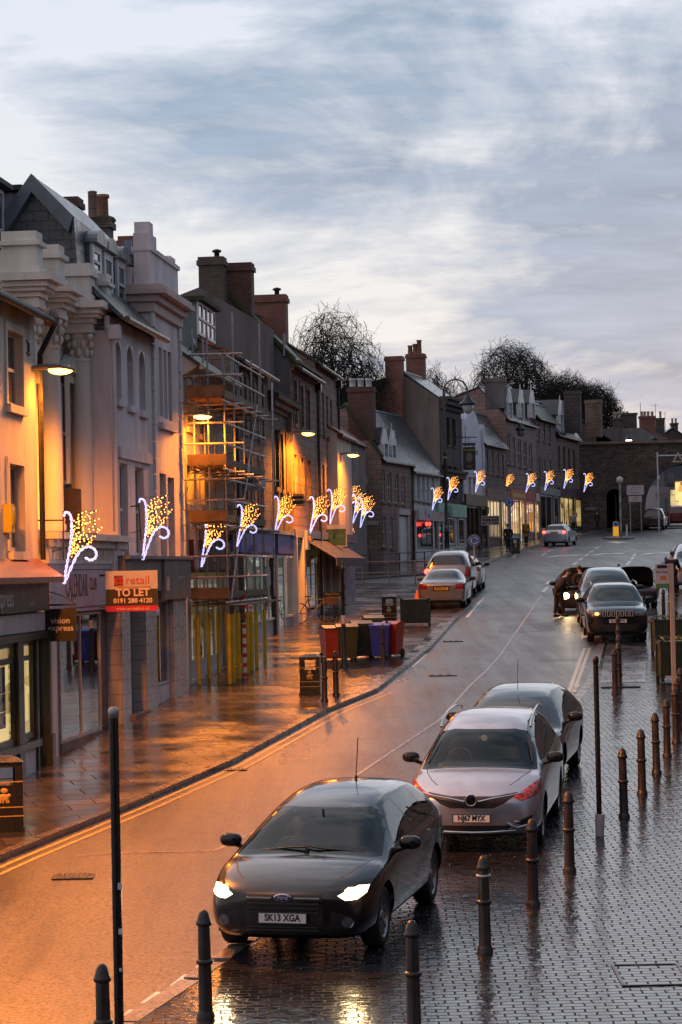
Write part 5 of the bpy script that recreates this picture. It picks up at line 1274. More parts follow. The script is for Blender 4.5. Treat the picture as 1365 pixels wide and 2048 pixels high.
for k, (ln, h, wm) in enumerate(((18, 9, 'stone_pink'), (16, 8.5, 'cream'), (20, 10, 'stone'), (18, 9, 'brownren'), (24, 9.5, 'stone_pink'), (26, 9, 'stone'), (30, 9, 'greyren'), (26, 9, 'stone_pink'))):
    f_ = lambda y: 13.0 + .115 * y
    plain_row('house %s on the opposite side of the street, outside the photo' % ('one two three four five six seven eight'.split()[k]), f_(yy_), yy_, f_(yy_ + ln - .2), yy_ + ln - .2, h, wm, k); yy_ += ln
t = thing('town_hall', 'stone town hall front behind the viewer, outside the photo', 'building', (12, -9, 0), PI)
g = MB(); g.box(0, 24, 0, 6, 0, 13); g.build('wall', MT['stone'], t); g = MB(); g.prism([(-.5, -.5, 13), (24.5, -.5, 13), (12, -.5, 17)], (0, 6, 0)); g.build('pediment', MT['stone'], t)
for k in range(4): g = MB(); g.lathe([(.6, 0), (.5, .4), (.45, 12), (.6, 12.9)], (3 + k * 6, -1.2, 0), 14); g.build('column', MT['stone'], t)
# ================================================================ STREET FURNITURE
ORANGE = (1.0, .265, .016)
lampglow = emit('sodium lamp glow', (1.0, .44, .07), 12)
def wall_lamp(u, v, D, wall_u, wall_v, arm_from, energy, label, yaw=0.0):
    """floodlight-shaped sodium lantern on a wall bracket; (u, v) = lit lens"""
    p = P(u, v, D)
    t = thing('street_lamp', label, 'street lamp', p, 0, 'orange street lamps fixed to the left-hand fronts')
    s_ = D / F; L_ = 52 * s_ * (1 if D < 60 else 1.0)
    L_ = .8
    g = MB(); n = 12
    prof = [(-L_ * .55, .0, .03, .03), (-L_ * .5, .03, .09, .07), (-L_ * .2, .05, .12, .08), (.12, .05, .14, .08), (.32, .02, .1, .05), (.38, -.01, .03, .03)]
    v_ = []
    for x, zc, ry, rz in prof:
        for k in range(n):
            a = 2 * PI * k / n; v_.append((x, ry * cos(a), zc + (rz * sin(a) if sin(a) > 0 else .02 * sin(a))))
    fs = [(i * n + k, i * n + (k + 1) % n, (i + 1) * n + (k + 1) % n, (i + 1) * n + k) for i in range(len(prof) - 1) for k in range(n)]
    g.add(v_, fs, 0, True); g.build('lamp_housing', mat('grey lamp housing', (.2, .17, .14), .5), t)
    g = MB(); g.blob((.12, 0, .02), (.22, .11, .09), 1, 14, 8); g.build('lamp_lens', lampglow, t)
    a = Vector(arm_from) - p
    g = MB(); g.tube([a, (a.x, a.y, .04), (-L_ * .5, 0, .03)], .03, 8); g.box(a.x - .06, a.x + .06, a.y - .06, a.y + .06, a.z - .2, a.z + .12); g.build('lamp_arm', MT['steel'], t)
    l = bpy.data.lights.new('sodium_light', 'SPOT'); l.energy = energy; l.color = ORANGE; l.spot_size = math.radians(172); l.spot_blend = .35; l.shadow_soft_size = .32
    lo = bpy.data.objects.new('sodium_light', l); col.objects.link(lo); lo.parent = t; lo.location = (.12, 0, -.08)
    return t
LE = 4.2
wp = f1.world(f1.X(72, 745), -.02, 0); wz_ = P(70, 745, wp.y).z
wall_lamp(108, 742, wp.y - .3, 0, 0, (wp.x, wp.y, wz_), 540 * LE, 'nearest orange lamp, on the cream building beside the giant columns')
wp = f4.world(f4.X(366, 836), -.02, 0); wz_ = P(366, 838, wp.y).z
wall_lamp(396, 834, wp.y, 0, 0, (wp.x, wp.y, wz_), 1200 * LE, 'orange lamp shining inside the scaffolding')
wp = f7.world(f7.X(582, 872), -.02, 0); wz_ = P(586, 872, wp.y).z
wall_lamp(610, 868, wp.y, 0, 0, (wp.x, wp.y, wz_), 1150 * LE, 'orange lamp on the tall sandstone front past the scaffolding')
wp = f9.world(f9.X(680, 915), -.02, 0); wz_ = P(684, 914, wp.y).z
wall_lamp(701, 911, wp.y, 0, 0, (wp.x, wp.y, wz_), 350 * LE, 'smallest and farthest orange lamp, above the purple shuttered shop')
# the next lamp of the row hangs just outside the frame on the near wall
wp = f1.world(-11.5, 0, 0)
wall_lamp(0, 0, 1, 0, 0, (0, 0, 0), 1, 'x') if False else None
tl_ = thing('street_lamp', 'orange lamp of the same row, on the near wall beyond the left edge', 'street lamp', (wp.x + .8, wp.y, wp.z + 7.4), 0, 'orange street lamps fixed to the left-hand fronts')
g = MB(); g.blob((0, 0, .06), (.5, .17, .1)); g.build('lamp_housing', MT['steel'], tl_)
g = MB(); g.blob((.12, 0, .02), (.24, .12, .06)); g.build('lamp_lens', lampglow, tl_)
g = MB(); g.tube([(-.8, 0, .0), (-.4, 0, .05)], .03); g.build('lamp_arm', MT['steel'], tl_)
l = bpy.data.lights.new('sodium_light', 'SPOT'); l.energy = 2300 * LE; l.color = ORANGE; l.spot_size = math.radians(170); l.spot_blend = .35; l.shadow_soft_size = .32
lo = bpy.data.objects.new('sodium_light', l); col.objects.link(lo); lo.parent = tl_; lo.location = (.12, 0, -.08)

# ---- bollards
BM = mat('dark brown iron bollard', (.035, .026, .023), .38, var=.35, scale=12, bmp=.15)
def make_bollard():
    t = thing('bollard', 'bollard', 'bollard', (0, 0, 0), 0, 'iron bollards')
    g = MB(); g.lathe([(0.0840, -.05), (0.0840, .04), (0.0714, .06), (0.0655, .08), (0.0605, .5), (0.0571, .84), (0.0538, .86)], n=16); g.build('post', BM, t)
    g = MB(); g.lathe([(0.0605, .5), (0.0773, .508), (0.0823, .525), (0.0773, .54), (0.0596, .55)], n=16); g.build('ring', BM, t)
    g = MB(); g.lathe([(0.0554, .85), (0.0739, .865), (0.0756, .885), (0.0655, .9), (0.0588, .93), (0.0437, .975), (0.0235, 1.0), (0.0000, 1.008)], n=16); g.build('cap', BM, t)
    return t
bol0 = make_bollard(); first = [True]
def bollard(p, label, s=1.0, tilt=0.0):
    b = bol0 if first[0] else copy_tree(bol0); first[0] = False
    b.location = p; b['label'] = label; b.scale = (s, s, s); b.rotation_euler = (rnd.uniform(-.008, .008), rnd.uniform(-.008, .008) + tilt, rnd.uniform(0, 1)); return b
near = [((210, 2172), 'iron bollard at the bottom left corner, beside the tall dark pole'), ((412, 2037), 'iron bollard at the kerb just left of the dark hatchback'),
 ((829, 2066), 'rusty brown bollard at the bottom, right of the dark hatchback bumper'), ((971, 1905), 'bollard with a pale band under its cap, standing alone among the setts'),
 ((1067, 1812), 'bollard overlapping the front wheel of the silver people carrier'), ((1140, 1744), 'bollard beside the rear door of the silver people carrier'),
 ((1249, 1636), 'first bollard of the curved line right of the tall black pole'), ((1285, 1589), 'second bollard of the curved line on the right'),
 ((1314, 1548), 'third bollard of the curved line on the right'), ((1335, 1514), 'fourth bollard of the curved line on the right'),
 ((1353, 1486), 'bollard just under the bus stop pole foot'), ((1357, 1461), 'bollard at the right edge below the planters'), ((1362, 1436), 'last bollard of the curved line, cut by the right edge'),
 ((650, 1404), 'bollard just right of the gold striped litter bin on the left pavement'), ((673, 1391), 'bollard between the left litter bin and the kerb corner'),
 ((767, 1325), 'bollard standing in front of the blue wheelie bin'), ((776, 1316), 'bollard half hidden behind another before the blue wheelie bin'),
 ((1231, 1388), 'nearest of the nearly aligned bollards in front of the black off-roader'), ((1239, 1373), 'second of the aligned bollards before the black off-roader'),
 ((1239, 1352), 'third of the aligned bollards before the black off-roader'), ((1238, 1330), 'fourth of the aligned bollards before the black off-roader'), ((1238, 1304), 'bollard right against the black off-roader bumper'),
 ((1328, 1238), 'dark bollard behind the back planter, left one'), ((1343, 1262), 'dark bollard behind the bus stop pole'), ((1353, 1290), 'low bollard top showing behind the planter at the right'),
 ((1239, 1174), 'thin far bollard left of the raised grey bonnet'), ((1316, 1180), 'far bollard left of the bus stop sign'), ((1333, 1157), 'farthest bollard, above the bus stop sign')]
for (u, v), lab in near: bollard(G(u, v, .09 if (u < 800 and v < 1500) else .02), lab, 1.0 if u > 500 or v > 1500 else 1.0)
# pale band on one
t = [o for o in bpy.data.objects if o.get('label', '').startswith('bollard with a pale band')][0]
g = MB(); g.lathe([(.074, .79), (.077, .79), (.077, .81), (.074, .81)], n=16); g.build('reflective_band', MT['white'], t)

# ---- tall plain poles
def tall_pole(p, h, r, label, cap=None, sleeve=None, stickers=False):
    t = thing('pole', label, 'pole', p); g = MB(); g.cyl((0, 0, -.3), (0, 0, h - .1), r, n=14); g.build('shaft', mat('black painted pole', (.012, .01, .01), .25, var=.4, scale=15), t)
    g = MB(); g.lathe([(r * 1.02, h - .1), (r * 1.15, h - .1), (r * 1.15, h - .02), (r * .6, h)], n=14); g.build('cap', MT['steel'] if cap else MT['black'], t)
    if sleeve:
        g = MB(); g.cyl((0, 0, .0), (.01, 0, sleeve), r * 1.6, r * 1.9, n=14); g.build('plastic_sleeve', mat('pale plastic sleeve', (.5, .45, .46), .4), t)
    if stickers:
        g = MB(); 
        for z, w_ in ((1.35, .06), (.95, .05), (.62, .03)): g.box(r * .3, r * .3 + w_ * .7, -r * 1.08, -r * .7, z, z + w_)
        g.build('sticker', MT['white'], t)
    return t
D_ = 21.6; pb = P(239, 2048, D_)
hp_ = P(228, 1414, D_).z - gz(D_)
tall_pole((pb.x + .0, D_, gz(D_)), hp_, .043, 'tall plain dark pole with a grey cap at lower left', True, None, True)
pb = G(1200, 1672, .02); tall_pole(pb, P(1191, 1312, pb.y).z - pb.z, .036, 'tall slim black pole with a pale plastic sleeve at its foot, among the setts', False, .3)

# ---- litter bins
GOLD = mat('gold paint', (.55, .36, .08), .35, metal=.3, var=.1)
BINM = mat('black bin body', (.014, .014, .014), .3, var=.2)
def make_bin():
    t = thing('litter_bin', 'bin', 'litter bin', (0, 0, 0), 0, 'black litter bins with gold stripes')
    w_ = .25; g = MB()
    g.box(-w_, w_, -w_, w_, -.02, .62); g.box(-w_, -w_ + .05, -w_, w_, .62, .86); g.box(w_ - .05, w_, -w_, w_, .62, .86)
    g.box(-w_ + .05, -w_ + .1, -w_, -w_ + .05, .62, .86); g.box(w_ - .1, w_ - .05, -w_, -w_ + .05, .62, .86); g.box(-w_ + .05, -w_ + .1, w_ - .05, w_, .62, .86); g.box(w_ - .1, w_ - .05, w_ - .05, w_, .62, .86)
    g.box(-w_, w_, -w_, w_, .86, .93); g.box(-w_ - .015, w_ + .015, -w_ - .015, w_ + .015, -.02, .05)
    g.build('body', BINM, t)
    g = MB(); a = w_ + .02
    g.add([(-a, -a, .93), (a, -a, .93), (a, a, .93), (-a, a, .93), (-.12, -.12, 1.0), (.12, -.12, 1.0), (.12, .12, 1.0), (-.12, .12, 1.0)], [(0, 1, 5, 4), (1, 2, 6, 5), (2, 3, 7, 6), (3, 0, 4, 7), (4, 5, 6, 7), (0, 3, 2, 1)]); g.build('lid', BINM, t)
    for z in (.2, .32, .66):
        g = MB(); b_ = w_ + .004
        g.box(-b_, b_, -b_, -w_ + .0, z, z + .014); g.box(-b_, b_, w_, b_, z, z + .014); g.box(-b_, -w_, -b_, b_, z + .001, z + .013); g.box(w_, b_, -b_, b_, z + .001, z + .013); g.build('gold_stripe', GOLD, t)
    g = MB()
    for sy in (-1,): 
        g.blob((-.01, sy * (w_ + .002), .46), (.075, .005, .045)); g.blob((.06, sy * (w_ + .002), .485), (.03, .005, .025)); g.blob((0, sy * (w_ + .002), .55), (.05, .005, .035))
        for k in (-.05, -.015, .03, .055): g.box(k - .01, k + .01, sy * (w_ + .006), sy * w_, .385, .43)
    g.build('gold_emblem', GOLD, t)
    put_text('lettering', 'LITTER', .05, GOLD, t, (0, -w_ - .004, .635), (1, 0, 0), (0, 0, 1))
    return t
bin0 = make_bin()
def place(o, p, rz, label, s=1.0, group=None):
    o.location = p; o.rotation_euler = (0, 0, rz); o['label'] = label; o.scale = (s, s, s)
    if group: o['group'] = group
    return o
place(bin0, G(622, 1389, PH), -.06, 'gold striped black litter bin in the orange light on the left pavement', .92)
place(copy_tree(bin0), G(780, 1246, PH), -.1, 'litter bin beside the green planter box on the far left pavement', .95)
place(copy_tree(bin0), G(8, 1660, PH), .2, 'large looking litter bin cut off by the left edge', 1.05)
place(copy_tree(bin0), G(1031, 1107, .1), .1, 'small dark litter bin behind the pedestrian on the far pavement', 1.0)

# ---- wheelie bins
def wheelie(p, rz, colr, lab, lid=None, w_=.58, h_=1.0, d_=.7, four=False):
    nm = 'bin plastic %.2f %.2f %.2f' % colr; m = mat(nm, colr, .38, var=.12)
    t = thing('wheelie_bin', lab, 'wheelie bin', p, rz, 'wheelie bins grouped at the kerb')
    a = w_ / 2; g = MB()
    g.add([(-a * .82, -d_ * .38, .06), (a * .82, -d_ * .38, .06), (a * .82, d_ * .38, .06), (-a * .82, d_ * .38, .06), (-a, -d_ / 2, h_ * .9), (a, -d_ / 2, h_ * .9), (a, d_ / 2, h_ * .9), (-a, d_ / 2, h_ * .9)],
        [(0, 1, 5, 4), (1, 2, 6, 5), (2, 3, 7, 6), (3, 0, 4, 7), (4, 5, 6, 7), (0, 3, 2, 1)])
    g.box(-a - .015, a + .015, -d_ / 2 - .015, d_ / 2 + .015, h_ * .86, h_ * .905); g.build('body', m, t)
    m2 = mat('lid %.2f %.2f %.2f' % lid, lid, .35, var=.1) if lid else m
    g = MB(); g.prism([(-a - .02, -d_ / 2 - .03, h_ * .908), (-a - .02, d_ / 2, h_ * .908), (-a - .02, d_ / 2, h_ * .97), (-a - .02, 0, h_ * 1.02), (-a - .02, -d_ / 2 - .03, h_ * .94)], (w_ + .04, 0, 0)); g.build('lid', m2, t)
    g = MB(); g.cyl((-a - .0, d_ / 2 + .05, h_ * .93), (a, d_ / 2 + .05, h_ * .93), .02, n=8); g.build('handle', m2, t)
    for sx in ((-1, 1)):
        g = MB(); x = sx * (a - .02); g.cyl((x - .03, d_ * .32, .1), (x + .03, d_ * .32, .1), .11, n=14); g.build('wheel', MT['blackmatt'], t)
    return t
wheelie(G(661, 1321, PH), .25, (.55, .06, .02), 'red wheelie bin with a black lid, leftmost of the group', (.02, .02, .02), .42, .93)
wheelie(G(694, 1320, PH), .12, (.075, .075, .015), 'olive green wheelie bin right behind the finger post', None, .56, .96)
wheelie(G(724, 1316, PH), .1, (.025, .032, .012), 'dark green wheelie bin between the olive and the blue ones', None, .54, 1.0)
wheelie(G(748, 1300, PH), .1, (.09, .1, .02), 'green wheelie bin mostly hidden behind the blue one', None, .54, .97)
wheelie(G(762, 1316, PH), -.1, (.02, .05, .42), 'blue violet wheelie bin behind the pair of bollards', None, .52, .95)
wheelie(G(786, 1313, PH), -.35, (.5, .03, .015), 'red wheelie bin at the right end of the group', None, .46, .95)
t = wheelie(G(693, 1201, PH), .1, (.03, .08, .25), 'tall blue recycling bin with a pale band by the corner shop', None, .5, .92); t['group'] = 'recycling bins by the shops'
g = MB(); g.box(-.24, .24, -.31, -.29, .5, .62); g.build('pale_band', MT['white'], t)

# ---- finger post
p = G(689, 1334, PH); t = thing('finger_post', 'dark finger post with a white band, standing in front of the wheelie bins', 'signpost', p)
g = MB(); g.lathe([(.13, -.02), (.13, .06), (.09, .12), (.075, .3), (.06, .34), (.055, 1.2), (.045, 2.5), (.07, 2.52), (.07, 2.58), (.03, 2.62), (.045, 2.68), (.0, 2.78)], n=14); g.build('post', MT['black'], t)
g = MB(); g.cyl((0, 0, 1.12), (0, 0, 1.34), .062, n=14); g.build('white_band', MT['white'], t)
g = MB(); g.box(-.5, -.05, -.02, .02, 1.83, 1.96); g.build('finger', MT['black'], t)
g = MB(); g.box(.05, .08, -.42, -.05, 1.99, 2.12); g.build('finger', MT['black'], t)
put_text('lettering', 'Bridge Street', .07, GOLD, t, (-.27, -.023, 1.895), (1, 0, 0), (0, 0, 1))
# ---- green planter box on the left, cone, bicycle, chair
GRN = mat('dark green planter wood', (.022, .032, .016), .45, var=.3, scale=5)
def planter(p, rz, w_, d_, h_, lab, flowers=False, rail=False):
    t = thing('planter', lab, 'planter', p, rz); g = MB()
    a, b_ = w_ / 2, d_ / 2
    g.box(-a + .03, a - .03, -b_ + .03, b_ - .03, .1, h_ - .04); g.box(-a, a, -b_, b_, h_ - .07, h_)
    n = int(w_ / .16)
    for i in range(n): g.box(-a + .05 + i * (w_ - .1) / n, -a + .05 + (i + .9) * (w_ - .1) / n, -b_ + .012, -b_ + .03, .14, h_ - .09)
    g.build('box', GRN, t)
    for sx in (-1, 1):
        for sy in (-1, 1): g = MB(); g.box(sx * a - .04 * sx - .04, sx * a - .04 * sx + .04, sy * b_ - .04 * sy - .04, sy * b_ - .04 * sy + .04, 0, h_ + .03); g.build('corner_post', GRN, t)
    if flowers:
        r = random.Random(int(w_ * 100)); g = MB(); gm = mat('planter foliage', (.05, .09, .03), .7); fm_ = [gm, mat('yellow petals', (.6, .4, .02), .6), mat('pale petals', (.5, .4, .38), .6)]
        for k in range(240):
            c = Vector((r.uniform(-a + .08, a - .08), r.uniform(-b_ + .08, b_ - .08), h_ + r.uniform(-.01, .12))); d = Vector((r.uniform(-1, 1), r.uniform(-1, 1), r.uniform(-.5, 1))).normalized() * r.uniform(.03, .06); e = d.orthogonal().normalized() * .02
            g.add([c - e, c + d - e * .3, c + d * 1.4, c + e], [(0, 1, 2, 3)], 0 if k % 7 else (1 if k % 2 else 2))
        g.build('plants', fm_, t)
    if rail:
        g = MB(); g.box(-a + .1, a - .1, -b_ - .06, -b_ - .01, .09, .15); g.build('pale_rail', MT['white'], t)
    return t
pt = planter(G(832, 1252, PH), -.06, .98, .6, .88, 'dark green box planter at the kerb beside the parked cars on the left', False)
planter(G(1362, 1362, .03), 0.02, 1.05, .8, .95, 'front dark green planter with a pale foot rail, at the right edge', True, True)
planter(G(1353, 1308, .03), 0.02, 1.25, .8, .95, 'back dark green planter with a few flowers, behind the bus stop pole', True)
p = G(835, 1206, PH); t = thing('traffic_cone', 'orange traffic cone left of the silver saloon', 'traffic cone', p)
g = MB(); g.lathe([(.14, .03), (.12, .06), (.03, .5), (.0, .5)], n=12); g.build('cone', mat('orange plastic', (.6, .12, .02), .5), t); g = MB(); g.box(-.18, .18, -.18, .18, 0, .03); g.build('foot', mat('orange plastic', (.6, .12, .02), .5), t)
def bicycle(p, rz, lab):
    t = thing('bicycle', lab, 'bicycle', p, rz)
    for x in (-.5, .5):
        g = MB(); n = 22; pts = [(x + .33 * cos(2 * PI * k / n), 0, .34 + .33 * sin(2 * PI * k / n)) for k in range(n + 1)]; g.tube(pts, .018, 6)
        for k in range(10): g.cyl((x, 0, .34), (x + .31 * cos(2 * PI * k / 10), 0, .34 + .31 * sin(2 * PI * k / 10)), .003, n=3)
        g.build('wheel', MT['black'], t)
    g = MB()
    for a, b_ in (((-.5, 0, .34), (-.08, 0, .3)), ((-.5, 0, .34), (-.2, 0, .78)), ((-.08, 0, .3), (-.2, 0, .85)), ((-.08, 0, .3), (.38, 0, .75)), ((-.2, 0, .78), (.38, 0, .8)), ((.38, 0, .85), (.5, 0, .34))): g.cyl(a, b_, .016, n=6)
    g.build('frame', mat('bicycle frame', (.15, .1, .08), .4), t)
    g = MB(); g.blob((-.2, 0, .9), (.13, .07, .03)); g.build('saddle', MT['blackmatt'], t)
    g = MB(); g.tube([(.33, -.25, .95), (.4, -.2, .98), (.4, .2, .98), (.33, .25, .95)], .014); g.cyl((.38, 0, .8), (.4, 0, .98), .014, n=6); g.build('handlebar', MT['black'], t)
    g = MB(); g.box(.5, .8, -.15, .15, .6, .85); g.build('basket', mat('wicker', (.12, .08, .05), .8), t)
    return t
bicycle(G(628, 1246, PH), .35, 'bicycle with a basket leaning by the shop under the awning')
p = G(661, 1243, PH); t = thing('cafe_chair', 'thin metal chair beside the bicycle outside the shop', 'chair', p, .3)
g = MB(); g.box(-.2, .2, -.2, .2, .44, .46); g.build('seat', MT['black'], t)
g = MB(); g.tube([(.2, -.2, .44), (.3, -.2, .9), (.3, .2, .9), (.2, .2, .44)], .014)
for k in (-.1, 0, .1): g.cyl((.2, k, .45), (.29, k, .9), .008, n=4)
g.build('backrest', MT['black'], t)
for sx in (-1, 1):
    for sy in (-1, 1): g = MB(); g.cyl((sx * .18, sy * .18, .44), (sx * .24, sy * .2, 0), .013, n=5); g.build('leg', MT['black'], t)
# ---- railings
def railing(pts, h, lab, m='steel', rails=(1.0, .5)):
    a0 = pts[0]; t = thing('railing', lab, 'railing', a0)
    for k, p in enumerate(pts):
        q = p - a0; g = MB(); g.cyl(q - Vector((0, 0, .1)), q + Vector((0, 0, h)), .03, n=6); g.build('post', MT[m], t)
    for r in rails:
        g = MB(); g.tube([p - a0 + Vector((0, 0, h * r)) for p in pts], .025, 6); g.build('rail', MT[m], t)
    return t
RB = mat('pink brown painted rail', (.22, .14, .11), .5); MT['railpaint'] = RB
railing([G(u, v, .1) for u, v in ((706, 1168), (727, 1168), (779, 1167), (831, 1166), (884, 1166), (945, 1165))], 1.0, 'two bar pedestrian railing across the end of the parking strip', 'railpaint')
railing([G(u, v, .1) for u, v in ((690, 1152), (742, 1150), (800, 1146), (850, 1143), (888, 1138), (935, 1128))], 1.0, 'darker pedestrian railing along the far pavement of the side street', 'black')
railing([G(u, v, .05) for u, v in ((948, 1180), (953, 1178), (958, 1181))], 1.05, 'cluster of short posts on the kerb tip by the roundabout sign', 'railpaint', (.95,))
# ---- heritage lamp post
p = G(895, 1122, .1); t = thing('lamp_post', 'tall heritage lamp post with a curled swan neck and hanging unlit lantern', 'lamp post', p)
hh = P(885, 780, p.y).z - p.z
g = MB(); g.lathe([(.2, -.05), (.2, .5), (.15, .6), (.13, 1.6), (.17, 1.65), (.09, 1.8), (.08, hh * .62), (.12, hh * .62 + .05), (.06, hh * .62 + .2), (.055, hh)], n=12); g.build('shaft', MT['black'], t)
sc_ = p.y / F; r = 24 * sc_; g = MB()
pts = [(r - r * cos(PI * k / 14), 0, hh - .1 + r * 1.0 * sin(PI * k / 14)) for k in range(15)]
g.tube([(0, 0, hh - .8)] + pts, .045, 8); g.tube([(0.05 + .35 * k / 8, 0, hh - .35 + .5 * sin(PI * k / 8)) for k in range(9)], .025, 6); g.build('swan_neck', MT['black'], t)
lx, lz = 2 * r, hh - .15
g = MB(); g.cyl((lx, 0, lz), (lx, 0, lz - .25), .05); g.lathe([(.06, .0), (.2, -.12), (.25, -.3), (.52, -.5), (.55, -.55), (.3, -.58)], (lx, 0, lz - .15), 14); g.build('lantern_hood', MT['black'], t)
g = MB(); g.lathe([(.28, 0), (.32, -.12), (.26, -.35), (.1, -.5), (0, -.52)], (lx, 0, lz - .74), 14); g.build('lantern_glass', mat('pale lantern glass', (.45, .48, .52), .1, var=0), t)
g = MB(); g.cyl((0, 0, hh * .6), (0, 0, hh * .6 + .1), .13); g.cyl((0, 0, 1.9), (0, 0, 2.02), .12); g.build('band', MT['steel'], t)
# wall lanterns of the same kind further up, lamp on the town wall
def wall_lantern(p, lab, lit=False, arm=(-.8, .4, .6)):
    t = thing('lantern', lab, 'lantern', p); g = MB(); g.lathe([(.04, .55), (.1, .45), (.2, .3), (.42, .12), (.42, .06), (.2, .04)], n=12); g.build('lantern_hood', MT['black'], t)
    g = MB(); g.lathe([(.24, .05), (.3, -.08), (.2, -.35), (.0, -.42)], n=12)
    g.build('lantern_glass', emit('warm lantern', (1, .86, .6), 9, False) if lit else MT['lead'], t)
    g = MB(); g.tube([(0, 0, .5), (arm[0] * .4, arm[1] * .4, .7), (arm[0], arm[1], arm[2])], .03); g.build('bracket', MT['black'], t); return t
wall_lantern(P(1042, 862, 172), 'small black lantern hanging before the pink sandstone house')
wall_lantern(P(1258, 881, 206), 'lit lantern shining on top of the town wall', True, (0, 0, -.6))
wall_lantern(P(1309, 881, 207), 'unlit lantern standing on the town wall above the arch', False, (0, 0, -.6))
t = thing('small_lamp', 'tiny orange lamp on the parapet near the right edge', 'lamp', P(1346, 885, 206)); g = MB(); g.blob((0, 0, 0), (.15, .1, .13)); g.build('lamp_glass', lampglow, t); g = MB(); g.box(-.05, .05, -.05, .05, -.5, -.1); g.build('stem', MT['black'], t)
# ---- signs
BLUE = mat('blue sign face', (.03, .12, .38), .4, var=0)
def round_sign(u, v, r, D, base_v, lab):
    c = P(u, v, D); t = thing('roundabout_sign', lab, 'traffic sign', on_ground(c.x, D, .05)); z = c.z - t.location.z
    g = MB(); g.cyl((0, 0, -.1), (0, 0, z + .1), .04, n=8); g.build('post', MT['steel'], t)
    g = MB(); g.cyl((0, -.05, z), (0, -.075, z), r, n=28, sm=False); g.cyl((0, -.045, z), (0, -.052, z), r * 1.07, n=28, sm=False, mi=1); dk = g.build('disc', [BLUE, MT['white']], t)
    g = MB()
    for k in range(3):
        a0 = 2 * PI * k / 3 + .5
        pts = []
        for j in range(7): a = a0 + j * .22; pts.append((r * .68 * cos(a), r * .68 * sin(a)))
        for j in range(6, -1, -1): a = a0 + j * .22; pts.append((r * .5 * cos(a), r * .5 * sin(a)))
        g.prism([(x, -.078, z + y) for x, y in pts], (0, -.003, 0))
        a = a0 - .05; q = [(r * .42, a), (r * .76, a), (r * .6, a - .35)]
        g.prism([(rr * cos(aa), -.078, z + rr * sin(aa)) for rr, aa in q], (0, -.003, 0))
    g.build('arrow_ring', MT['white'], dk); return t
round_sign(949, 1081, .23, 101, 0, 'blue roundabout sign by the kerb tip, just beyond the parked cars')
round_sign(1019, 1005, .28, 152, 0, 'smaller blue roundabout sign in front of the lit shops')
def board(name, lab, cat, p, w_, h_, m, posts=(), rz=0.0, border=None, thick=.04, lines=(), tm=None, group=None):
    t = thing(name, lab, cat, p, rz, group); g = MB(); g.box(-w_ / 2, w_ / 2, -thick / 2, thick / 2, -h_ / 2, h_ / 2); fc = g.build('panel', m, t)
    if border:
        g = MB(); e = .03
        g.box(-w_ / 2, w_ / 2, -thick / 2 - .004, -thick / 2, h_ / 2 - e, h_ / 2); g.box(-w_ / 2, w_ / 2, -thick / 2 - .004, -thick / 2, -h_ / 2, -h_ / 2 + e); g.box(-w_ / 2, -w_ / 2 + e, -thick / 2 - .004, -thick / 2, -h_ / 2 + e, h_ / 2 - e); g.box(w_ / 2 - e, w_ / 2, -thick / 2 - .004, -thick / 2, -h_ / 2 + e, h_ / 2 - e); g.build('border', border, fc)
    for (txt, sz, x, z, mm, kw) in lines: put_text('lettering', txt, sz, mm, fc, (x, -thick / 2 - .003, z), (1, 0, 0), (0, 0, 1), **kw)
    for x, z0 in posts: g = MB(); g.cyl((x, thick, z0), (x, thick, h_ / 2), .04, n=8); g.build('post', MT['steel'], t)
    return t
BROWN = mat('brown sign face', (.09, .04, .03), .5, var=0); PINKW = mat('pale pinkish sign face', (.55, .48, .48), .45, var=.05)
def gnd_d(u, v, D): c = P(u, v, D); return c, gz(D) - c.z
c, z0 = gnd_d(981, 1041, 148)
board('direction_sign', 'brown tourist direction sign with two lines, before the pub corner', 'road sign', c, 1.1, .58, BROWN, [(-.1, z0)], 0, MT['white'], lines=[('Swimming pool', .13, 0, .14, MT['white'], {}), ('Berwick Barracks', .13, 0, -.08, MT['white'], {}), ('Holy Island', .11, -.05, -.2, MT['white'], {})])
c, z0 = gnd_d(1271, 980, 200)
board('direction_sign', 'large pale direction board on posts left of the road arch', 'road sign', c, 1.42, .8, PINKW, [(-.45, z0), (.45, z0)], 0, None, lines=[('Town centre', .15, .1, .25, MT['black'], {}), ('All routes', .15, -.1, .03, MT['black'], {}), ('Tweedmouth', .15, -.1, -.2, MT['black'], {})])
c, z0 = gnd_d(1271, 998, 199.6)
board('direction_sign', 'lower pale board on the same posts left of the road arch', 'road sign', c, 1.1, .5, PINKW, [], 0, None, lines=[('Hospital', .13, 0, .12, MT['black'], {}), ('Ramparts', .13, 0, -.08, MT['black'], {})])
c, z0 = gnd_d(1331, 980, 214)
board('direction_sign', 'small pale sign seen through the arch, upper one', 'road sign', c, .95, .5, PINKW, [(.3, z0)], 0, None)
c, z0 = gnd_d(1326, 992, 213.6)
board('direction_sign', 'pale arrow-ended sign seen through the arch, lower one', 'road sign', c, 1.25, .5, PINKW, [], 0, None)
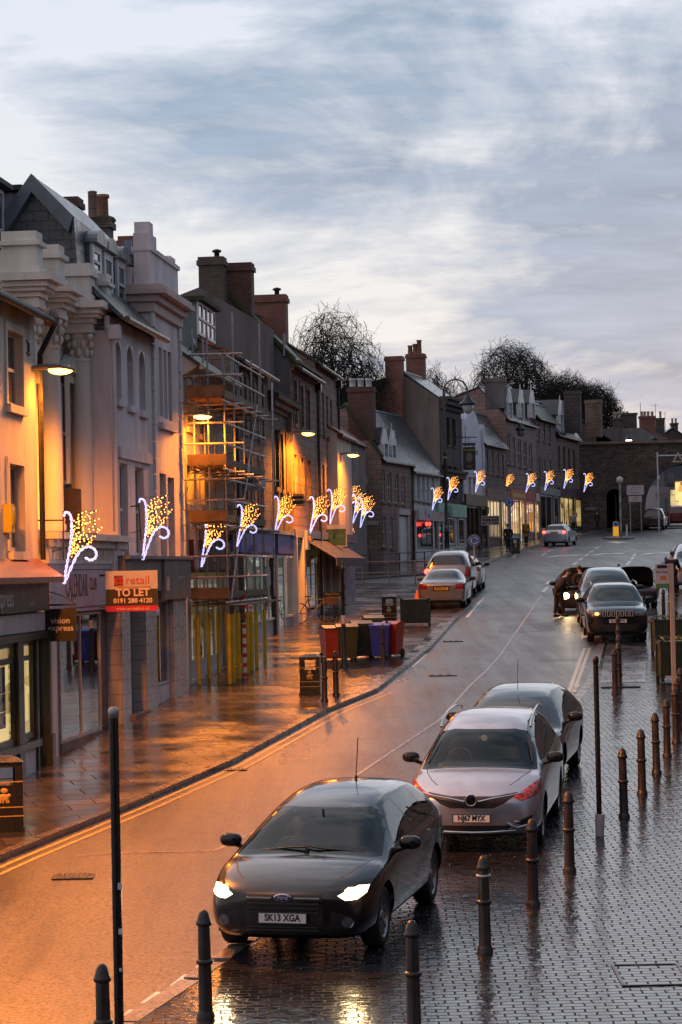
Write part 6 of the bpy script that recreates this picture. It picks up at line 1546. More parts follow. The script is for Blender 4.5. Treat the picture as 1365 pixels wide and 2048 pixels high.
# height gantry
c, z0 = gnd_d(1315, 905, 202); t = thing('height_gantry', 'pale gantry post and arm carrying a triangular warning sign over the arch', 'road sign', on_ground(c.x, 202)); zt = P(1315, 905, 202).z - t.location.z; za = P(1340, 911, 202).z - t.location.z
g = MB(); g.cyl((0, 0, 0), (0, 0, zt), .06, n=8); g.build('post', MT['white'], t); g = MB(); g.cyl((0, 0, za), (7.5, 0, za), .05, n=8); g.build('arm', MT['white'], t); g = MB(); g.cyl((7.5, 0, 0), (7.5, 0, zt), .06, n=8); g.build('post', MT['white'], t)
g = MB(); cx2 = P(1356, 915, 202).x - c.x; cz2 = P(1356, 915, 202).z - t.location.z
g.prism([(cx2 - .5, -.1, cz2 - .4), (cx2 + .5, -.1, cz2 - .4), (cx2, -.1, cz2 + .45)], (0, -.03, 0)); tr_ = g.build('warning_triangle', mat('cream sign', (.5, .45, .38), .5), t)
g = MB(); g.prism([(cx2 - .3, -.14, cz2 - .28), (cx2 + .3, -.14, cz2 - .28), (cx2, -.14, cz2 + .22)], (0, -.01, 0)); g.build('triangle_face', BROWN, tr_)
# traffic island: keep left bollard, beacon
ci = G(1238, 1078, .0)
t = thing('traffic_island', 'small kerbed traffic island in the far road', 'traffic island', ci); g = MB(); n = 24
g.prism([(1.15 * cos(2 * PI * k / n), 2.4 * sin(2 * PI * k / n), -.1 + M * 2.4 * sin(2 * PI * k / n)) for k in range(n)], (0, 0, .24)); g.build('kerb_ring', MT['granite'], t)
p = ci + Vector((-.35, -1.3, .1)); t = thing('keep_left_bollard', 'yellow illuminated keep left bollard on the traffic island', 'traffic bollard', p)
g = MB(); g.box(-.2, .2, -.1, .1, .12, .8); g.blob((0, 0, .8), (.2, .1, .12)); g.build('body', emit('yellow bollard glow', (1.0, .48, .03), .55), t)
g = MB(); g.box(-.2, .2, -.11, .11, .8, 1.12); g.cyl((0, -.12, 1.0), (0, .12, 1.0), .2, n=16); hd = g.build('head', MT['white'], t); g = MB(); g.cyl((0, -.125, .98), (0, -.13, .98), .15, n=16); g.build('blue_disc', BLUE, hd); g = MB(); g.box(-.24, .24, -.14, .14, 0, .12); g.build('foot', MT['white'], t)
p = ci + Vector((.2, .2, .1)); t = thing('crossing_beacon', 'tall banded crossing beacon with a pale globe on the traffic island', 'beacon', p); hz = P(1241, 963, p.y).z - p.z
g = MB()
for k in range(8): g.cyl((0, 0, hz * k / 8), (0, 0, hz * (k + 1) / 8), .085, n=10, mi=k % 2)
g.build('pole', [mat('grey band', (.2, .21, .23), .5), mat('pale band', (.36, .37, .4), .5)], t); g = MB(); g.blob((0, 0, hz + .1), (.27, .27, .27), 1, 14, 10); g.build('globe', mat('pale globe', (.5, .47, .45), .3), t)
for dx in (.42, -.25):
    t = thing('guard_post', 'white guard post beside the crossing beacon, %s side' % ('right' if dx > 0 else 'left'), 'post', ci + Vector((.2 + dx, .1, .1))); g = MB(); g.box(-.06, .06, -.06, .06, 0, .9); g.build('post', MT['white'], t); g = MB(); g.box(-.08, .08, -.08, .08, .9, .95); g.build('cap', MT['white'], t)
# bus stop
p = G(1349, 1388, .03); hb = P(1345, 1127, p.y).z - p.z
t = thing('bus_stop', 'cream bus stop pole with a square flag sign, right of the black off-roader', 'bus stop', p)
g = MB(); g.box(-.045, .045, -.045, .045, 0, hb); g.build('pole', mat('cream pole', (.55, .42, .32), .5, var=.1), t)
s_ = F / p.y; zt = hb; w_ = 27 / s_; h_ = 49 / s_; x1 = -.06; x0 = x1 - w_
g = MB(); g.box(x0, x1, -.02, .02, zt - h_, zt - .01, 0); fl = g.build('flag', mat('pale pink flag', (.58, .5, .5), .45, var=.04), t)
g = MB(); g.box(x0, x1, -.026, -.02, zt - h_, zt - h_ + .1); g.build('green_strip', mat('green strip', (.08, .25, .06), .5, var=0), fl)
g = MB(); g.box(x0 + .04, x1 - .03, -.026, -.02, zt - .09, zt - .05); g.box(x0 + .06, x1 - .05, -.028, -.02, zt - .1, zt - .03); g.build('bus_symbol', MT['black'], fl)
g = MB(); g.box(x0 + .11, x1 - .06, -.026, -.02, zt - .36, zt - .27); g.build('orange_emblem', mat('orange emblem', (.65, .2, .02), .5, var=0), fl)
put_text('lettering', 'Bus Stop', .07, MT['black'], fl, ((x0 + x1) / 2, -.022, zt - .18), (1, 0, 0), (0, 0, 1))
g = MB(); g.box(x1, -.04, -.015, .015, zt - .1, zt - .06); g.box(x1, -.04, -.015, .015, zt - h_ + .1, zt - h_ + .14); g.build('clamp', MT['steel'], t)
# ---- hanging optician sign
p = P(122, 1250, 41.9); t = thing('hanging_sign', 'square black hanging sign with pale lettering under a scrolled iron bracket', 'shop sign', p); s_ = F / 41.9
w_ = 63 / s_; h_ = 65 / s_; g = MB(); g.box(-w_ / 2, w_ / 2, -.03, .03, -h_ / 2, h_ / 2); pn = g.build('panel', mat('black sign panel', (.01, .008, .008), .35, var=0), t)
LT = mat('pale grey lettering', (.5, .47, .45), .4, var=0)
put_text('lettering', 'vision', .145, LT, pn, (.0, -.033, .075), (1, 0, 0), (0, 0, 1), bold=.002); put_text('lettering', 'express', .145, LT, pn, (.0, -.033, -.055), (1, 0, 0), (0, 0, 1), bold=.002)
g = MB(); zt = h_ / 2 + .07; xw = -.42
g.box(xw, w_ / 2, -.012, .012, zt - .02, zt + .015); g.tube([(xw, 0, zt + .02), (xw + .05, 0, zt + .18), (xw + .2, 0, zt + .24), (xw + .45, 0, zt + .16), (w_ / 2 - .02, 0, zt + .02)], .009)
for cx2, r2 in ((xw + .2, .08), (w_ / 2 - .06, .045)): g.tube([(cx2 + r2 * (1 - k / 16) * cos(k * .8), 0, zt + .1 + r2 * (1 - k / 16) * sin(k * .8)) for k in range(14)], .007)
for x in (-.2, .2): g.cyl((x, 0, h_ / 2), (x, 0, zt), .006, n=5)
g.build('bracket', MT['black'], t)
# ---- TO LET board
p = P(264, 1182, 46.9); s_ = F / 46.9; w_, h_ = 104 / s_, 81 / s_
t = thing('letting_board', 'red, black and pale TO LET board projecting over the grey fascia', 'agents board', p)
g = MB(); g.box(-w_ / 2, w_ / 2, -.015, .015, -h_ / 2, h_ / 2); pn = g.build('panel', mat('pale pink board', (.50, .46, .50), .5, var=.05), t)
g = MB(); g.box(-w_ / 2, w_ / 2, -.018, -.015, -h_ / 2 + .11, h_ * .05); g.build('black_band', mat('black band', (.02, .012, .012), .5, var=0), pn)
g = MB(); g.box(-w_ / 2, w_ / 2, -.018, -.015, -h_ / 2, -h_ / 2 + .108); g.build('red_band', mat('crimson band', (.5, .01, .06), .5, var=0), pn)
g = MB(); g.box(-w_ / 2 + .17, -w_ / 2 + .34, -.019, -.015, h_ / 2 - .3, h_ / 2 - .09); g.build('black_square', MT['black'], pn)
RT = mat('red lettering', (.5, .03, .04), .5, var=0); WT = mat('cream white lettering', (.75, .55, .45), .5, var=0)
g_ = lambda x, z, s2, txt, m_, **k: put_text('lettering', txt, s2, m_, pn, (x, -.021, z), (1, 0, 0), (0, 0, 1), **k)
g_(-w_ / 2 + .26, h_ / 2 - .19, .2, '@', RT, bold=.003); g_(.12, h_ / 2 - .19, .23, 'retail', RT); g_(.05, h_ / 2 - .325, .045, 'ANGUS  THURLBECK  FLETCHER', RT)
g_(.02, -.035, .2, 'TO LET', WT, bold=.006); g_(.02, -.19, .125, '0191 280 4120', WT, bold=.004); g_(.02, -h_ / 2 + .052, .085, 'www.atretail.co.uk', WT)
g = MB(); g.cyl((-w_ / 2 - .25, .05, h_ / 2 - .08), (w_ / 2, .05, h_ / 2 - .08), .02, n=6); g.cyl((-w_ / 2 - .25, .05, -h_ / 2 + .1), (w_ / 2, .05, -h_ / 2 + .1), .02, n=6); g.build('bracket', MT['black'], t)
# ---- other projecting signs
c = P(504, 966, 71); s_ = F / 71
t = board('projecting_sign', 'pale projecting sign with a dark cow shape, above the blue shop', 'shop sign', c, 43 / s_, 30 / s_, mat('pale pink sign', (.5, .38, .36), .5, var=.15, scale=8), lines=[('THE CURFEW', .07, 0, -.14, MT['black'], {}), ('ALE AND CIDER', .05, 0, -.19, MT['black'], {})])
g = MB(); g.blob((-.12, -.025, .05), (.12, .006, .06)); g.blob((.0, -.025, .09), (.05, .006, .04)); g.box(-.2, -.18, -.03, -.02, -.05, .03); g.box(-.08, -.06, -.03, -.02, -.05, .03); g.build('cow_shape', MT['black'], t.children[0])
g = MB(); g.box(.05, .3, -.0, .04, .2, .23); g.box(-43 / s_ / 2 - .25, -43 / s_ / 2, -.01, .01, .1, .13); g.build('bracket', MT['black'], t)
c = P(498, 1100, 70.5); s_ = F / 70.5
t = board('projecting_sign', 'pale sign with a small red cross under the blue fascia', 'shop sign', c, 36 / s_, 19 / s_, mat('pale lilac panel', (.42, .42, .46), .5, var=0), lines=[('British Red Cross', .05, .05, 0, MT['black'], {})])
g = MB(); g.box(-.19, -.15, -.03, -.02, -.05, .05); g.box(-.22, -.12, -.029, -.02, -.018, .018); g.build('red_cross', mat('red paint', (.6, .01, .01), .5, var=0), t.children[0])
c = P(665, 1075, 90); s_ = F / 90
t = board('letting_board', 'dark green and white FOR SALE / TO LET board beside the awning', 'agents board', c, 58 / s_, 37 / s_, mat('bottle green board', (.012, .13, .08), .5, var=.05), border=MT['white'], lines=[('FOR SALE / TO LET', .1, 0, .06, mat('pale green lettering', (.2, .35, .28), .5, var=0), {}), ('01289 000', .06, -.2, -.12, MT['white'], {})][:1])
g = MB(); g.box(-58 / s_ / 2, 58 / s_ / 2, -.03, .02, 37 / s_ / 2, 37 / s_ / 2 + .12); g.build('top_strip', MT['white'], t)
c = P(674, 985, 93); s_ = F / 93
board('letting_board', 'purple LET board fixed high on the last front, behind the light motifs', 'agents board', c, 33 / s_, 19 / s_, mat('purple board', (.06, .02, .05), .5, var=0), lines=[('LET', .3, .05, 0, mat('pinkish lettering', (.5, .3, .35), .5, var=0), dict(bold=.01))])
c = P(704, 1060, 97); s_ = F / 97
board('projecting_sign', 'small square maroon phone shop sign with O2 lettering', 'shop sign', c, 17 / s_, 17 / s_, mat('maroon sign', (.07, .01, .02), .5, var=0), lines=[('O', .26, -.03, .0, emit('warm sign lettering', (1, .7, .5), .9, False), dict(bold=.012)), ('2', .1, .1, -.08, emit('warm sign lettering', (1, .7, .5), .9, False), {})])
c = P(939, 917, 150); s_ = F / 150
t = board('pub_sign', 'black hanging pub sign with a faint gold crest and a small name board over it', 'pub sign', c, 25 / s_, 46 / s_, MT['blackmatt'], lines=[('THE CASTLE', .16, 0, .52, GOLD, {}), ('INN', .14, 0, -.5, GOLD, {})])
g = MB(); g.blob((0, -.03, .05), (.22, .01, .32)); g.build('crest', mat('dim gold crest', (.12, .1, .05), .5), t.children[0]); g = MB(); g.box(-.4, .4, -.02, .02, .8, .98); g.box(-1.6, .5, -.02, .02, 1.3, 1.36); g.cyl((0, 0, .7), (0, 0, 1.3), .02, n=5); g.build('bracket', MT['black'], t)
c = P(637, 1000, 84); 
# gilt scroll sign like a bracket box
c = P(596, 1000, 80); t = thing('box_sign', 'black and gold box sign projecting below the lamp lit wall', 'shop sign', c); g = MB(); g.box(-.2, .2, -.1, .1, -.2, .2); g.build('box', MT['black'], t)
g = MB()
for z in (-.19, -.02, .13): g.box(-.21, .21, -.11, .11, z, z + .05)
g.build('gold_moulding', GOLD, t)
# ================================================================ CHRISTMAS LIGHT MOTIFS
ROPE = emit('cool white rope light', (.60, .58, 1.0), 1.45, False)
AMB = emit('amber bulbs', (1.0, .36, .06), 7.0, False)
def rope(g, pts, r, tw=.018):
    # two thin strands twisted round each other
    P_ = [Vector(p) for p in pts]; out = []
    for i in range(len(P_) - 1):
        k = max(1, int((P_[i + 1] - P_[i]).length / .03))
        for j in range(k): out.append(P_[i].lerp(P_[i + 1], j / k))
    out.append(P_[-1])
    for ph in (0, PI):
        q = []
        for i, p in enumerate(out):
            d = (out[min(i + 1, len(out) - 1)] - out[max(i - 1, 0)]).normalized(); a = d.cross(Vector((0, 1, 0))).normalized(); b_ = Vector((0, 1, 0))
            t = i * 1.1 + ph; q.append(p + a * tw * cos(t) + b_ * tw * sin(t))
        g.tube(q, r, 4)
def curve_pts(ctrl, n=10):
    out = []; c = [ctrl[0]] + list(ctrl) + [ctrl[-1]]
    for i in range(1, len(c) - 2):
        for j in range(n):
            t = j / n; p0, p1, p2, p3 = (Vector(x) for x in c[i - 1:i + 3])
            out.append(.5 * ((2 * p1) + (p2 - p0) * t + (2 * p0 - 5 * p1 + 4 * p2 - p3) * t * t + (3 * p1 - p0 - 3 * p2 + p3) * t ** 3))
    out.append(Vector(ctrl[-1])); return out
def make_deco(gold_only=False, dx=0.0):
    """unit: total height 1.3 m, origin at the bottom tip"""
    t = thing('light_motif', 'm', 'christmas light', (0, 0, 0), 0, 'christmas light motifs along the street')
    if not gold_only:
        g = MB(); V = lambda x, z: (x, 0, z)
        stem = curve_pts([V(.0, .0), V(.05, .3), V(.13, .75), V(.14, 1.12), V(.1, 1.25), V(.03, 1.27), V(.0, 1.2)], 6)
        rope(g, stem, .011); g.build('stem_rope_light', ROPE, t)
        g = MB(); sw = curve_pts([V(.02, .02), V(.14, .3), V(.28, .56), V(.44, .66), V(.57, .6), V(.59, .48), V(.49, .42), V(.39, .47)], 6)
        rope(g, sw, .011); g.build('swirl_rope_light', ROPE, t)
    g = MB(); gf = MB(); r = random.Random(3)
    for k in range(7):
        a = .12 + k * .13; L_ = 1.25 - .04 * k + r.uniform(-.08, .08) - .35 * max(0, k - 3) * .3
        b0 = Vector((.08 + .015 * k, 0, .45)); top = Vector((.2 + k * .075, 0, 1.25 - max(0, k - 4) * .14 - (.12 if k < 1 else 0)))
        gf.cyl(b0, top, .004, n=3)
        for j in range(15):
            q = b0.lerp(top, .08 + .92 * j / 14) + Vector((r.uniform(-.035, .035), r.uniform(-.02, .02), r.uniform(-.03, .03)))
            g.blob(q, (.0135,) * 3, 1, 5, 3)
            if j % 4 == 2: e = q + Vector((.07, 0, .03)); gf.cyl(q, e, .003, n=3); g.blob(e, (.013,) * 3, 1, 5, 3)
    g.build('amber_bulbs', AMB, t); 
    if gold_only: gf.tube([(.3, 0, .45), (.22, 0, .2), (.12, 0, 0)], .02)
    gf.box(.0, .62, -.006, .006, 1.29, 1.30); gf.box(-.02, -.0, -.01, .01, .42, 1.3)
    gf.build('frame', MT['black'], t)
    g = MB(); g.box(-.75, -.02, -.012, .012, 1.12, 1.145); g.tube([(-.7, 0, .45), (-.35, 0, .55), (-.02, 0, .62)], .008); g.build('bracket', MT['black'], t)
    return t
dec0 = make_deco(); df = [True]
DEC = [((128, 1168), 143, 'nearest and largest'), ((286, 1120), 122, 'second nearest, over the TO LET board'), ((403, 1134), 104, 'third along, in front of the scaffolding'), ((474, 1093), 84, 'fourth along, partly behind a scaffold pole'),
 ((549, 1072), 79, 'fifth along, over the blue shopfront'), ((620, 1067), 73, 'sixth along, over the pale blue sign'), ((660, 1048), 69, 'seventh along, before the purple board'), ((690, 1035), 62, 'leftmost of the three overlapping ones by the corner'),
 ((706, 1047), 58, 'middle of the three overlapping ones by the corner'), ((721, 1055), 60, 'rightmost of the three overlapping ones by the corner'), ((865, 1020), 44, 'first on the far row, on the white house'), ((896, 1000), 45, 'next to the heritage lamp post'),
 ((951, 985), 42, 'in front of the white pub'), ((1052, 985), 38, 'before the pink sandstone house'), ((1090, 981), 38, 'before the bow windowed stone house'), ((1128, 977), 38, 'before the maroon shopfront'), ((1168, 984), 37, 'last one, against the dark town wall')]
for (u, v), h, lab in DEC:
    D = 1.27 * F / h if h != 84 else 58.5; o = dec0 if df[0] else copy_tree(dec0); df[0] = False
    o.location = P(u, v, D); o['label'] = 'white and amber light motif, ' + lab; o.rotation_euler = (0, rnd.uniform(-.05, .05), rnd.uniform(-.25, .2)); o.scale = (1, 1, 1) if h != 84 else (.8, .8, .8)
o = make_deco(True); o.location = P(1010, 986, 158); o['label'] = 'amber only light motif without its white stem, before the red shops'; o.scale = (.95,) * 3
# guy cable on the nearest ones
# ================================================================ CARS
def paint(name, c, metal=.55, rough=.28):
    if name in _mc: return _mc[name]
    m, nt, b = nt_new(name); b.inputs['Metallic'].default_value = metal; b.inputs['Roughness'].default_value = rough
    b.inputs['Coat Weight'].default_value = 1; b.inputs['Coat Roughness'].default_value = .03; b.inputs['Coat IOR'].default_value = 1.36
    p = pos(nt); f = noise(nt, p, 3.5, 5, .6)
    L(nt, ramp(nt, f, .3, .75, tuple(x * .82 for x in c), tuple(min(1, x * 1.12) for x in c)), b.inputs['Base Color'])
    # beads of rain on the coat
    v = nt.nodes.new('ShaderNodeTexVoronoi'); v.inputs['Scale'].default_value = 55; L(nt, p, v.inputs['Vector'])
    d = maprange(nt, v.outputs['Distance'], .0, .3, 1, 0)
    bn = nt.nodes.new('ShaderNodeBump'); bn.inputs['Strength'].default_value = .07; bn.inputs['Distance'].default_value = .003; L(nt, d, bn.inputs['Height']); L(nt, bn.outputs[0], b.inputs['Coat Normal'])
    _mc[name] = m; return m
CGL = mat('dark car glass', (.012, .017, .02), .05, var=0, spec=.9)
CGT = glass_thin('clear car glass', (.42, .52, .52), .0, .02)
RUB = mat('tyre rubber', (.016, .016, .016), .7, var=.3, scale=20)
RIM = mat('alloy wheel', (.32, .31, .31), .32, metal=.8, var=.1)
BLK = mat('black plastic trim', (.014, .014, .015), .45, var=.15, scale=14)
BLKG = mat('gloss black trim', (.01, .01, .011), .1, var=0)
CHR = mat('chrome', (.62, .62, .64), .14, metal=1.0, var=0)
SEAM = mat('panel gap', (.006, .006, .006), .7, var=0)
LENSD = mat('headlight lens', (.22, .22, .24), .08, metal=.6, var=.3, scale=14)
REDL = mat('red tail lens', (.16, .008, .01), .12, var=.1)
REDON = emit('brake light', (1.0, .04, .03), 11)
HEADON = emit('lit headlamp', (1.0, .66, .30), 40)
HEADHALO = emit('lit headlamp lens', (1.0, .72, .38), 5.5, False)
ENG = mat('engine bay', (.02, .02, .02), .6, var=.5, scale=9)
# section control: (x, zb, ws, wm, (e y,z), (f y,z), (g y,z), zt)
def T(rows): return rows
HATCH = [(.0, .26, .56, .66, (.62, .60), (.54, .66), (.32, .69), .70), (.10, .20, .72, .80, (.75, .66), (.66, .73), (.38, .77), .78),
 (.32, .19, .82, .875, (.83, .77), (.72, .82), (.42, .85), .86), (.72, .19, .86, .905, (.87, .87), (.76, .91), (.44, .94), .95), (.92, .19, .86, .91, (.88, .875), (.78, .90), (.46, .925), .93),
 (1.12, .19, .86, .91, (.88, .91), (.77, .945), (.46, .985), .995), (1.58, .19, .86, .91, (.88, .95), (.69, 1.175), (.43, 1.215), 1.23), (2.0, .19, .86, .91, (.88, .975), (.63, 1.325), (.41, 1.36), 1.375),
 (2.6, .19, .86, .91, (.885, .995), (.62, 1.40), (.41, 1.435), 1.45), (3.2, .19, .86, .91, (.885, 1.01), (.61, 1.415), (.40, 1.455), 1.47), (3.75, .20, .86, .91, (.88, 1.03), (.59, 1.385), (.38, 1.425), 1.44),
 (4.02, .22, .84, .90, (.86, 1.03), (.58, 1.33), (.36, 1.37), 1.38), (4.2, .26, .80, .87, (.82, .98), (.62, 1.06), (.36, 1.09), 1.10), (4.32, .30, .76, .83, (.77, .86), (.64, .93), (.36, .95), .955), (4.36, .33, .70, .78, (.72, .78), (.62, .84), (.34, .86), .865)]
def scaled(tab, L_, W_, H_, hood=0.0):
    s = L_ / 4.36; w = W_ / 1.82; out = []
    for r in tab:
        z = lambda v: v * H_ / 1.49
        out.append((r[0] * s, r[1], r[2] * w, r[3] * w, (r[4][0] * w, z(r[4][1]) + hood * .5), (r[5][0] * w, z(r[5][1])), (r[6][0] * w, z(r[6][1])), z(r[7])))
    return out
MPV = [(.0, .27, .58, .68, (.64, .62), (.56, .70), (.34, .73), .74), (.10, .20, .74, .83, (.77, .70), (.68, .78), (.40, .82), .83),
 (.30, .19, .84, .90, (.85, .82), (.74, .88), (.44, .92), .93), (.62, .19, .88, .93, (.89, .93), (.78, .97), (.46, 1.01), 1.02), (.88, .19, .89, .935, (.90, .955), (.79, .985), (.48, 1.01), 1.015),
 (1.05, .19, .89, .935, (.90, .985), (.78, 1.03), (.48, 1.06), 1.07), (1.45, .19, .89, .935, (.90, 1.02), (.71, 1.31), (.45, 1.35), 1.365), (1.82, .19, .89, .935, (.90, 1.035), (.665, 1.47), (.44, 1.51), 1.525),
 (2.5, .19, .89, .935, (.90, 1.05), (.65, 1.585), (.44, 1.625), 1.64), (3.2, .19, .89, .935, (.90, 1.07), (.63, 1.59), (.42, 1.635), 1.65), (3.9, .20, .89, .93, (.89, 1.09), (.61, 1.55), (.40, 1.59), 1.605),
 (4.30, .22, .87, .92, (.87, 1.08), (.59, 1.48), (.38, 1.52), 1.53), (4.5, .26, .84, .89, (.84, 1.02), (.64, 1.14), (.38, 1.17), 1.18), (4.62, .30, .80, .85, (.79, .90), (.66, .98), (.38, 1.0), 1.01), (4.66, .33, .74, .80, (.74, .80), (.64, .86), (.36, .88), .885)]
SUV = [(.0, .34, .66, .76, (.72, .78), (.64, .90), (.40, .92), .925), (.08, .26, .78, .86, (.82, .84), (.74, .96), (.44, .99), 1.0),
 (.28, .25, .86, .89, (.87, .95), (.78, 1.01), (.46, 1.04), 1.05), (.75, .25, .88, .905, (.885, 1.02), (.80, 1.06), (.48, 1.09), 1.10), (1.12, .25, .88, .905, (.89, 1.05), (.80, 1.09), (.48, 1.12), 1.13),
 (1.32, .25, .88, .905, (.89, 1.07), (.79, 1.16), (.48, 1.20), 1.21), (1.62, .25, .88, .905, (.89, 1.08), (.72, 1.42), (.46, 1.47), 1.48), (1.9, .25, .88, .905, (.89, 1.09), (.67, 1.58), (.45, 1.62), 1.63),
 (2.5, .25, .88, .905, (.89, 1.10), (.66, 1.61), (.45, 1.65), 1.66), (3.2, .25, .88, .905, (.89, 1.11), (.66, 1.60), (.44, 1.64), 1.65), (3.85, .26, .88, .905, (.89, 1.12), (.64, 1.56), (.43, 1.60), 1.61),
 (4.15, .28, .86, .90, (.87, 1.10), (.62, 1.50), (.42, 1.53), 1.54), (4.3, .30, .84, .88, (.85, 1.05), (.68, 1.13), (.42, 1.16), 1.17), (4.4, .34, .80, .85, (.81, .92), (.70, .99), (.42, 1.01), 1.02), (4.43, .36, .76, .82, (.76, .82), (.68, .88), (.4, .9), .905)]
SALOON = [(.0, .26, .56, .66, (.62, .58), (.54, .64), (.32, .67), .68), (.10, .20, .72, .80, (.75, .64), (.66, .71), (.38, .75), .76),
 (.4, .19, .82, .86, (.83, .76), (.72, .81), (.42, .84), .85), (.9, .19, .85, .88, (.85, .86), (.76, .89), (.44, .92), .93), (1.4, .19, .85, .88, (.86, .91), (.77, .95), (.46, .98), .99),
 (1.62, .19, .85, .88, (.86, .92), (.75, 1.0), (.46, 1.04), 1.05), (2.02, .19, .85, .88, (.86, .94), (.66, 1.22), (.42, 1.27), 1.28), (2.35, .19, .85, .88, (.86, .95), (.58, 1.35), (.40, 1.39), 1.40),
 (2.8, .19, .85, .88, (.86, .96), (.57, 1.38), (.40, 1.42), 1.43), (3.3, .19, .85, .88, (.86, .97), (.56, 1.35), (.38, 1.39), 1.40), (3.65, .19, .85, .88, (.86, .98), (.60, 1.22), (.38, 1.26), 1.27),
 (3.98, .20, .85, .88, (.85, .99), (.68, 1.04), (.42, 1.07), 1.08), (4.25, .22, .83, .87, (.83, .98), (.72, 1.0), (.42, 1.02), 1.03), (4.5, .28, .78, .83, (.77, .95), (.68, .98), (.40, 1.0), 1.005), (4.55, .32, .72, .78, (.71, .84), (.62, .88), (.36, .90), .905)]
def loft(tab, nose=.07):
    """half sections -> quad shell, then subdivided"""
    def sec(r):
        x, zb, ws, wm, e, f, g_, zt = r
        zm = zb + (e[1] - zb) * .55
        pts = [(0, zb), (ws - .14, zb), (ws - .02, zb + .05), (wm - .01, zb + .16), (wm, zm), (wm - .005, e[1] - .1), (e[0], e[1]), (f[0], f[1]), (g_[0], g_[1]), (0, zt)]
        return pts
    rows = []
    for r in tab:
        h = sec(r); full = [(-y, z) for y, z in h[::-1][:-1]] + h       # from top centre(-) round... order: left top -> bottom -> right top
        rows.append((r[0], h))
    bm = bmesh.new(); V = []
    for x, h in rows:
        right = [bm.verts.new((x, y, z)) for y, z in h]
        left = [right[0]] + [bm.verts.new((x, -y, z)) for y, z in h[1:-1]] + [right[-1]]
        V.append((left, right))
    n = len(rows[0][1])
    for (l0, r0_), (l1, r1) in zip(V[:-1], V[1:]):
        for k in range(n - 1):
            bm.faces.new((r0_[k], r0_[k + 1], r1[k + 1], r1[k])); bm.faces.new((l0[k + 1], l0[k], l1[k], l1[k + 1]))
    for (l, r), sg in ((V[0], -1), (V[-1], 1)):
        x = rows[0][0] if sg < 0 else rows[-1][0]; nose_ = nose if sg < 0 else .035
        cs = [r[0]] + [bm.verts.new((x + sg * nose_ * (1 if 1 < k < n - 2 else .6), 0, r[k].co.z)) for k in range(1, n - 1)] + [r[-1]]
        for k in range(n - 1):
            q1 = [cs[k], cs[k + 1], r[k + 1], r[k]]; q2 = [l[k], l[k + 1], cs[k + 1], cs[k]]
            for q in (q1, q2):
                u = list(dict.fromkeys(q))
                if len(u) >= 3: bm.faces.new(u if sg < 0 else u[::-1])
    bmesh.ops.recalc_face_normals(bm, faces=bm.faces)
    me = bpy.data.meshes.new('shell'); bm.to_mesh(me); bm.free()
    o = bpy.data.objects.new('shell', me); md = o.modifiers.new('s', 'SUBSURF'); md.levels = 2; md.render_levels = 2
    m2 = evaluated(o)
    bm = bmesh.new(); bm.from_mesh(m2); bpy.data.meshes.remove(m2); return bm
def inpoly(p, poly):
    x, y = p; c = False; n = len(poly)
    for i in range(n):
        x0, y0 = poly[i]; x1, y1 = poly[(i + 1) % n]
        if (y0 > y) != (y1 > y) and x < (x1 - x0) * (y - y0) / (y1 - y0) + x0: c = not c
    return c
AX = {'y': (0, 2), 'x': (1, 2), 'z': (0, 1)}
def carve(bm, regions):
    """regions: (key, axis, polygon, condition(centre, normal)). Cuts crisp borders in the shell and returns {key: faces}"""
    for key, axis, poly, cond in regions:
        i, j = AX[axis]; mirror = axis in ('x', 'z')
        polys = [poly] + ([[(-a, b_) for a, b_ in poly]] if axis == 'x' and min(p[0] for p in poly) >= 0 and max(p[0] for p in poly) > 0 and key[-1] == '2' else [])
        for pl in polys:
            a0, a1 = min(p[0] for p in pl), max(p[0] for p in pl); b0, b1 = min(p[1] for p in pl), max(p[1] for p in pl)
            n = len(pl)
            for k in range(n):
                p, q = pl[k], pl[(k + 1) % n]; d = (q[0] - p[0], q[1] - p[1])
                if abs(d[0]) + abs(d[1]) < 1e-6: continue
                no = [0, 0, 0]; no[i] = d[1]; no[j] = -d[0]; co = [0, 0, 0]; co[i] = p[0]; co[j] = p[1]
                s0, s1 = min(p[0], q[0]) - .02, max(p[0], q[0]) + .02; t0, t1 = min(p[1], q[1]) - .02, max(p[1], q[1]) + .02
                fs = []
                for f in bm.faces:
                    c = f.calc_center_median()
                    if not cond(c, f.normal): continue
                    xs = [v.co[i] for v in f.verts]; ys = [v.co[j] for v in f.verts]
                    if max(xs) < s0 or min(xs) > s1 or max(ys) < t0 or min(ys) > t1: continue
                    fs.append(f)
                if fs:
                    es = list({e for f in fs for e in f.edges}); vs_ = list({v for f in fs for v in f.verts})
                    bmesh.ops.bisect_plane(bm, geom=fs + es + vs_, plane_co=co, plane_no=no, dist=1e-5)
    out = {}
    bm.normal_update()
    for f in bm.faces:
        c = f.calc_center_median(); hit = None
        for key, axis, poly, cond in regions:
            i, j = AX[axis]
            pt = (c[i], c[j])
            if axis == 'x' and key[-1] == '2': pt = (abs(pt[0]), pt[1])
            if cond(c, f.normal) and inpoly(pt, poly): hit = key
        out.setdefault(hit, []).append(f)
    return out
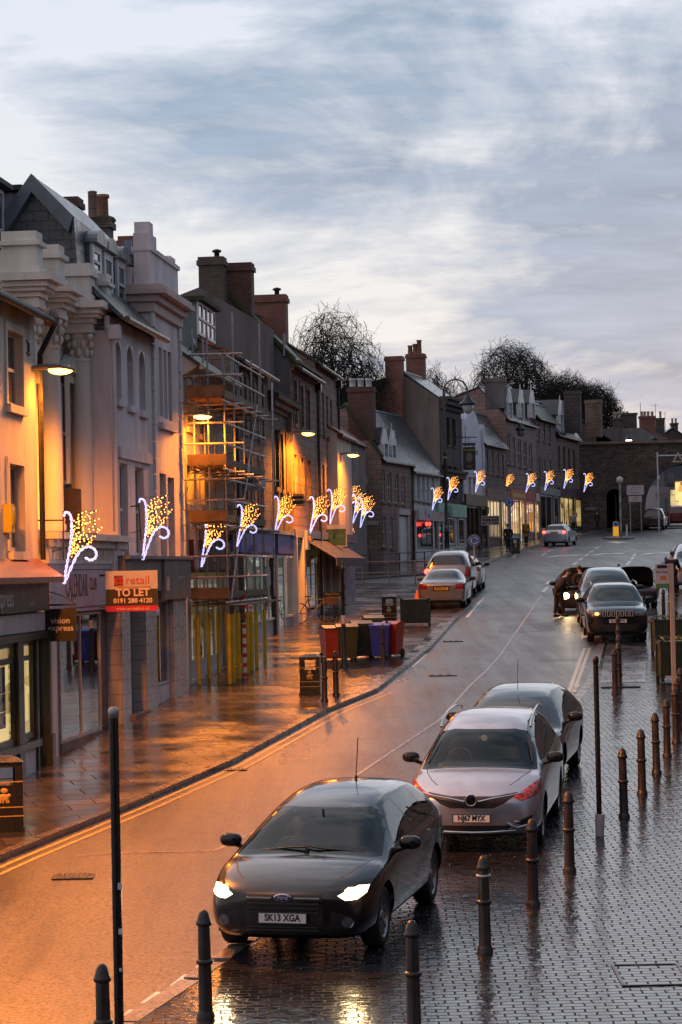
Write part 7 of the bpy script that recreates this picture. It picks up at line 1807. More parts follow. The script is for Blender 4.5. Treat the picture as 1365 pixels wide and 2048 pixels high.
def faces_obj(bm, faces, name, m, parent, offset=0.0, flt=None):
    vm = {}; vs_ = []; fs = []
    for f in faces:
        idx = []
        for v in f.verts:
            if v.index not in vm: vm[v.index] = len(vs_); vs_.append(v.co + v.normal * offset)
            idx.append(vm[v.index])
        fs.append(idx)
    me = bpy.data.meshes.new(name); me.from_pydata([tuple(v) for v in vs_], [], fs); me.update(); me.materials.append(m)
    me.polygons.foreach_set('use_smooth', [True] * len(me.polygons))
    # keep the shading normals of the whole shell so that cut borders do not dent
    nr = [None] * len(vs_)
    for v in bm.verts:
        if v.index in vm: nr[vm[v.index]] = v.normal.copy()
    try: me.normals_split_custom_set_from_vertices([tuple(x) for x in nr])
    except Exception: pass
    autouv(me)
    o = bpy.data.objects.new(name, me); col.objects.link(o); o.parent = parent; return o
def circle(cx, cz, r, n=16, a0=0, a1=2 * PI): return [(cx + r * cos(a0 + (a1 - a0) * k / n), cz + r * sin(a0 + (a1 - a0) * k / n)) for k in range(n)]
def strip(pts, w):
    a = [Vector(p) for p in pts]; L_, R_ = [], []
    for i, p in enumerate(a):
        d = (a[min(i + 1, len(a) - 1)] - a[max(i - 1, 0)]).normalized(); nn = Vector((-d.y, d.x)) * w / 2; L_.append(tuple(p + nn)); R_.append(tuple(p - nn))
    return L_ + R_[::-1]
def car(spec):
    """spec: dict(tab, paint, label, pos (front bumper centre or rear), beta, front_to_us, ...)"""
    tab = spec['tab']; Lc = tab[-1][0]; p = spec['pos']; be = spec['beta']
    X = Vector((sin(be), cos(be), M * cos(be))).normalized()
    if not spec.get('front', True): X = -X
    Z = Vector((0, -M, 1)).normalized(); Z = (Z - X * X.dot(Z)).normalized(); Y = Z.cross(X)
    o = Vector(p)
    if not spec.get('front', True): o = o - X * Lc
    mw = Matrix(((X.x, Y.x, Z.x, o.x), (X.y, Y.y, Z.y, o.y), (X.z, Y.z, Z.z, o.z), (0, 0, 0, 1)))
    root = thing(spec.get('name', 'parked_car'), spec['label'], 'car', mat=mw, group=spec.get('group'))
    bm = loft(tab, spec.get('nose', .07))
    xw = spec['wheels']; rw = spec.get('rw', .325); ra = rw + .055
    side = lambda c, n: abs(n.y) > .35
    fr_ = lambda c, n: n.x < -.12 and c.x < 1.0
    re_ = lambda c, n: n.x > .2 and c.x > Lc - 1.0
    R_ = []
    sw = spec['side_windows']       # list of polygons (x,z)
    if 'side_trim' in spec: R_.append(('trim', 'y', spec['side_trim'], lambda c, n: abs(n.y) > .3 and c.z > .8))
    for q in sw: R_.append(('sideglass', 'y', q, lambda c, n: abs(n.y) > .3 and c.z > .8))
    for st in spec.get('seams', ()): R_.append(('seam', 'y', strip(st, spec.get('seamw', .012)), lambda c, n: abs(n.y) > .45))
    for sg in (-1, 1): R_.append(('seam', 'z', strip([(.24, sg * .50), (.40, sg * .60), (.70, sg * .70), (.98, sg * .74)], .012), lambda c, n: n.z > .4 and c.x < 1.1))
    ws = spec['windscreen']; R_.append(('screen', 'x', ws, lambda c, n: n.x < -.18 and 1.0 * c.z > ws[0][1] - .1 and .75 < c.x < 2.6))
    if 'rear_window' in spec: R_.append(('rearglass', 'x', spec['rear_window'], lambda c, n: n.x > .15 and c.z > .9 and c.x > Lc * .68))
    for k, (key, axis, poly) in enumerate(spec.get('front_regions', ())): R_.append((key, axis, poly, fr_ if axis == 'x' else (lambda c, n: n.z > .4 and c.x < 1.4)))
    for k, (key, axis, poly) in enumerate(spec.get('rear_regions', ())): R_.append((key, axis, poly, re_))
    if spec.get('bonnet_open'): R_.append(('bonnet', 'z', [(.14, -.38), (.14, .38), (.22, .58), (.45, .70), (1.02, .76), (1.02, -.76), (.45, -.70), (.22, -.58)], lambda c, n: n.z > .45 and c.x < 1.3))
    for cx_ in xw: R_.append(('arch', 'y', circle(cx_, rw, ra, 18), lambda c, n: c.z < ra + rw + .02 and abs(c.y) > .45 and c.z > .0))
    reg = carve(bm, R_); bm.verts.index_update()
    pm = spec['paint']
    faces_obj(bm, reg.get(None, []), 'body', pm, root)
    mats = dict(trim=BLKG, sideglass=spec.get('glass_side', CGL), seam=SEAM, screen=spec.get('glass', CGL), rearglass=CGL, grille=BLK, grille2=BLK, intake=BLK, intake2=BLK, lamp2=spec.get('lampmat', HEADHALO if spec.get('lit') and spec.get('beams') else LENSD), tail2=spec.get('tailmat', REDL), lower=BLK, lower2=BLK, silver2=CHR, fog2=LENSD, badge=CHR, lampred2=REDL, chrome2=CHR, plateback=BLK, smoked2=BLKG)
    names = dict(trim='window_trim', sideglass='side_window', seam='panel_gap', screen='windscreen', rearglass='rear_window', grille='grille', grille2='grille', intake='air_intake', intake2='air_intake', lamp2='headlight', tail2='tail_light', lower='lower_bumper', lower2='lower_bumper', silver2='bumper_blade', fog2='fog_light', badge='badge', lampred2='headlight', chrome2='chrome_bar', plateback='plate_recess', smoked2='headlight')
    for key, fs in reg.items():
        if key in (None, 'arch', 'bonnet'): continue
        if key[-1] == '2' or key == 'sideglass':
            for sg in (-1, 1):
                ff = [f for f in fs if f.calc_center_median().y * sg > 0]
                if ff: faces_obj(bm, ff, names[key], mats[key], root)
        else: faces_obj(bm, fs, names[key], mats[key], root)
    if spec.get('bonnet_open') and 'bonnet' in reg:
        fs = reg['bonnet']; b = faces_obj(bm, fs, 'bonnet', pm, root)
        h = Vector((1.04, 0, 1.0 * tab[4][7])); Rm = Matrix.Translation(h) @ Matrix.Rotation(math.radians(spec['bonnet_open']), 4, 'Y') @ Matrix.Translation(-h)
        b.data.transform(Rm); sd = b.modifiers.new('t', 'SOLIDIFY'); sd.thickness = .03; sd.offset = -1
        b.data.materials.clear(); b.data.materials.append(mat('dark bonnet underside', (.022, .018, .016), .5, var=.4, scale=8))
        g = MB(); g.box(.2, 1.1, -.66, .66, .3, .74)
        for k in range(7): g.box(.3 + .09 * k, .36 + .09 * k, -.5 + .1 * (k % 3), .1 + .13 * (k % 4), .74, .80 + .02 * (k % 3))
        g.blob((.6, .3, .76), (.2, .2, .08)); g.build('engine', ENG, root)
        g = MB(); g.cyl((.25, .5, .75), (.55, .52, 1.25), .008, n=5); g.build('bonnet_stay', BLK, root)
    bm.free()
    # inside floor and arches
    g = MB(); wmid = tab[7][3]
    g.box(.25, Lc - .25, -wmid + .28, wmid - .28, .22, .62); g.box(.95, Lc - .5, -wmid + .12, wmid - .12, .5, .78)
    g.build('underbody', BLK, root)
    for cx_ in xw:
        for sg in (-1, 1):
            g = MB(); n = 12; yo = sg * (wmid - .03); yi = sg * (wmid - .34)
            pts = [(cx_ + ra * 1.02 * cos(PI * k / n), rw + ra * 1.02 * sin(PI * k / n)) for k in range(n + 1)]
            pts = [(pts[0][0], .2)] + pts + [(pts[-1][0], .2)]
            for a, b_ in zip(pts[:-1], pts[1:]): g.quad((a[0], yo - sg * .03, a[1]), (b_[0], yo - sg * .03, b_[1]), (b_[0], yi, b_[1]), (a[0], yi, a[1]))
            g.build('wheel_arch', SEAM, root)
    # wheels
    for i, cx_ in enumerate(xw):
        for sg in (-1, 1):
            yo = sg * (wmid - .045); yi = sg * (wmid - .25)
            w_ = thing('wheel', None, None); w_.parent = root; 
            g = MB(); s = sg
            prof = [(rw * .66, yi), (rw * .93, yi), (rw, yi + s * .03), (rw, yo - s * .03), (rw * .94, yo), (rw * .70, yo + s * .004), (rw * .66, yo - s * .02)]
            g.lathe(prof, (cx_, 0, rw), 28, axis='y', cap=False); g.build('tyre', RUB, w_)
            g = MB(); g.lathe([(rw * .70, yo), (rw * .66, yo - s * .012), (rw * .63, yo - s * .05), (rw * .6, yi)], (cx_, 0, rw), 28, axis='y', cap=False)
            ns = spec.get('spokes', 5)
            for k in range(ns):
                a = 2 * PI * k / ns + .3 + i
                d = Vector((cos(a), 0, sin(a))); tn = Vector((-sin(a), 0, cos(a))); c0 = Vector((cx_, yo - s * .03, rw))
                for off in ((-.16, .16) if ns <= 6 else (0,)):
                    e0 = c0 + d * rw * .12 + tn * rw * off * .4; e1 = c0 + d * rw * .66 + tn * rw * off + Vector((0, s * .012, 0)); hw = rw * .045
                    g.prism([e0 - tn * hw, e0 + tn * hw, e1 + tn * hw * 1.1, e1 - tn * hw * 1.1], (0, -s * .03, 0))
            g.lathe([(rw * .2, yo - s * .05), (rw * .2, yo - s * .022), (rw * .1, yo - s * .012), (0, yo - s * .012)], (cx_, 0, rw), 14, axis='y')
            g.build('rim', RIM, w_)
            g = MB(); g.lathe([(rw * .62, yo - s * .09), (0, yo - s * .09)], (cx_, 0, rw), 20, axis='y'); g.build('brake_disc', mat('brake disc', (.05, .05, .05), .4, metal=.7), w_)
    # mirrors
    mx, mz = spec['mirror']; my = wmid + .10
    for sg in (-1, 1):
        g = MB(); g.blob((mx, sg * (my), mz), (.07, .125, .075), .8, 14, 8); g.tube([(mx + .02, sg * (wmid - .06), mz - .09), (mx + .01, sg * (my - .04), mz - .05)], .028, 6)
        g.build('door_mirror', spec.get('mirror_mat', BLKG), root)
        for hx in spec.get('handles', ()):
            g = MB(); g.blob((hx, sg * (tab[8][4][0] + .005), spec.get('hz', .92)), (.1, .018, .017)); g.build('door_handle', spec.get('handle_mat', pm), root)
    # plates
    for (x, z, yel, txt) in spec.get('plates', ()):
        g = MB(); s = -1 if not yel else 1; tl = spec.get('plate_tilt', 0)
        g.box(x - .006, x + .006, -.26, .26, z - .056, z + .056)
        pl = g.build('number_plate', mat('yellow plate', (.55, .36, .05), .4, var=0) if yel else mat('white plate', (.85, .78, .74), .4, var=0), root)
        g = MB()
        for (a, b_, c, d) in ((-.26, .26, -.058, -.05), (-.26, .26, .05, .058), (-.262, -.252, -.05, .05), (.252, .262, -.05, .05)): g.box(x + s * .006, x + s * .009, a, b_, z + c, z + d)
        g.build('plate_border', BLK, pl)
        if txt:
            ex = (0, -1, 0) if not yel else (0, 1, 0)
            put_text('plate_lettering', txt, .098, MT['black'], pl, (x + s * .008, 0, z + .001), ex, (0, 0, 1), bold=.003, sx=.86, space=1.0, ext=.001)
    # lit lamps
    for (x, y, z, r, col_, kind) in spec.get('lit', ()):
        g = MB()
        if kind == 'head': g.blob((x, y, z), (.05, r * 1.35, r), .9, 14, 8); ob = g.build('lamp_bulb', HEADON, root)
        else: g.blob((x, y, z), (.03, r * 1.2, r), .9, 12, 8); ob = g.build('brake_lamp', REDON, root)
        if spec.get('beams') and kind == 'head':
            l = bpy.data.lights.new('headlamp_beam', 'SPOT'); l.energy = spec['beams']; l.color = (1, .72, .38); l.spot_size = math.radians(70); l.spot_blend = .9; l.shadow_soft_size = .07
            lo = bpy.data.objects.new('headlamp_beam', l); col.objects.link(lo); lo.parent = root; lo.location = (x - .12, y, z)
            lo.rotation_euler = Vector((1, 0, .14)).to_track_quat('Z', 'Y').to_euler()
    return root
def sidewin(tab, kind):
    pass
# common outlines -----------------------------------------------------------------
H_side = [[(1.56, 1.00), (2.42, 1.02), (2.42, 1.355), (2.12, 1.315), (1.78, 1.15)], [(2.50, 1.025), (3.28, 1.045), (3.26, 1.365), (2.50, 1.362)], [(3.34, 1.06), (3.74, 1.10), (3.62, 1.345), (3.34, 1.365)]]
H_trim = [(1.44, .98), (2.4, 1.00), (3.3, 1.02), (3.82, 1.08), (3.66, 1.37), (3.2, 1.395), (2.5, 1.39), (2.08, 1.335), (1.74, 1.16)]
M_side = [[(1.42, 1.09), (2.30, 1.12), (2.30, 1.50), (1.96, 1.44), (1.66, 1.27)], [(2.38, 1.125), (3.25, 1.15), (3.23, 1.53), (2.38, 1.535)], [(3.32, 1.16), (4.05, 1.20), (3.9, 1.49), (3.32, 1.525)]]
M_trim = [(1.28, 1.08), (2.3, 1.095), (3.3, 1.13), (4.15, 1.18), (3.94, 1.52), (3.2, 1.56), (2.3, 1.54), (1.90, 1.46), (1.58, 1.27)]
S_side = [[(1.62, 1.15), (2.38, 1.16), (2.38, 1.54), (2.02, 1.53), (1.80, 1.38)], [(2.46, 1.16), (3.2, 1.17), (3.2, 1.54), (2.46, 1.545)], [(3.28, 1.175), (3.85, 1.19), (3.75, 1.50), (3.28, 1.535)]]
SA_side = [[(1.95, 1.0), (2.7, 1.01), (2.7, 1.33), (2.42, 1.32), (2.15, 1.18)], [(2.78, 1.015), (3.45, 1.03), (3.42, 1.28), (2.78, 1.335)]]
def mir(poly): return poly + [(-y, z) for y, z in poly[::-1]]
ws_h = mir([(.72, 1.075), (.60, 1.40), (.40, 1.425)])
# ================================================================ THE CARS IN THE PHOTOGRAPH
def gp(u, v, dz=.02): return G(u, v, dz)
# ---- dark hatchback with lit headlights, nearest
Df = 24.9; pf = P(571, 1910, Df); pf = on_ground(pf.x, Df, .02)
DARK = paint('charcoal brown metallic', (.016, .012, .013), .4, .2)
ford = car(dict(tab=HATCH, paint=DARK, label='dark hatchback with both headlights lit, nearest the camera, plate SK13 XGA', pos=pf, beta=.235, wheels=(.86, 3.51), rw=.325, name='hatchback_car',
    side_windows=H_side, side_trim=H_trim, windscreen=mir([(.80, .925), (.68, 1.25), (.49, 1.325)]), glass=CGT, glass_side=glass_thin('tinted side glass', (.25, .28, .28), .12, .02),
    seams=[[(1.36, .30), (1.30, .62), (1.42, .98)], [(2.46, .28), (2.47, 1.0)], [(3.2, .40), (3.42, .75), (3.36, 1.03)], [(1.36, .28), (3.0, .28)]],
    front_regions=[('grille', 'x', mir([(.40, .625), (.42, .70)])), ('lower', 'x', mir([(.37, .30), (.42, .42), (.40, .585)])), ('intake2', 'x', [(.46, .30), (.76, .34), (.66, .47), (.50, .52)]),
        ('smoked2', 'x', [(.46, .67), (.60, .60), (.76, .605), (.88, .67), (.90, .80), (.74, .785), (.58, .72)]), ('lamp2', 'x', [(.56, .672), (.64, .625), (.75, .63), (.82, .68), (.83, .745), (.74, .755), (.64, .715)]), ('fog2', 'x', circle(.66, .40, .058, 12))],
    mirror=(1.56, 1.0), handles=(2.28, 3.12), hz=.9, plates=[(-.085, .455, False, 'SK13 XGA')], beams=60,
    lit=[(.10, .70, .695, .06, 0, 'head'), (.10, -.70, .695, .06, 0, 'head')], spokes=5))
def hx(root, name, mb, m): return mb.build(name, m, root)
g = MB()
for z in (.60, .555, .51, .36, .33): g.box(-.075, -.05, -.38, .38, z - .006, z + .006)
hx(ford, 'grille_bar', g, mat('satin dark bar', (.03, .03, .032), .3, var=0))
g = MB(); g.box(-.072, -.055, -.39, -.12, .652, .668); g.box(-.072, -.055, .12, .39, .652, .668); g.build('chrome_bar', CHR, ford)
g = MB(); g.blob((-.07, 0, .662), (.014, .095, .042), 1, 22, 8); em = g.build('oval_badge', CHR, ford)
g = MB(); g.blob((-.076, 0, .662), (.011, .085, .035), 1, 22, 8); g.build('badge_face', mat('blue enamel', (.02, .04, .15), .2, var=0), em)
put_text('lettering', 'Ford', .06, CHR, em, (-.0875, 0, .663), (0, -1, 0), (0, 0, 1), shear=.3, bold=.001, ext=.001)
for sg in (-1, 1):
    g = MB(); g.lathe([(.062, 0), (.066, .012), (.05, .014)], (-.0 + .06, sg * .66, .40), 16, axis='x'); g.build('fog_ring', CHR, ford)
g = MB(); 
g.tube([(1.09, -.62, .96), (1.07, -.1, 1.0), (1.11, .05, 1.02)], .01); g.build('wiper', BLK, ford); g = MB(); g.tube([(1.11, .68, .95), (1.08, .2, 1.0), (1.07, .0, 1.01)], .01); g.build('wiper', BLK, ford)
g = MB(); g.cyl((3.35, 0, 1.44), (3.5, 0, 1.92), .006, n=5); g.cyl((3.35, 0, 1.44), (3.37, 0, 1.49), .018); g.build('aerial', BLK, ford)
g = MB(); 
for y in (-.3, .3): g.blob((.84, y, .915), (.02, .022, .01))
g.build('washer_nozzle', BLK, ford)
# interior of the two near cars
SEATM = mat('grey seat fabric', (.05, .05, .055), .8, var=.3, scale=9)
def interior(root, xs, zt, w, ydash=1.45, zs=.55):
    for x in xs:
        for sg in (-1, 1):
            t = thing('seat', None, None); t.parent = root
            g = MB(); g.blob((x, sg * .36, zs), (.27, .25, .1), .6); g.build('cushion', SEATM, t)
            g = MB(); g.blob((x + .3, sg * .36, zs + .36), (.1, .25, .34), .6); g.build('seat_back', SEATM, t)
            g = MB(); g.blob((x + .37, sg * .36, zs + .78), (.06, .13, .1), .7); g.build('headrest', SEATM, t)
    g = MB(); g.blob((ydash, 0, zs + .33), (.32, w, .13), .5, 16, 8); g.build('dashboard', BLK, root)
    g = MB(); n = 18; c = Vector((ydash + .32, .36, zs + .42)); a = Vector((0, 1, 0)); b_ = Vector((.4, 0, .92))
    g.tube([c + a * .185 * cos(2 * PI * k / n) + b_ * .185 * sin(2 * PI * k / n) for k in range(n + 1)], .014); g.cyl(c, c + Vector((-.2, 0, .0)), .03); g.cyl(c - a * .18, c + a * .18, .012); g.build('steering_wheel', mat('steering wheel grey', (.09, .09, .09), .5), root)
    g = MB(); g.blob((ydash + .45, 0, zt - .13), (.02, .11, .04)); g.cyl((ydash + .42, 0, zt - .1), (ydash + .4, 0, zt), .012); g.build('rear_view_mirror', BLK, root)
interior(ford, (2.0, 2.9), 1.33, .62, 1.34, .42)
g = MB(); g.box(1.86, 1.875, -.56, -.46, 1.22, 1.245); g.build('screen_sticker', mat('pale blue sticker', (.35, .5, .55), .5, var=0), ford)

# ---- silver people carrier
Dz = 31.7; pz_ = P(946, 1700, Dz); pz_ = on_ground(pz_.x, Dz, .02)
SILV = paint('silver metallic', (.47, .51, .58), .75, .3)
zaf = car(dict(tab=MPV, paint=SILV, label='silver people carrier with roof rails parked behind the dark hatchback, plate NJ67 MYX', pos=pz_, beta=.17, lampmat=mat('painted red reflection headlight', (.42, .07, .06), .1, metal=.4, var=.9, scale=16), wheels=(.93, 3.69), rw=.335, name='people_carrier',  # red reflection in the headlights is painted into their lens colour
    side_windows=M_side, side_trim=M_trim, windscreen=mir([(.82, 1.0), (.74, 1.30), (.67, 1.43), (.44, 1.475)]), glass=CGT, glass_side=glass_thin('tinted side glass', (.25, .28, .28), .12, .02),
    seams=[[(1.22, .30), (1.16, .7), (1.30, 1.05)], [(2.34, .28), (2.35, 1.08)], [(3.22, .38), (3.5, .8), (3.42, 1.12)], [(1.2, .28), (3.1, .28)]],
    front_regions=[('grille', 'x', [(-.62, .80), (-.60, .765), (-.44, .66), (-.30, .60), (.30, .60), (.44, .66), (.60, .765), (.62, .80), (.3, .755), (-.3, .755)]),
        ('lower', 'x', mir([(.46, .29), (.56, .37)])), ('intake2', 'x', [(.56, .40), (.82, .50), (.82, .40), (.7, .36)]),
        ('lamp2', 'x', [(.56, .74), (.68, .68), (.88, .74), (.93, .86), (.90, .93), (.80, .88)])],
    mirror=(1.42, 1.12), mirror_mat=BLKG, handles=(2.16, 3.05), hz=.98, plates=[(-.095, .475, False, 'NJ67 MYX')], spokes=6)); zaf.scale = (.97, .96, .985)
g = MB(); 
for sg in (-1, 1): g.tube([(.10, sg * .72, .80), (-.02, sg * .5, .765), (-.065, sg * .28, .735), (-.085, sg * .12, .70), (-.088, sg * .09, .70)], .011, 8)
g.build('chrome_wing', CHR, zaf)
g = MB(); n = 20; g.tube([(-.09, .075 * cos(2 * PI * k / n), .715 + .075 * sin(2 * PI * k / n)) for k in range(n + 1)], .011, 6); bd_ = g.build('round_badge', CHR, zaf)
g = MB(); g.blob((-.08, 0, .715), (.01, .066, .066), 1, 16, 6); g.build('badge_face', BLKG, bd_)
g = MB(); g.prism([(-.092, y * .7, .715 + z * .7) for y, z in ((.06, .02), (.02, .075), (-.03, .06), (-.01, .03), (-.06, .0), (-.035, -.05), (.0, -.02), (.04, -.07), (.03, -.01))], (-.006, 0, 0)); g.build('badge_emblem', CHR, bd_)
for sg in (-1, 1):
    g = MB(); g.tube([(1.9, sg * .65, 1.49), (2.0, sg * .65, 1.555), (2.6, sg * .64, 1.65), (3.4, sg * .62, 1.655), (3.95, sg * .60, 1.60), (4.05, sg * .60, 1.55)], .018, 8); g.build('roof_rail', CHR, zaf)
    g = MB(); g.blob((-.02, sg * .62, .42), (.03, .05, .02)); g.build('fog_light', LENSD, zaf)
    g = MB(); g.tube([(.10, sg * .80, .38), (.0, sg * .62, .34), (-.03, sg * .48, .40)], .022, 6); g.build('bumper_blade', CHR, zaf)
    g = MB(); g.tube([(1.30, sg * .1 - .05, 1.15), (1.34, sg * .55, 1.15), (1.6, sg * .66, 1.36), (1.72, sg * .66, 1.46)] if False else [(1.10, sg * .74, 1.08), (1.40, sg * .69, 1.30), (1.56, sg * .64, 1.40)], .009, 5); g.build('wiper', BLK, zaf)
g = MB(); g.tube([(.03, -.6, .30), (-.05, -.3, .285), (-.07, 0, .28), (-.05, .3, .285), (.03, .6, .30)], .02, 6); g.build('chin_strip', CHR, zaf)
interior(zaf, (1.95, 2.9), 1.47, .66, 1.35, .62)
g = MB(); g.lathe([(.045, 0), (.045, .004)], (1.66, 0, 1.36), 16, axis='x'); g.build('screen_disc', MT['white'], zaf)
# aerial on the car behind
# ---- black hatch behind the people carrier
pb_ = P(1006, 1570, 37.4); pb_ = on_ground(pb_.x - .0, 37.6, .02)
BLKP = paint('dark brown black metallic', (.028, .024, .024), .5, .22)
bh = car(dict(tab=scaled(HATCH, 4.4, 1.80, 1.47), paint=BLKP, label='black hatchback with a roof aerial, half hidden behind the silver people carrier', pos=pb_, beta=.20, wheels=(.9, 3.5), rw=.325, name='hatchback_car',
    side_windows=[[(x * 1.009, z * .987) for x, z in q] for q in H_side], side_trim=[(x * 1.009, z * .987) for x, z in H_trim], windscreen=mir([(.80, .92), (.68, 1.235), (.49, 1.31)]),
    front_regions=[('grille', 'x', mir([(.42, .60), (.44, .70)])), ('lamp2', 'x', [(.52, .66), (.62, .61), (.9, .70), (.90, .84), (.70, .755)])],
    seams=[[(2.46, .28), (2.47, 1.0)], [(1.36, .30), (1.30, .62), (1.42, .98)]], mirror=(1.62, 1.03), handles=(2.28, 3.12), hz=.9, spokes=5))
g = MB(); g.cyl((1.75 + .4, 0, 1.41), (2.25, 0, 1.9), .005, n=5); g.build('aerial', BLK, bh)
# ---- black off-roader
pj = P(1237, 1284, 69.5); pj = on_ground(pj.x, 69.5, .026)
JEEP = paint('black paint', (.012, .012, .016), .2, .2)
jp = car(dict(tab=SUV, paint=JEEP, label='black off-roader with a seven slot chrome grille, parked facing us', pos=pj, beta=.06, wheels=(.86, 3.5), rw=.36, name='off_roader', nose=.03,
    side_windows=S_side, windscreen=mir([(.76, 1.17), (.67, 1.53), (.45, 1.60)]), front_regions=[('lower', 'x', mir([(.55, .36), (.62, .56)])), ('lamp2', 'x', [(.46, .80), (.80, .80), (.84, .93), (.50, .94)])],
    mirror=(1.6, 1.2), handles=(), plates=[(-.06, .66, False, 'SL12 OWN')], spokes=5))
for k in range(7):
    y = -.39 + k * .13
    g = MB(); g.box(-.055, -.03, y - .045, y + .045, .79, .955, 0); sl = g.build('grille_slot', MT['white'], jp)
    g = MB(); g.box(-.06, -.035, y - .028, y + .028, .80, .945); g.build('slot_gap', BLK, sl)
for sg in (-1, 1):
    g = MB(); g.tube([(1.8, sg * .67, 1.62), (2.0, sg * .67, 1.68), (3.6, sg * .66, 1.68), (3.8, sg * .65, 1.62)], .018, 6); g.build('roof_rail', CHR, jp)
g = MB(); g.blob((.0, .60, .87), (.03, .07, .05)); g.build('side_lamp', emit('warm side lamp', (1, .5, .15), 2.0, False), jp)
# ---- blue-grey car behind it
pc = P(1243, 1262, 76.0); pc = on_ground(pc.x - .35, 76.0, .026)
BLU_ = paint('blue grey metallic', (.08, .11, .14), .6, .25)
bl = car(dict(tab=scaled(MPV, 4.4, 1.84, 1.68), paint=BLU_, label='blue grey car close behind the black off-roader', pos=pc, beta=.06, wheels=(.9, 3.5), rw=.33, name='parked_car',
    side_windows=[[(x * 1.009, z * 1.127 * .89) for x, z in q] for q in M_side], windscreen=mir([(.80, 1.27), (.68, 1.70), (.5, 1.78)]) , mirror=(1.4, 1.25), spokes=5,
    lit=[(.05, .72, .86, .07, 0, 'head'), (.05, .74, .55, .045, 0, 'head')], front_regions=[('lamp2', 'x', [(.56, .84), (.68, .78), (.88, .84), (.93, .96), (.80, .98)])]))
# ---- car with open bonnet, right
po = P(1272, 1226, 86.5); po = on_ground(po.x, 86.5, .026)
DK2 = paint('dark graphite', (.03, .03, .034), .4, .3)
oc = car(dict(tab=scaled(HATCH, 4.3, 1.78, 1.47), paint=DK2, label='dark car with its bonnet raised, behind the blue grey car on the right', pos=po, beta=.03, wheels=(.88, 3.45), rw=.31, name='parked_car',
    side_windows=[[(x * .986, z * .987) for x, z in q] for q in H_side], windscreen=mir([(.80, .92), (.68, 1.235), (.49, 1.31)]), bonnet_open=52,
    front_regions=[('lampred2', 'x', [(.56, .62), (.86, .66), (.86, .78), (.62, .74)])], mirror=(1.6, 1.03), spokes=5, plates=[(-.075, .42, False, '')]))
# ---- car with open bonnet and one lit headlight, in the traffic lane
pl_ = P(1152, 1228, 84.5); pl_ = on_ground(pl_.x + .25, 84.5, .006)
BRN = paint('dark bronze', (.03, .022, .018), .4, .3)
lc = car(dict(tab=scaled(HATCH, 4.2, 1.80, 1.50), paint=BRN, label='dark car with its bonnet up and one headlight blazing, double parked in the lane', pos=pl_, beta=.06, wheels=(.88, 3.4), rw=.31, name='parked_car',
    side_windows=[[(x * .963, z) for x, z in q] for q in H_side], windscreen=mir([(.80, .925), (.68, 1.25), (.49, 1.325)]), bonnet_open=60, mirror=(1.55, 1.04),
    front_regions=[('grille', 'x', mir([(.40, .56), (.44, .68)])), ('lamp2', 'x', [(.50, .655), (.60, .605), (.76, .625), (.90, .70), (.90, .84), (.84, .84), (.70, .755)])],
    lit=[(.01, .60, .66, .11, 0, 'head')], beams=200, spokes=5, plates=[(-.075, .40, False, '')]))
# ---- left side: silver saloon from behind, people carrier, white car
ps = P(884, 1222, 88.0); ps = on_ground(ps.x, 88.0, PH + .01)
SIL2 = paint('grey blue silver', (.22, .24, .27), .7, .3)
sa = car(dict(tab=SALOON, paint=SIL2, label='grey silver saloon seen from behind, parked at the end of the left bay, yellow plate', pos=ps, beta=.12, front=False, wheels=(.9, 3.55), rw=.32, name='saloon_car',
    side_windows=SA_side, windscreen=mir([(.72, 1.05), (.60, 1.33), (.4, 1.38)]), rear_window=mir([(.62, 1.06), (.52, 1.31), (.35, 1.35)]),
    rear_regions=[('tail2', 'x', [(.50, .72), (.84, .72), (.84, .92), (.54, .92)]), ('plateback', 'x', mir([(.30, .66), (.32, .84)]))], mirror=(1.95, 1.0), plates=[(4.60, .75, True, 'BW04 LUX')], spokes=7))
pq = P(897, 1205, 94.5); pq = on_ground(pq.x, 94.5, PH + .01)
WHT = paint('white paint', (.55, .55, .56), .1, .3)
q_ = car(dict(tab=scaled(SUV, 4.5, 1.84, 1.72), paint=SIL2, label='high silver car with its brake light on, ahead of the grey saloon', pos=pq, beta=.12, front=False, wheels=(.9, 3.5), rw=.34, name='parked_car',
    side_windows=[[(x * 1.03, z * 1.155 * .95) for x, z in q] for q in S_side], windscreen=mir([(.76, 1.32), (.67, 1.72), (.45, 1.8)]), rear_window=mir([(.70, 1.36), (.60, 1.68), (.4, 1.74)]),
    rear_regions=[('tail2', 'x', [(.66, .90), (.92, .90), (.92, 1.3), (.72, 1.3)])], mirror=(1.7, 1.3), lit=[(4.5, -.80, 1.12, .11, 0, 'tail')], plates=[(4.60, .80, True, '')], spokes=5))
pw = P(921, 1190, 100.5); pw = on_ground(pw.x, 100.5, PH + .01)
w_ = car(dict(tab=scaled(HATCH, 4.2, 1.76, 1.52), paint=WHT, label='white car with a red tail light, foremost in the left parking bay', pos=pw, beta=.12, front=False, wheels=(.88, 3.4), rw=.31, name='parked_car',
    side_windows=[[(x * .963, z * 1.02) for x, z in q] for q in H_side], windscreen=mir([(.80, 1.06), (.64, 1.4), (.45, 1.45)]), rear_window=mir([(.60, 1.14), (.52, 1.3), (.35, 1.34)]),
    rear_regions=[('tail2', 'x', [(.60, .86), (.84, .86), (.82, 1.04), (.64, 1.04)])], mirror=(1.6, 1.05), lit=[(4.2, -.72, .95, .08, 0, 'tail')], spokes=5))
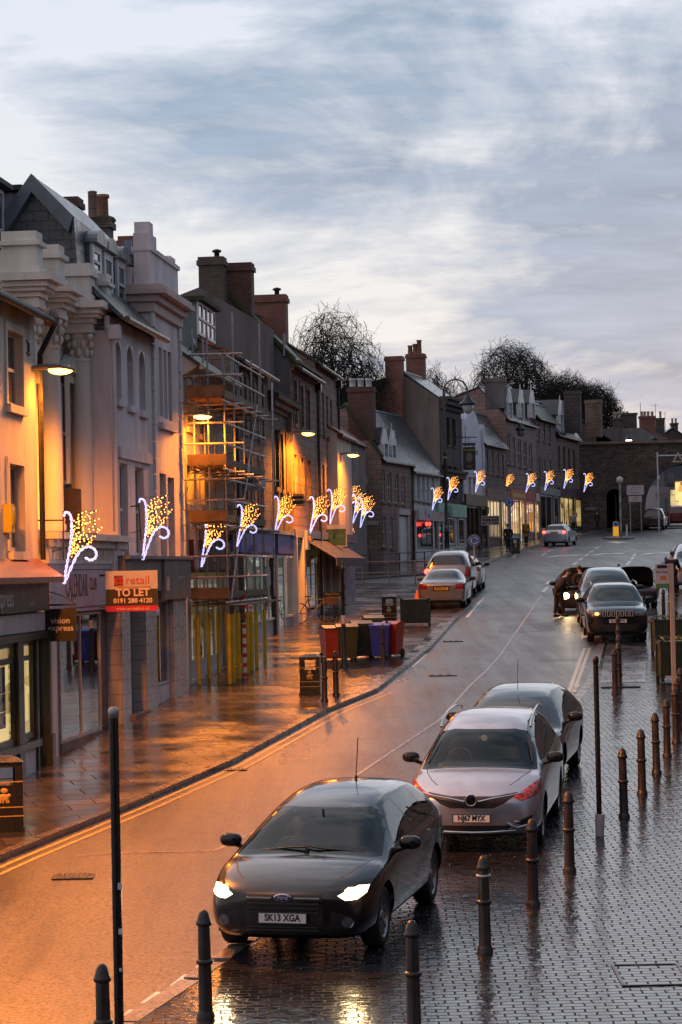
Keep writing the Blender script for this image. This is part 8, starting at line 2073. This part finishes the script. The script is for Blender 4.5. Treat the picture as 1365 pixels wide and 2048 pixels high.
# ---- moving cars up the hill
pm_ = P(1109, 1090, 163); pm_ = on_ground(pm_.x, 163, .01)
mv = car(dict(tab=scaled(HATCH, 4.1, 1.74, 1.56), paint=SILV, label='silver hatchback driving up the hill with its tail lights on', pos=pm_, beta=.30, front=False, wheels=(.85, 3.3), rw=.31, name='hatchback_car',
    side_windows=[[(x * .94, z * 1.047) for x, z in q] for q in H_side], windscreen=mir([(.80, 1.09), (.64, 1.43), (.45, 1.49)]), rear_window=mir([(.66, 1.12), (.56, 1.36), (.35, 1.4)]),
    rear_regions=[('tail2', 'x', [(.60, .86), (.86, .86), (.82, 1.2), (.66, 1.2)])], mirror=(1.55, 1.08), lit=[(4.1, -.70, .98, .1, 0, 'tail'), (4.1, .70, .98, .1, 0, 'tail')], plates=[(4.14, .95, True, '')], spokes=5))
px_ = P(1307, 1056, 203); px_ = on_ground(px_.x, 203, .01)
c1 = car(dict(tab=scaled(SUV, 4.4, 1.84, 1.66), paint=JEEP, label='black car with red tail lights entering the road arch', pos=px_, beta=.22, front=False, wheels=(.88, 3.4), rw=.34, name='parked_car',
    side_windows=S_side, windscreen=mir([(.76, 1.17), (.67, 1.53), (.45, 1.60)]), rear_window=mir([(.66, 1.2), (.58, 1.48), (.4, 1.52)]), mirror=(1.6, 1.2),
    lit=[(4.35, -.72, 1.0, .11, 0, 'tail'), (4.35, .72, 1.0, .11, 0, 'tail')], plates=[(4.45, .7, True, '')], spokes=5)); c1.name = 'off_roader'
px_ = P(1352, 1048, 216); px_ = on_ground(px_.x + .1, 216, .01)
REDP = paint('dark red paint', (.22, .02, .015), .3, .3)
c2 = car(dict(tab=scaled(SUV, 4.4, 1.84, 1.66), paint=REDP, label='red car with bright tail lights under the road arch at the right edge', pos=px_, beta=.12, front=False, wheels=(.88, 3.4), rw=.34, name='parked_car',
    side_windows=S_side, windscreen=mir([(.76, 1.17), (.67, 1.53), (.45, 1.60)]), rear_window=mir([(.66, 1.2), (.58, 1.48), (.4, 1.52)]), mirror=(1.6, 1.2),
    lit=[(4.35, -.74, 1.0, .12, 0, 'tail'), (4.35, .74, 1.0, .12, 0, 'tail'), (4.38, .7, .55, .07, 0, 'tail')], plates=[(4.45, .85, True, '')], spokes=5))
pv = on_ground(P(1393, 1190, 99).x, 99, .03)
c3 = car(dict(tab=scaled(SUV, 4.6, 1.84, 1.68), paint=SILV, label='pale silver car cut off by the right edge, beside the standing person', pos=pv, beta=.10, front=True, wheels=(.88, 3.55), rw=.34, name='parked_car',
    side_windows=S_side, windscreen=mir([(.76, 1.17), (.67, 1.53), (.45, 1.60)]), mirror=(1.6, 1.2), front_regions=[('lamp2', 'x', [(.46, .80), (.80, .80), (.84, .93), (.50, .94)])], spokes=5))
c2.name = 'car'; mv.name = 'hatchback_car'
# ================================================================ PEOPLE
SKIN = mat('skin', (.42, .26, .19), .55, var=.1)
def skin_mesh(verts, edges, radii, levels=1, root=0):
    me = bpy.data.meshes.new('sk'); me.from_pydata([tuple(v) for v in verts], edges, [])
    o = bpy.data.objects.new('sk', me); _tmp.collection.objects.link(o)
    md = o.modifiers.new('skin', 'SKIN'); md.use_smooth_shade = True
    for i, r in enumerate(radii):
        sv = me.skin_vertices[0].data[i]; sv.radius = (r, r) if not isinstance(r, tuple) else r; sv.use_root = (i == root)
    ss = o.modifiers.new('s', 'SUBSURF'); ss.levels = levels; ss.render_levels = levels
    _tmp.collection.objects.unlink(o); m2 = evaluated(o)
    return m2
def obj_from(me, name, m, parent):
    me.name = name; me.materials.clear(); me.materials.append(m)
    for p in me.polygons: p.use_smooth = True
    o = bpy.data.objects.new(name, me); col.objects.link(o); o.parent = parent; return o
def person(p, rz, label, top, legs, hair=(.05, .03, .02), bend=0.0, stride=.12, arms='down', h=1.72, coat_len=0.0, hood=None, bag=None, seated=False, group=None):
    """upright or bending figure; local +y is where the person faces"""
    t = thing('person', label, 'person', p, rz, group); s = h / 1.75
    V = lambda x, y, z: Vector((x * s, y * s, z * s))
    pel = V(0, 0, .95) if not seated else V(0, 0, .22)
    cb, sb = cos(bend), sin(bend)
    def up(x, d, y=0): return pel + V(x, d * sb + y * cb, d * cb - y * sb)     # along the bent spine
    verts = [pel, up(0, .2), up(0, .40), up(0, .52), up(0, .58, .01), up(0, .68, .03), up(0, .78, .03)]
    rad = [(.125 * s, .105 * s), (.12 * s, .095 * s), (.145 * s, .10 * s), (.09 * s, .07 * s), .052 * s, .082 * s, .07 * s]
    edges = [(0, 1), (1, 2), (2, 3), (3, 4), (4, 5), (5, 6)]
    hands = []
    arm_idx = []; leg_idx = []
    for sg in (-1, 1):
        sh = up(sg * .185, .47)
        if arms == 'down': el = sh + V(sg * .05, -.03, -.29); wr = el + V(sg * .01, .06, -.25)
        elif arms == 'forward': el = sh + V(sg * .06, .12, -.25); wr = el + V(-sg * .04, .24, -.06)
        elif arms == 'pocket': el = sh + V(sg * .1, -.07, -.26); wr = el + V(-sg * .06, .12, -.2)
        elif arms == 'wheel': el = sh + V(sg * .05, .16, -.2); wr = el + V(-sg * .05, .22, .08)
        b = len(verts); verts += [sh, el, wr]; rad += [.062 * s, .045 * s, .03 * s]; edges += [(3, b), (b, b + 1), (b + 1, b + 2)]; arm_idx.append(b)
        # palm
        d = (wr - el).normalized(); verts.append(wr + d * .075 * s); rad.append((.036 * s, .02 * s)); edges.append((b + 2, b + 3)); hands.append((wr + d * .06 * s, d, sg))
    for sg in (-1, 1):
        hip = pel + V(sg * .09, 0, -.05)
        if seated: kn = hip + V(sg * .06, .42, .06); an = kn + V(0, .12, -.40)
        else: kn = hip + V(sg * .01, stride * sg * .6 + .02, -.44); an = V(sg * .1, stride * sg, .09)
        b = len(verts); verts += [hip, kn, an, an + V(sg * .02, .13, -.04)]; rad += [.085 * s, .055 * s, .036 * s, .03 * s]; edges += [(0, b), (b, b + 1), (b + 1, b + 2), (b + 2, b + 3)]; leg_idx.append(b)
    body = skin_mesh(verts, edges, [tuple(x * .85 for x in r) if isinstance(r, tuple) else r * .85 for r in rad])
    # fingers appended to the same mesh
    bmx = bmesh.new(); bmx.from_mesh(body)
    g = MB()
    for c, d, sg in hands:
        sd = d.cross(Vector((0, 1, 0))); sd = sd.normalized() if sd.length > .1 else Vector((1, 0, 0)); fwd = sd.cross(d)
        for k, ln in enumerate((.065, .075, .07, .055)):
            a = c + sd * (.024 - .016 * k) * s + d * .02 * s; g.tube([a, a + d * ln * .5 * s, a + (d * .8 + fwd * .5).normalized() * ln * s], [.009 * s, .008 * s, .006 * s], 5)
        a = c - d * .02 * s; g.tube([a, a + (sd * .6 + d * .5) * .05 * s, a + (sd * .6 + d) * .06 * s], [.011 * s, .009 * s, .007 * s], 5)
    # face: nose, ears, brow
    hc = up(0, .74, .03); fdir = (up(0, 0, 1) - up(0, 0, 0)).normalized(); udir = (up(0, 1) - up(0, 0)).normalized()
    g.blob(hc, (.075 * s, .09 * s, .115 * s), 1, 12, 8); g.blob(hc + fdir * .092 * s - udir * .01 * s, (.013 * s, .018 * s, .022 * s), 1, 6, 5)
    for sg in (-1, 1): g.blob(hc + Vector((sg * .078 * s, 0, 0)), (.01 * s, .02 * s, .03 * s), 1, 6, 5)
    tmp = bpy.data.meshes.new('x'); tmp.from_pydata(g.v, [], g.f); bmx.from_mesh(tmp); bmx.to_mesh(body); bmx.free(); bpy.data.meshes.remove(tmp)
    obj_from(body, 'body', SKIN, t)
    # clothes: same skeleton, thicker
    k = 1.45
    cv = verts[:4] + [verts[i + j] for i in arm_idx for j in range(3)]
    ce = [(0, 1), (1, 2), (2, 3), (3, 4), (4, 5), (5, 6), (3, 7), (7, 8), (8, 9)]
    cr = [tuple(x * k for x in r) for r in rad[:4]] + [rad[i + j] * (1.7 if j < 2 else 1.6) for i in arm_idx for j in range(3)]
    obj_from(skin_mesh(cv, ce, cr), 'jacket', mat('cloth %.2f %.2f %.2f' % top, top, .8, var=.2, scale=8), t)
    if coat_len:
        g = MB(); n = 14; prof = [(.2, .12), (.21, -.05), (.23, -coat_len)]
        v = []
        for r, z in prof:
            for q in range(n): a = 2 * PI * q / n; v.append(pel + V(r * cos(a), r * .72 * sin(a), z))
        g.add(v, [(i * n + q, i * n + (q + 1) % n, (i + 1) * n + (q + 1) % n, (i + 1) * n + q) for i in range(2) for q in range(n)], 0, True); g.build('coat_skirt', mat('cloth %.2f %.2f %.2f' % top, top, .8, var=.2, scale=8), t)
    lv = [pel] + [verts[i + j] for i in leg_idx for j in range(3)]
    le = [(0, 1), (1, 2), (2, 3), (0, 4), (4, 5), (5, 6)]; lr = [(.17 * s, .14 * s)] + [rad[i + j] * 1.65 for i in leg_idx for j in range(3)]
    obj_from(skin_mesh(lv, le, lr), 'trousers', mat('cloth %.2f %.2f %.2f' % legs, legs, .8, var=.2, scale=8), t)
    for i in leg_idx:
        a, b_ = verts[i + 2], verts[i + 3]; g = MB(); g.blob((a + b_) / 2 - V(0, -.01, .035), (.05 * s, .14 * s, .05 * s), .8, 10, 6); g.build('shoe', MT['blackmatt'], t)
    g = MB()
    if hood: g.blob(hc - fdir * .02 * s + udir * .015 * s, (.1 * s, .115 * s, .13 * s), 1, 12, 8); g.build('hood', mat('cloth %.2f %.2f %.2f' % hood, hood, .8, var=.2, scale=8), t)
    else: g.blob(hc - fdir * .02 * s + udir * .03 * s, (.084 * s, .094 * s, .1 * s), 1, 12, 8); g.build('hair', mat('hair %.2f' % hair[0], hair, .6, var=.2), t)
    return t
DKC = (.02, .02, .024)
person(G(1119, 1233, .01), -1.2, 'person in a dark coat bending towards the open engine from the left', (.012, .012, .018), (.02, .014, .012), bend=.55, arms='forward', coat_len=.2)
person(G(1167, 1229, .01), .3, 'person in dark clothes leaning over the raised bonnet car, right of its lit headlight', (.014, .013, .013), (.018, .018, .024), bend=.35, arms='forward')
person(G(1017, 1104, .1), .2, 'person in black walking past the litter bin on the far pavement', (.015, .015, .018), (.02, .02, .025), arms='pocket', coat_len=.2)
person(G(1053, 1090, .1), .3, 'person in a mustard yellow coat by the red shop', (.30, .16, .02), (.04, .02, .02), coat_len=.35, hair=(.25, .2, .15))
person(G(1064, 1076, .1), 2.6, 'person in a white top with a dark umbrella, beyond the yellow coat', (.45, .42, .45), (.02, .02, .02), arms='forward')
c = G(1064, 1076, .1) + Vector((-.35, -.2, 1.75)); t = thing('umbrella', 'small dark open umbrella over the people by the red shop', 'umbrella', c); g = MB(); g.lathe([(.5, 0), (.45, .12), (.3, .22), (.0, .27)], n=12); g.build('canopy', MT['blackmatt'], t); g = MB(); g.cyl((0, 0, -.6), (0, 0, .3), .01, n=5); g.build('stick', MT['black'], t)
person(G(1147, 1068, .1), 0, 'person in a pale hoodie walking before the maroon shopfront', (.35, .34, .34), (.03, .03, .035), hood=(.35, .34, .34))
person(G(1195, 1063, .1), 0, 'person in black standing against the dark town wall', (.012, .012, .013), (.015, .015, .015), hood=(.012, .012, .013))
person(G(1346, 1192, .03), -.5, 'woman in black holding something pale, at the right edge by the silver car', (.014, .013, .016), (.014, .013, .016), arms='forward', coat_len=.5)
# driver of the near car
mwf = ford.matrix_world
def in_car(x, y, z): return mwf @ Vector((x, y, z))
d_ = person(in_car(2.06, .36, .24), 0, 'driver dimly visible behind the windscreen of the nearest car', (.09, .05, .04), (.03, .03, .04), seated=True, arms='wheel', h=1.6)
d_.rotation_euler = (0, 0, math.atan2(-cos(.235), -sin(.235)) - PI / 2)
# ================================================================ BARE TREES
BARK = mat('dark wet bark', (.035, .028, .022), .85, var=.4, scale=3, bmp=.4)
TWIG = mat('dark twigs', (.03, .024, .019), .9, var=.3, scale=3)
def tree(base, h, width, seed, label, lean=0.0, rmin=.014):
    r = random.Random(seed); t = thing('bare_tree', label, 'tree', base, 0, 'bare winter trees behind the roofs')
    trunk = MB(); limb = MB(); tw = MB()
    W = width / 2; c0 = Vector((0, 0, h * .48)); Hc = h * .52
    ph = [r.uniform(0, 6) for _ in range(6)]
    def R(d): return (.92 + .07 * sin(2 * d.x * 2 + ph[0]) + .06 * sin(5 * d.z + ph[1])) / math.sqrt((d.x / W) ** 2 + (d.y / W) ** 2 + (d.z / Hc) ** 2)
    def grow(p, pd, lvl, rad):
        k = (9, 4, 4, 4, 3)[lvl]; fr = (.36, .58, .77, .9, 1.0)[lvl]
        for j in range(k):
            if lvl == 0: az = 2 * PI * (j + r.uniform(-.3, .3)) / k; el = r.uniform(.1, 1.5); d = Vector((cos(az) * cos(el), sin(az) * cos(el), sin(el)))
            else: d = (pd + Vector((r.gauss(0, 1), r.gauss(0, 1), r.gauss(0, .8))) * (.34, .3, .28, .26)[lvl - 1]).normalized()
            if d.z < -.05: d.z = -.05
            e = c0 + d * R(d) * fr * r.uniform(.88, 1.04) + Vector((lean * W * max(0, d.x) * fr, 0, 0)); q = (e - p); ln = q.length
            m1 = p + q * .35 + Vector((r.gauss(0, .08), r.gauss(0, .08), r.gauss(.02, .08))) * ln; m2 = p + q * .7 + Vector((r.gauss(0, .07), r.gauss(0, .07), r.gauss(.04, .06))) * ln
            (limb if lvl < 3 else tw).tube([p, m1, m2, e], [max(rmin, rad * x) for x in (1, .85, .7, .55)], 5 if lvl < 2 else 3)
            if lvl < 4:
                grow(e, d, lvl + 1, rad * .55)
                if lvl > 1: grow2(m1, d, rad * .4, ln)
    def grow2(p, d, rad, ln):
        for j in range(2):
            q = (d + Vector((r.gauss(0, .6), r.gauss(0, .6), r.gauss(.1, .4)))).normalized() * ln * r.uniform(.3, .6); tw.tube([p, p + q * .5 + Vector((0, 0, r.gauss(0, .06))) * ln, p + q], [max(rmin, rad), max(rmin, rad * .7), rmin * .8], 3)
    trunk.tube([Vector((0, 0, -1)), Vector((.02 * h, 0, h * .26)), c0], [h * .026, h * .021, h * .018], 8)
    grow(c0, Vector((0, 0, 1)), 0, h * .011)
    trunk.build('trunk', BARK, t, keep=True); limb.build('limbs', BARK, t, keep=True); o = tw.build('crown', TWIG, t, keep=True)
    return t
def tree_at(u, vtop, wpx, D, *a, **k):
    b = P(u, 1000, D); top = P(u, vtop, D).z
    return tree(Vector((b.x, D, gz(D))), top - gz(D), wpx * D / F, *a, **k)
tree_at(678, 596, 235, 150, 11, 'large bare tree spreading above the mossy roofs, with a long limb reaching right', lean=.3, rmin=.010)
tree_at(722, 690, 130, 170, 5, 'bare tree low behind the brick chimneys, right of the big spreading one')
tree_at(790, 700, 130, 210, 23, 'faint bare tree between the tall brick chimneys')
tree_at(868, 702, 120, 215, 8, 'faint bare tree behind the chimney with three pots')
tree_at(925, 718, 100, 225, 17, 'bare tree left of the biggest crown on the skyline')
tree_at(1040, 676, 260, 228, 9, 'biggest bare tree on the skyline, above the dormered houses', rmin=.017)
tree_at(1125, 722, 200, 230, 31, 'bare tree on the right shoulder of the skyline group', rmin=.015)
tree_at(1180, 756, 185, 232, 14, 'rightmost bare tree, hanging over the roofs beside the town wall', rmin=.015)
# ================================================================ SKY, SUN, CAMERA
w = bpy.data.worlds.new('World'); sc.world = w; w.use_nodes = True; nt = w.node_tree; nt.nodes.clear()
out = nt.nodes.new('ShaderNodeOutputWorld'); bg = nt.nodes.new('ShaderNodeBackground')
SUN_EL, SUN_AZ = math.radians(2.5), math.radians(20)
sky = nt.nodes.new('ShaderNodeTexSky'); sky.sky_type = 'NISHITA'; sky.sun_disc = False; sky.sun_elevation = SUN_EL; sky.sun_rotation = SUN_AZ
tc = nt.nodes.new('ShaderNodeTexCoord'); sep = nt.nodes.new('ShaderNodeSeparateXYZ'); L(nt, tc.outputs['Generated'], sep.inputs[0])
def mth(op, a, b_=None, cl=False):
    n = nt.nodes.new('ShaderNodeMath'); n.operation = op; n.use_clamp = cl
    for i, x in enumerate((a, b_)):
        if x is None: continue
        if isinstance(x, bpy.types.NodeSocket): L(nt, x, n.inputs[i])
        else: n.inputs[i].default_value = x
    return n.outputs[0]
zz = mth('ADD', mth('MAXIMUM', sep.outputs[2], 0.0), .30)
cx_ = mth('DIVIDE', sep.outputs[0], zz); cy_ = mth('DIVIDE', sep.outputs[1], zz)
cmb = nt.nodes.new('ShaderNodeCombineXYZ'); L(nt, cx_, cmb.inputs[0]); L(nt, cy_, cmb.inputs[1])
mp = nt.nodes.new('ShaderNodeMapping'); L(nt, cmb.outputs[0], mp.inputs[0]); mp.inputs['Location'].default_value = SKYLOC; mp.inputs['Rotation'].default_value = (0, 0, SKYROT); mp.inputs['Scale'].default_value = (1.0, .8, 1)
wv = nt.nodes.new('ShaderNodeTexNoise'); wv.inputs['Scale'].default_value = 1.6; wv.inputs['Detail'].default_value = 2; L(nt, mp.outputs[0], wv.inputs['Vector']); wm = nt.nodes.new('ShaderNodeVectorMath'); wm.operation = 'MULTIPLY_ADD'; L(nt, wv.outputs['Color'], wm.inputs[0]); wm.inputs[1].default_value = (.55, .55, 0); L(nt, mp.outputs[0], wm.inputs[2])
n1 = noise(nt, wm.outputs[0], 3.2, 9, .6)
mp2 = nt.nodes.new('ShaderNodeMapping'); L(nt, cmb.outputs[0], mp2.inputs[0]); mp2.inputs['Location'].default_value = (7, 1, 0); mp2.inputs['Rotation'].default_value = (0, 0, .5); mp2.inputs['Scale'].default_value = (.6, 1.6, 1)
n2 = noise(nt, mp2.outputs[0], 6.0, 6, .6)
cov = mth('ADD', mth('MULTIPLY', n1, .62), mth('MULTIPLY', n2, .38))
zel = sep.outputs[2]
# a broad opening of bright sky low on the left, heavier cloud on the right
side = mth('MULTIPLY', sep.outputs[0], .5)
cov = mth('ADD', cov, side)
dark = ramp(nt, cov, .445, .575)
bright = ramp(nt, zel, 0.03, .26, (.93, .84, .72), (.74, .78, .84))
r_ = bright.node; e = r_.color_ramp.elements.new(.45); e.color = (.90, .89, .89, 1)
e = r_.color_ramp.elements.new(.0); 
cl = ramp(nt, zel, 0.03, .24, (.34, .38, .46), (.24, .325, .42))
cl = mixc(nt, ramp(nt, n2, .35, .65), cl, mixc(nt, 1.0, cl, (1.5, 1.42, 1.35), 'MULTIPLY'))
colr = mixc(nt, dark, bright, cl)
colr = mixc(nt, ramp(nt, zel, .0, .02), (.2, .2, .2), colr)
# unseen sky tinted for its light: cooler overhead, darker and pinker behind
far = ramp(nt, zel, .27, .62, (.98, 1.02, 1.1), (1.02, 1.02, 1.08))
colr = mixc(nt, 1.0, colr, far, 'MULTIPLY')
back = ramp(nt, sep.outputs[1], -.6, .3, (.75, .68, .70), (1, 1, 1))
colr = mixc(nt, 1.0, colr, back, 'MULTIPLY')
skc = mixc(nt, .01, (0, 0, 0), sky.outputs[0])
addn = nt.nodes.new('ShaderNodeMix'); addn.data_type = 'RGBA'; addn.blend_type = 'ADD'; addn.inputs[0].default_value = 1; L(nt, colr, addn.inputs[6]); L(nt, skc, addn.inputs[7])
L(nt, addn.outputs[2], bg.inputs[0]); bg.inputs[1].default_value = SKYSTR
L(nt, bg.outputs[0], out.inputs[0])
s = bpy.data.lights.new('sun', 'SUN'); s.energy = .12; s.angle = math.radians(40); s.color = (1, .9, .8)
so = bpy.data.objects.new('sun', s); col.objects.link(so)
sd = Vector((sin(SUN_AZ) * cos(math.radians(8)), cos(SUN_AZ) * cos(math.radians(8)), sin(math.radians(8))))
so.rotation_euler = sd.to_track_quat('Z', 'Y').to_euler()
cam = bpy.data.cameras.new('camera'); co = bpy.data.objects.new('camera', cam); col.objects.link(co); sc.camera = co
cam.sensor_fit = 'VERTICAL'; cam.sensor_height = 36; cam.lens = F / 2048 * 36; cam.clip_end = 9000; cam.clip_start = .5
mw = Matrix((( CR.x, CU.x, -fw.x, 0), (CR.y, CU.y, -fw.y, 0), (CR.z, CU.z, -fw.z, H), (0, 0, 0, 1))); co.matrix_world = mw
vs = sc.view_settings; vs.view_transform = 'Standard'; vs.look = 'None'; vs.exposure = 0; vs.gamma = 1
sc.cycles.use_denoising = True
sc.cycles.max_bounces = 6; sc.cycles.diffuse_bounces = 2; sc.cycles.glossy_bounces = 3; sc.cycles.transparent_max_bounces = 12; sc.cycles.transmission_bounces = 3
sc.cycles.sample_clamp_indirect = 3; sc.cycles.sample_clamp_direct = 10; sc.cycles.caustics_reflective = False; sc.cycles.caustics_refractive = False
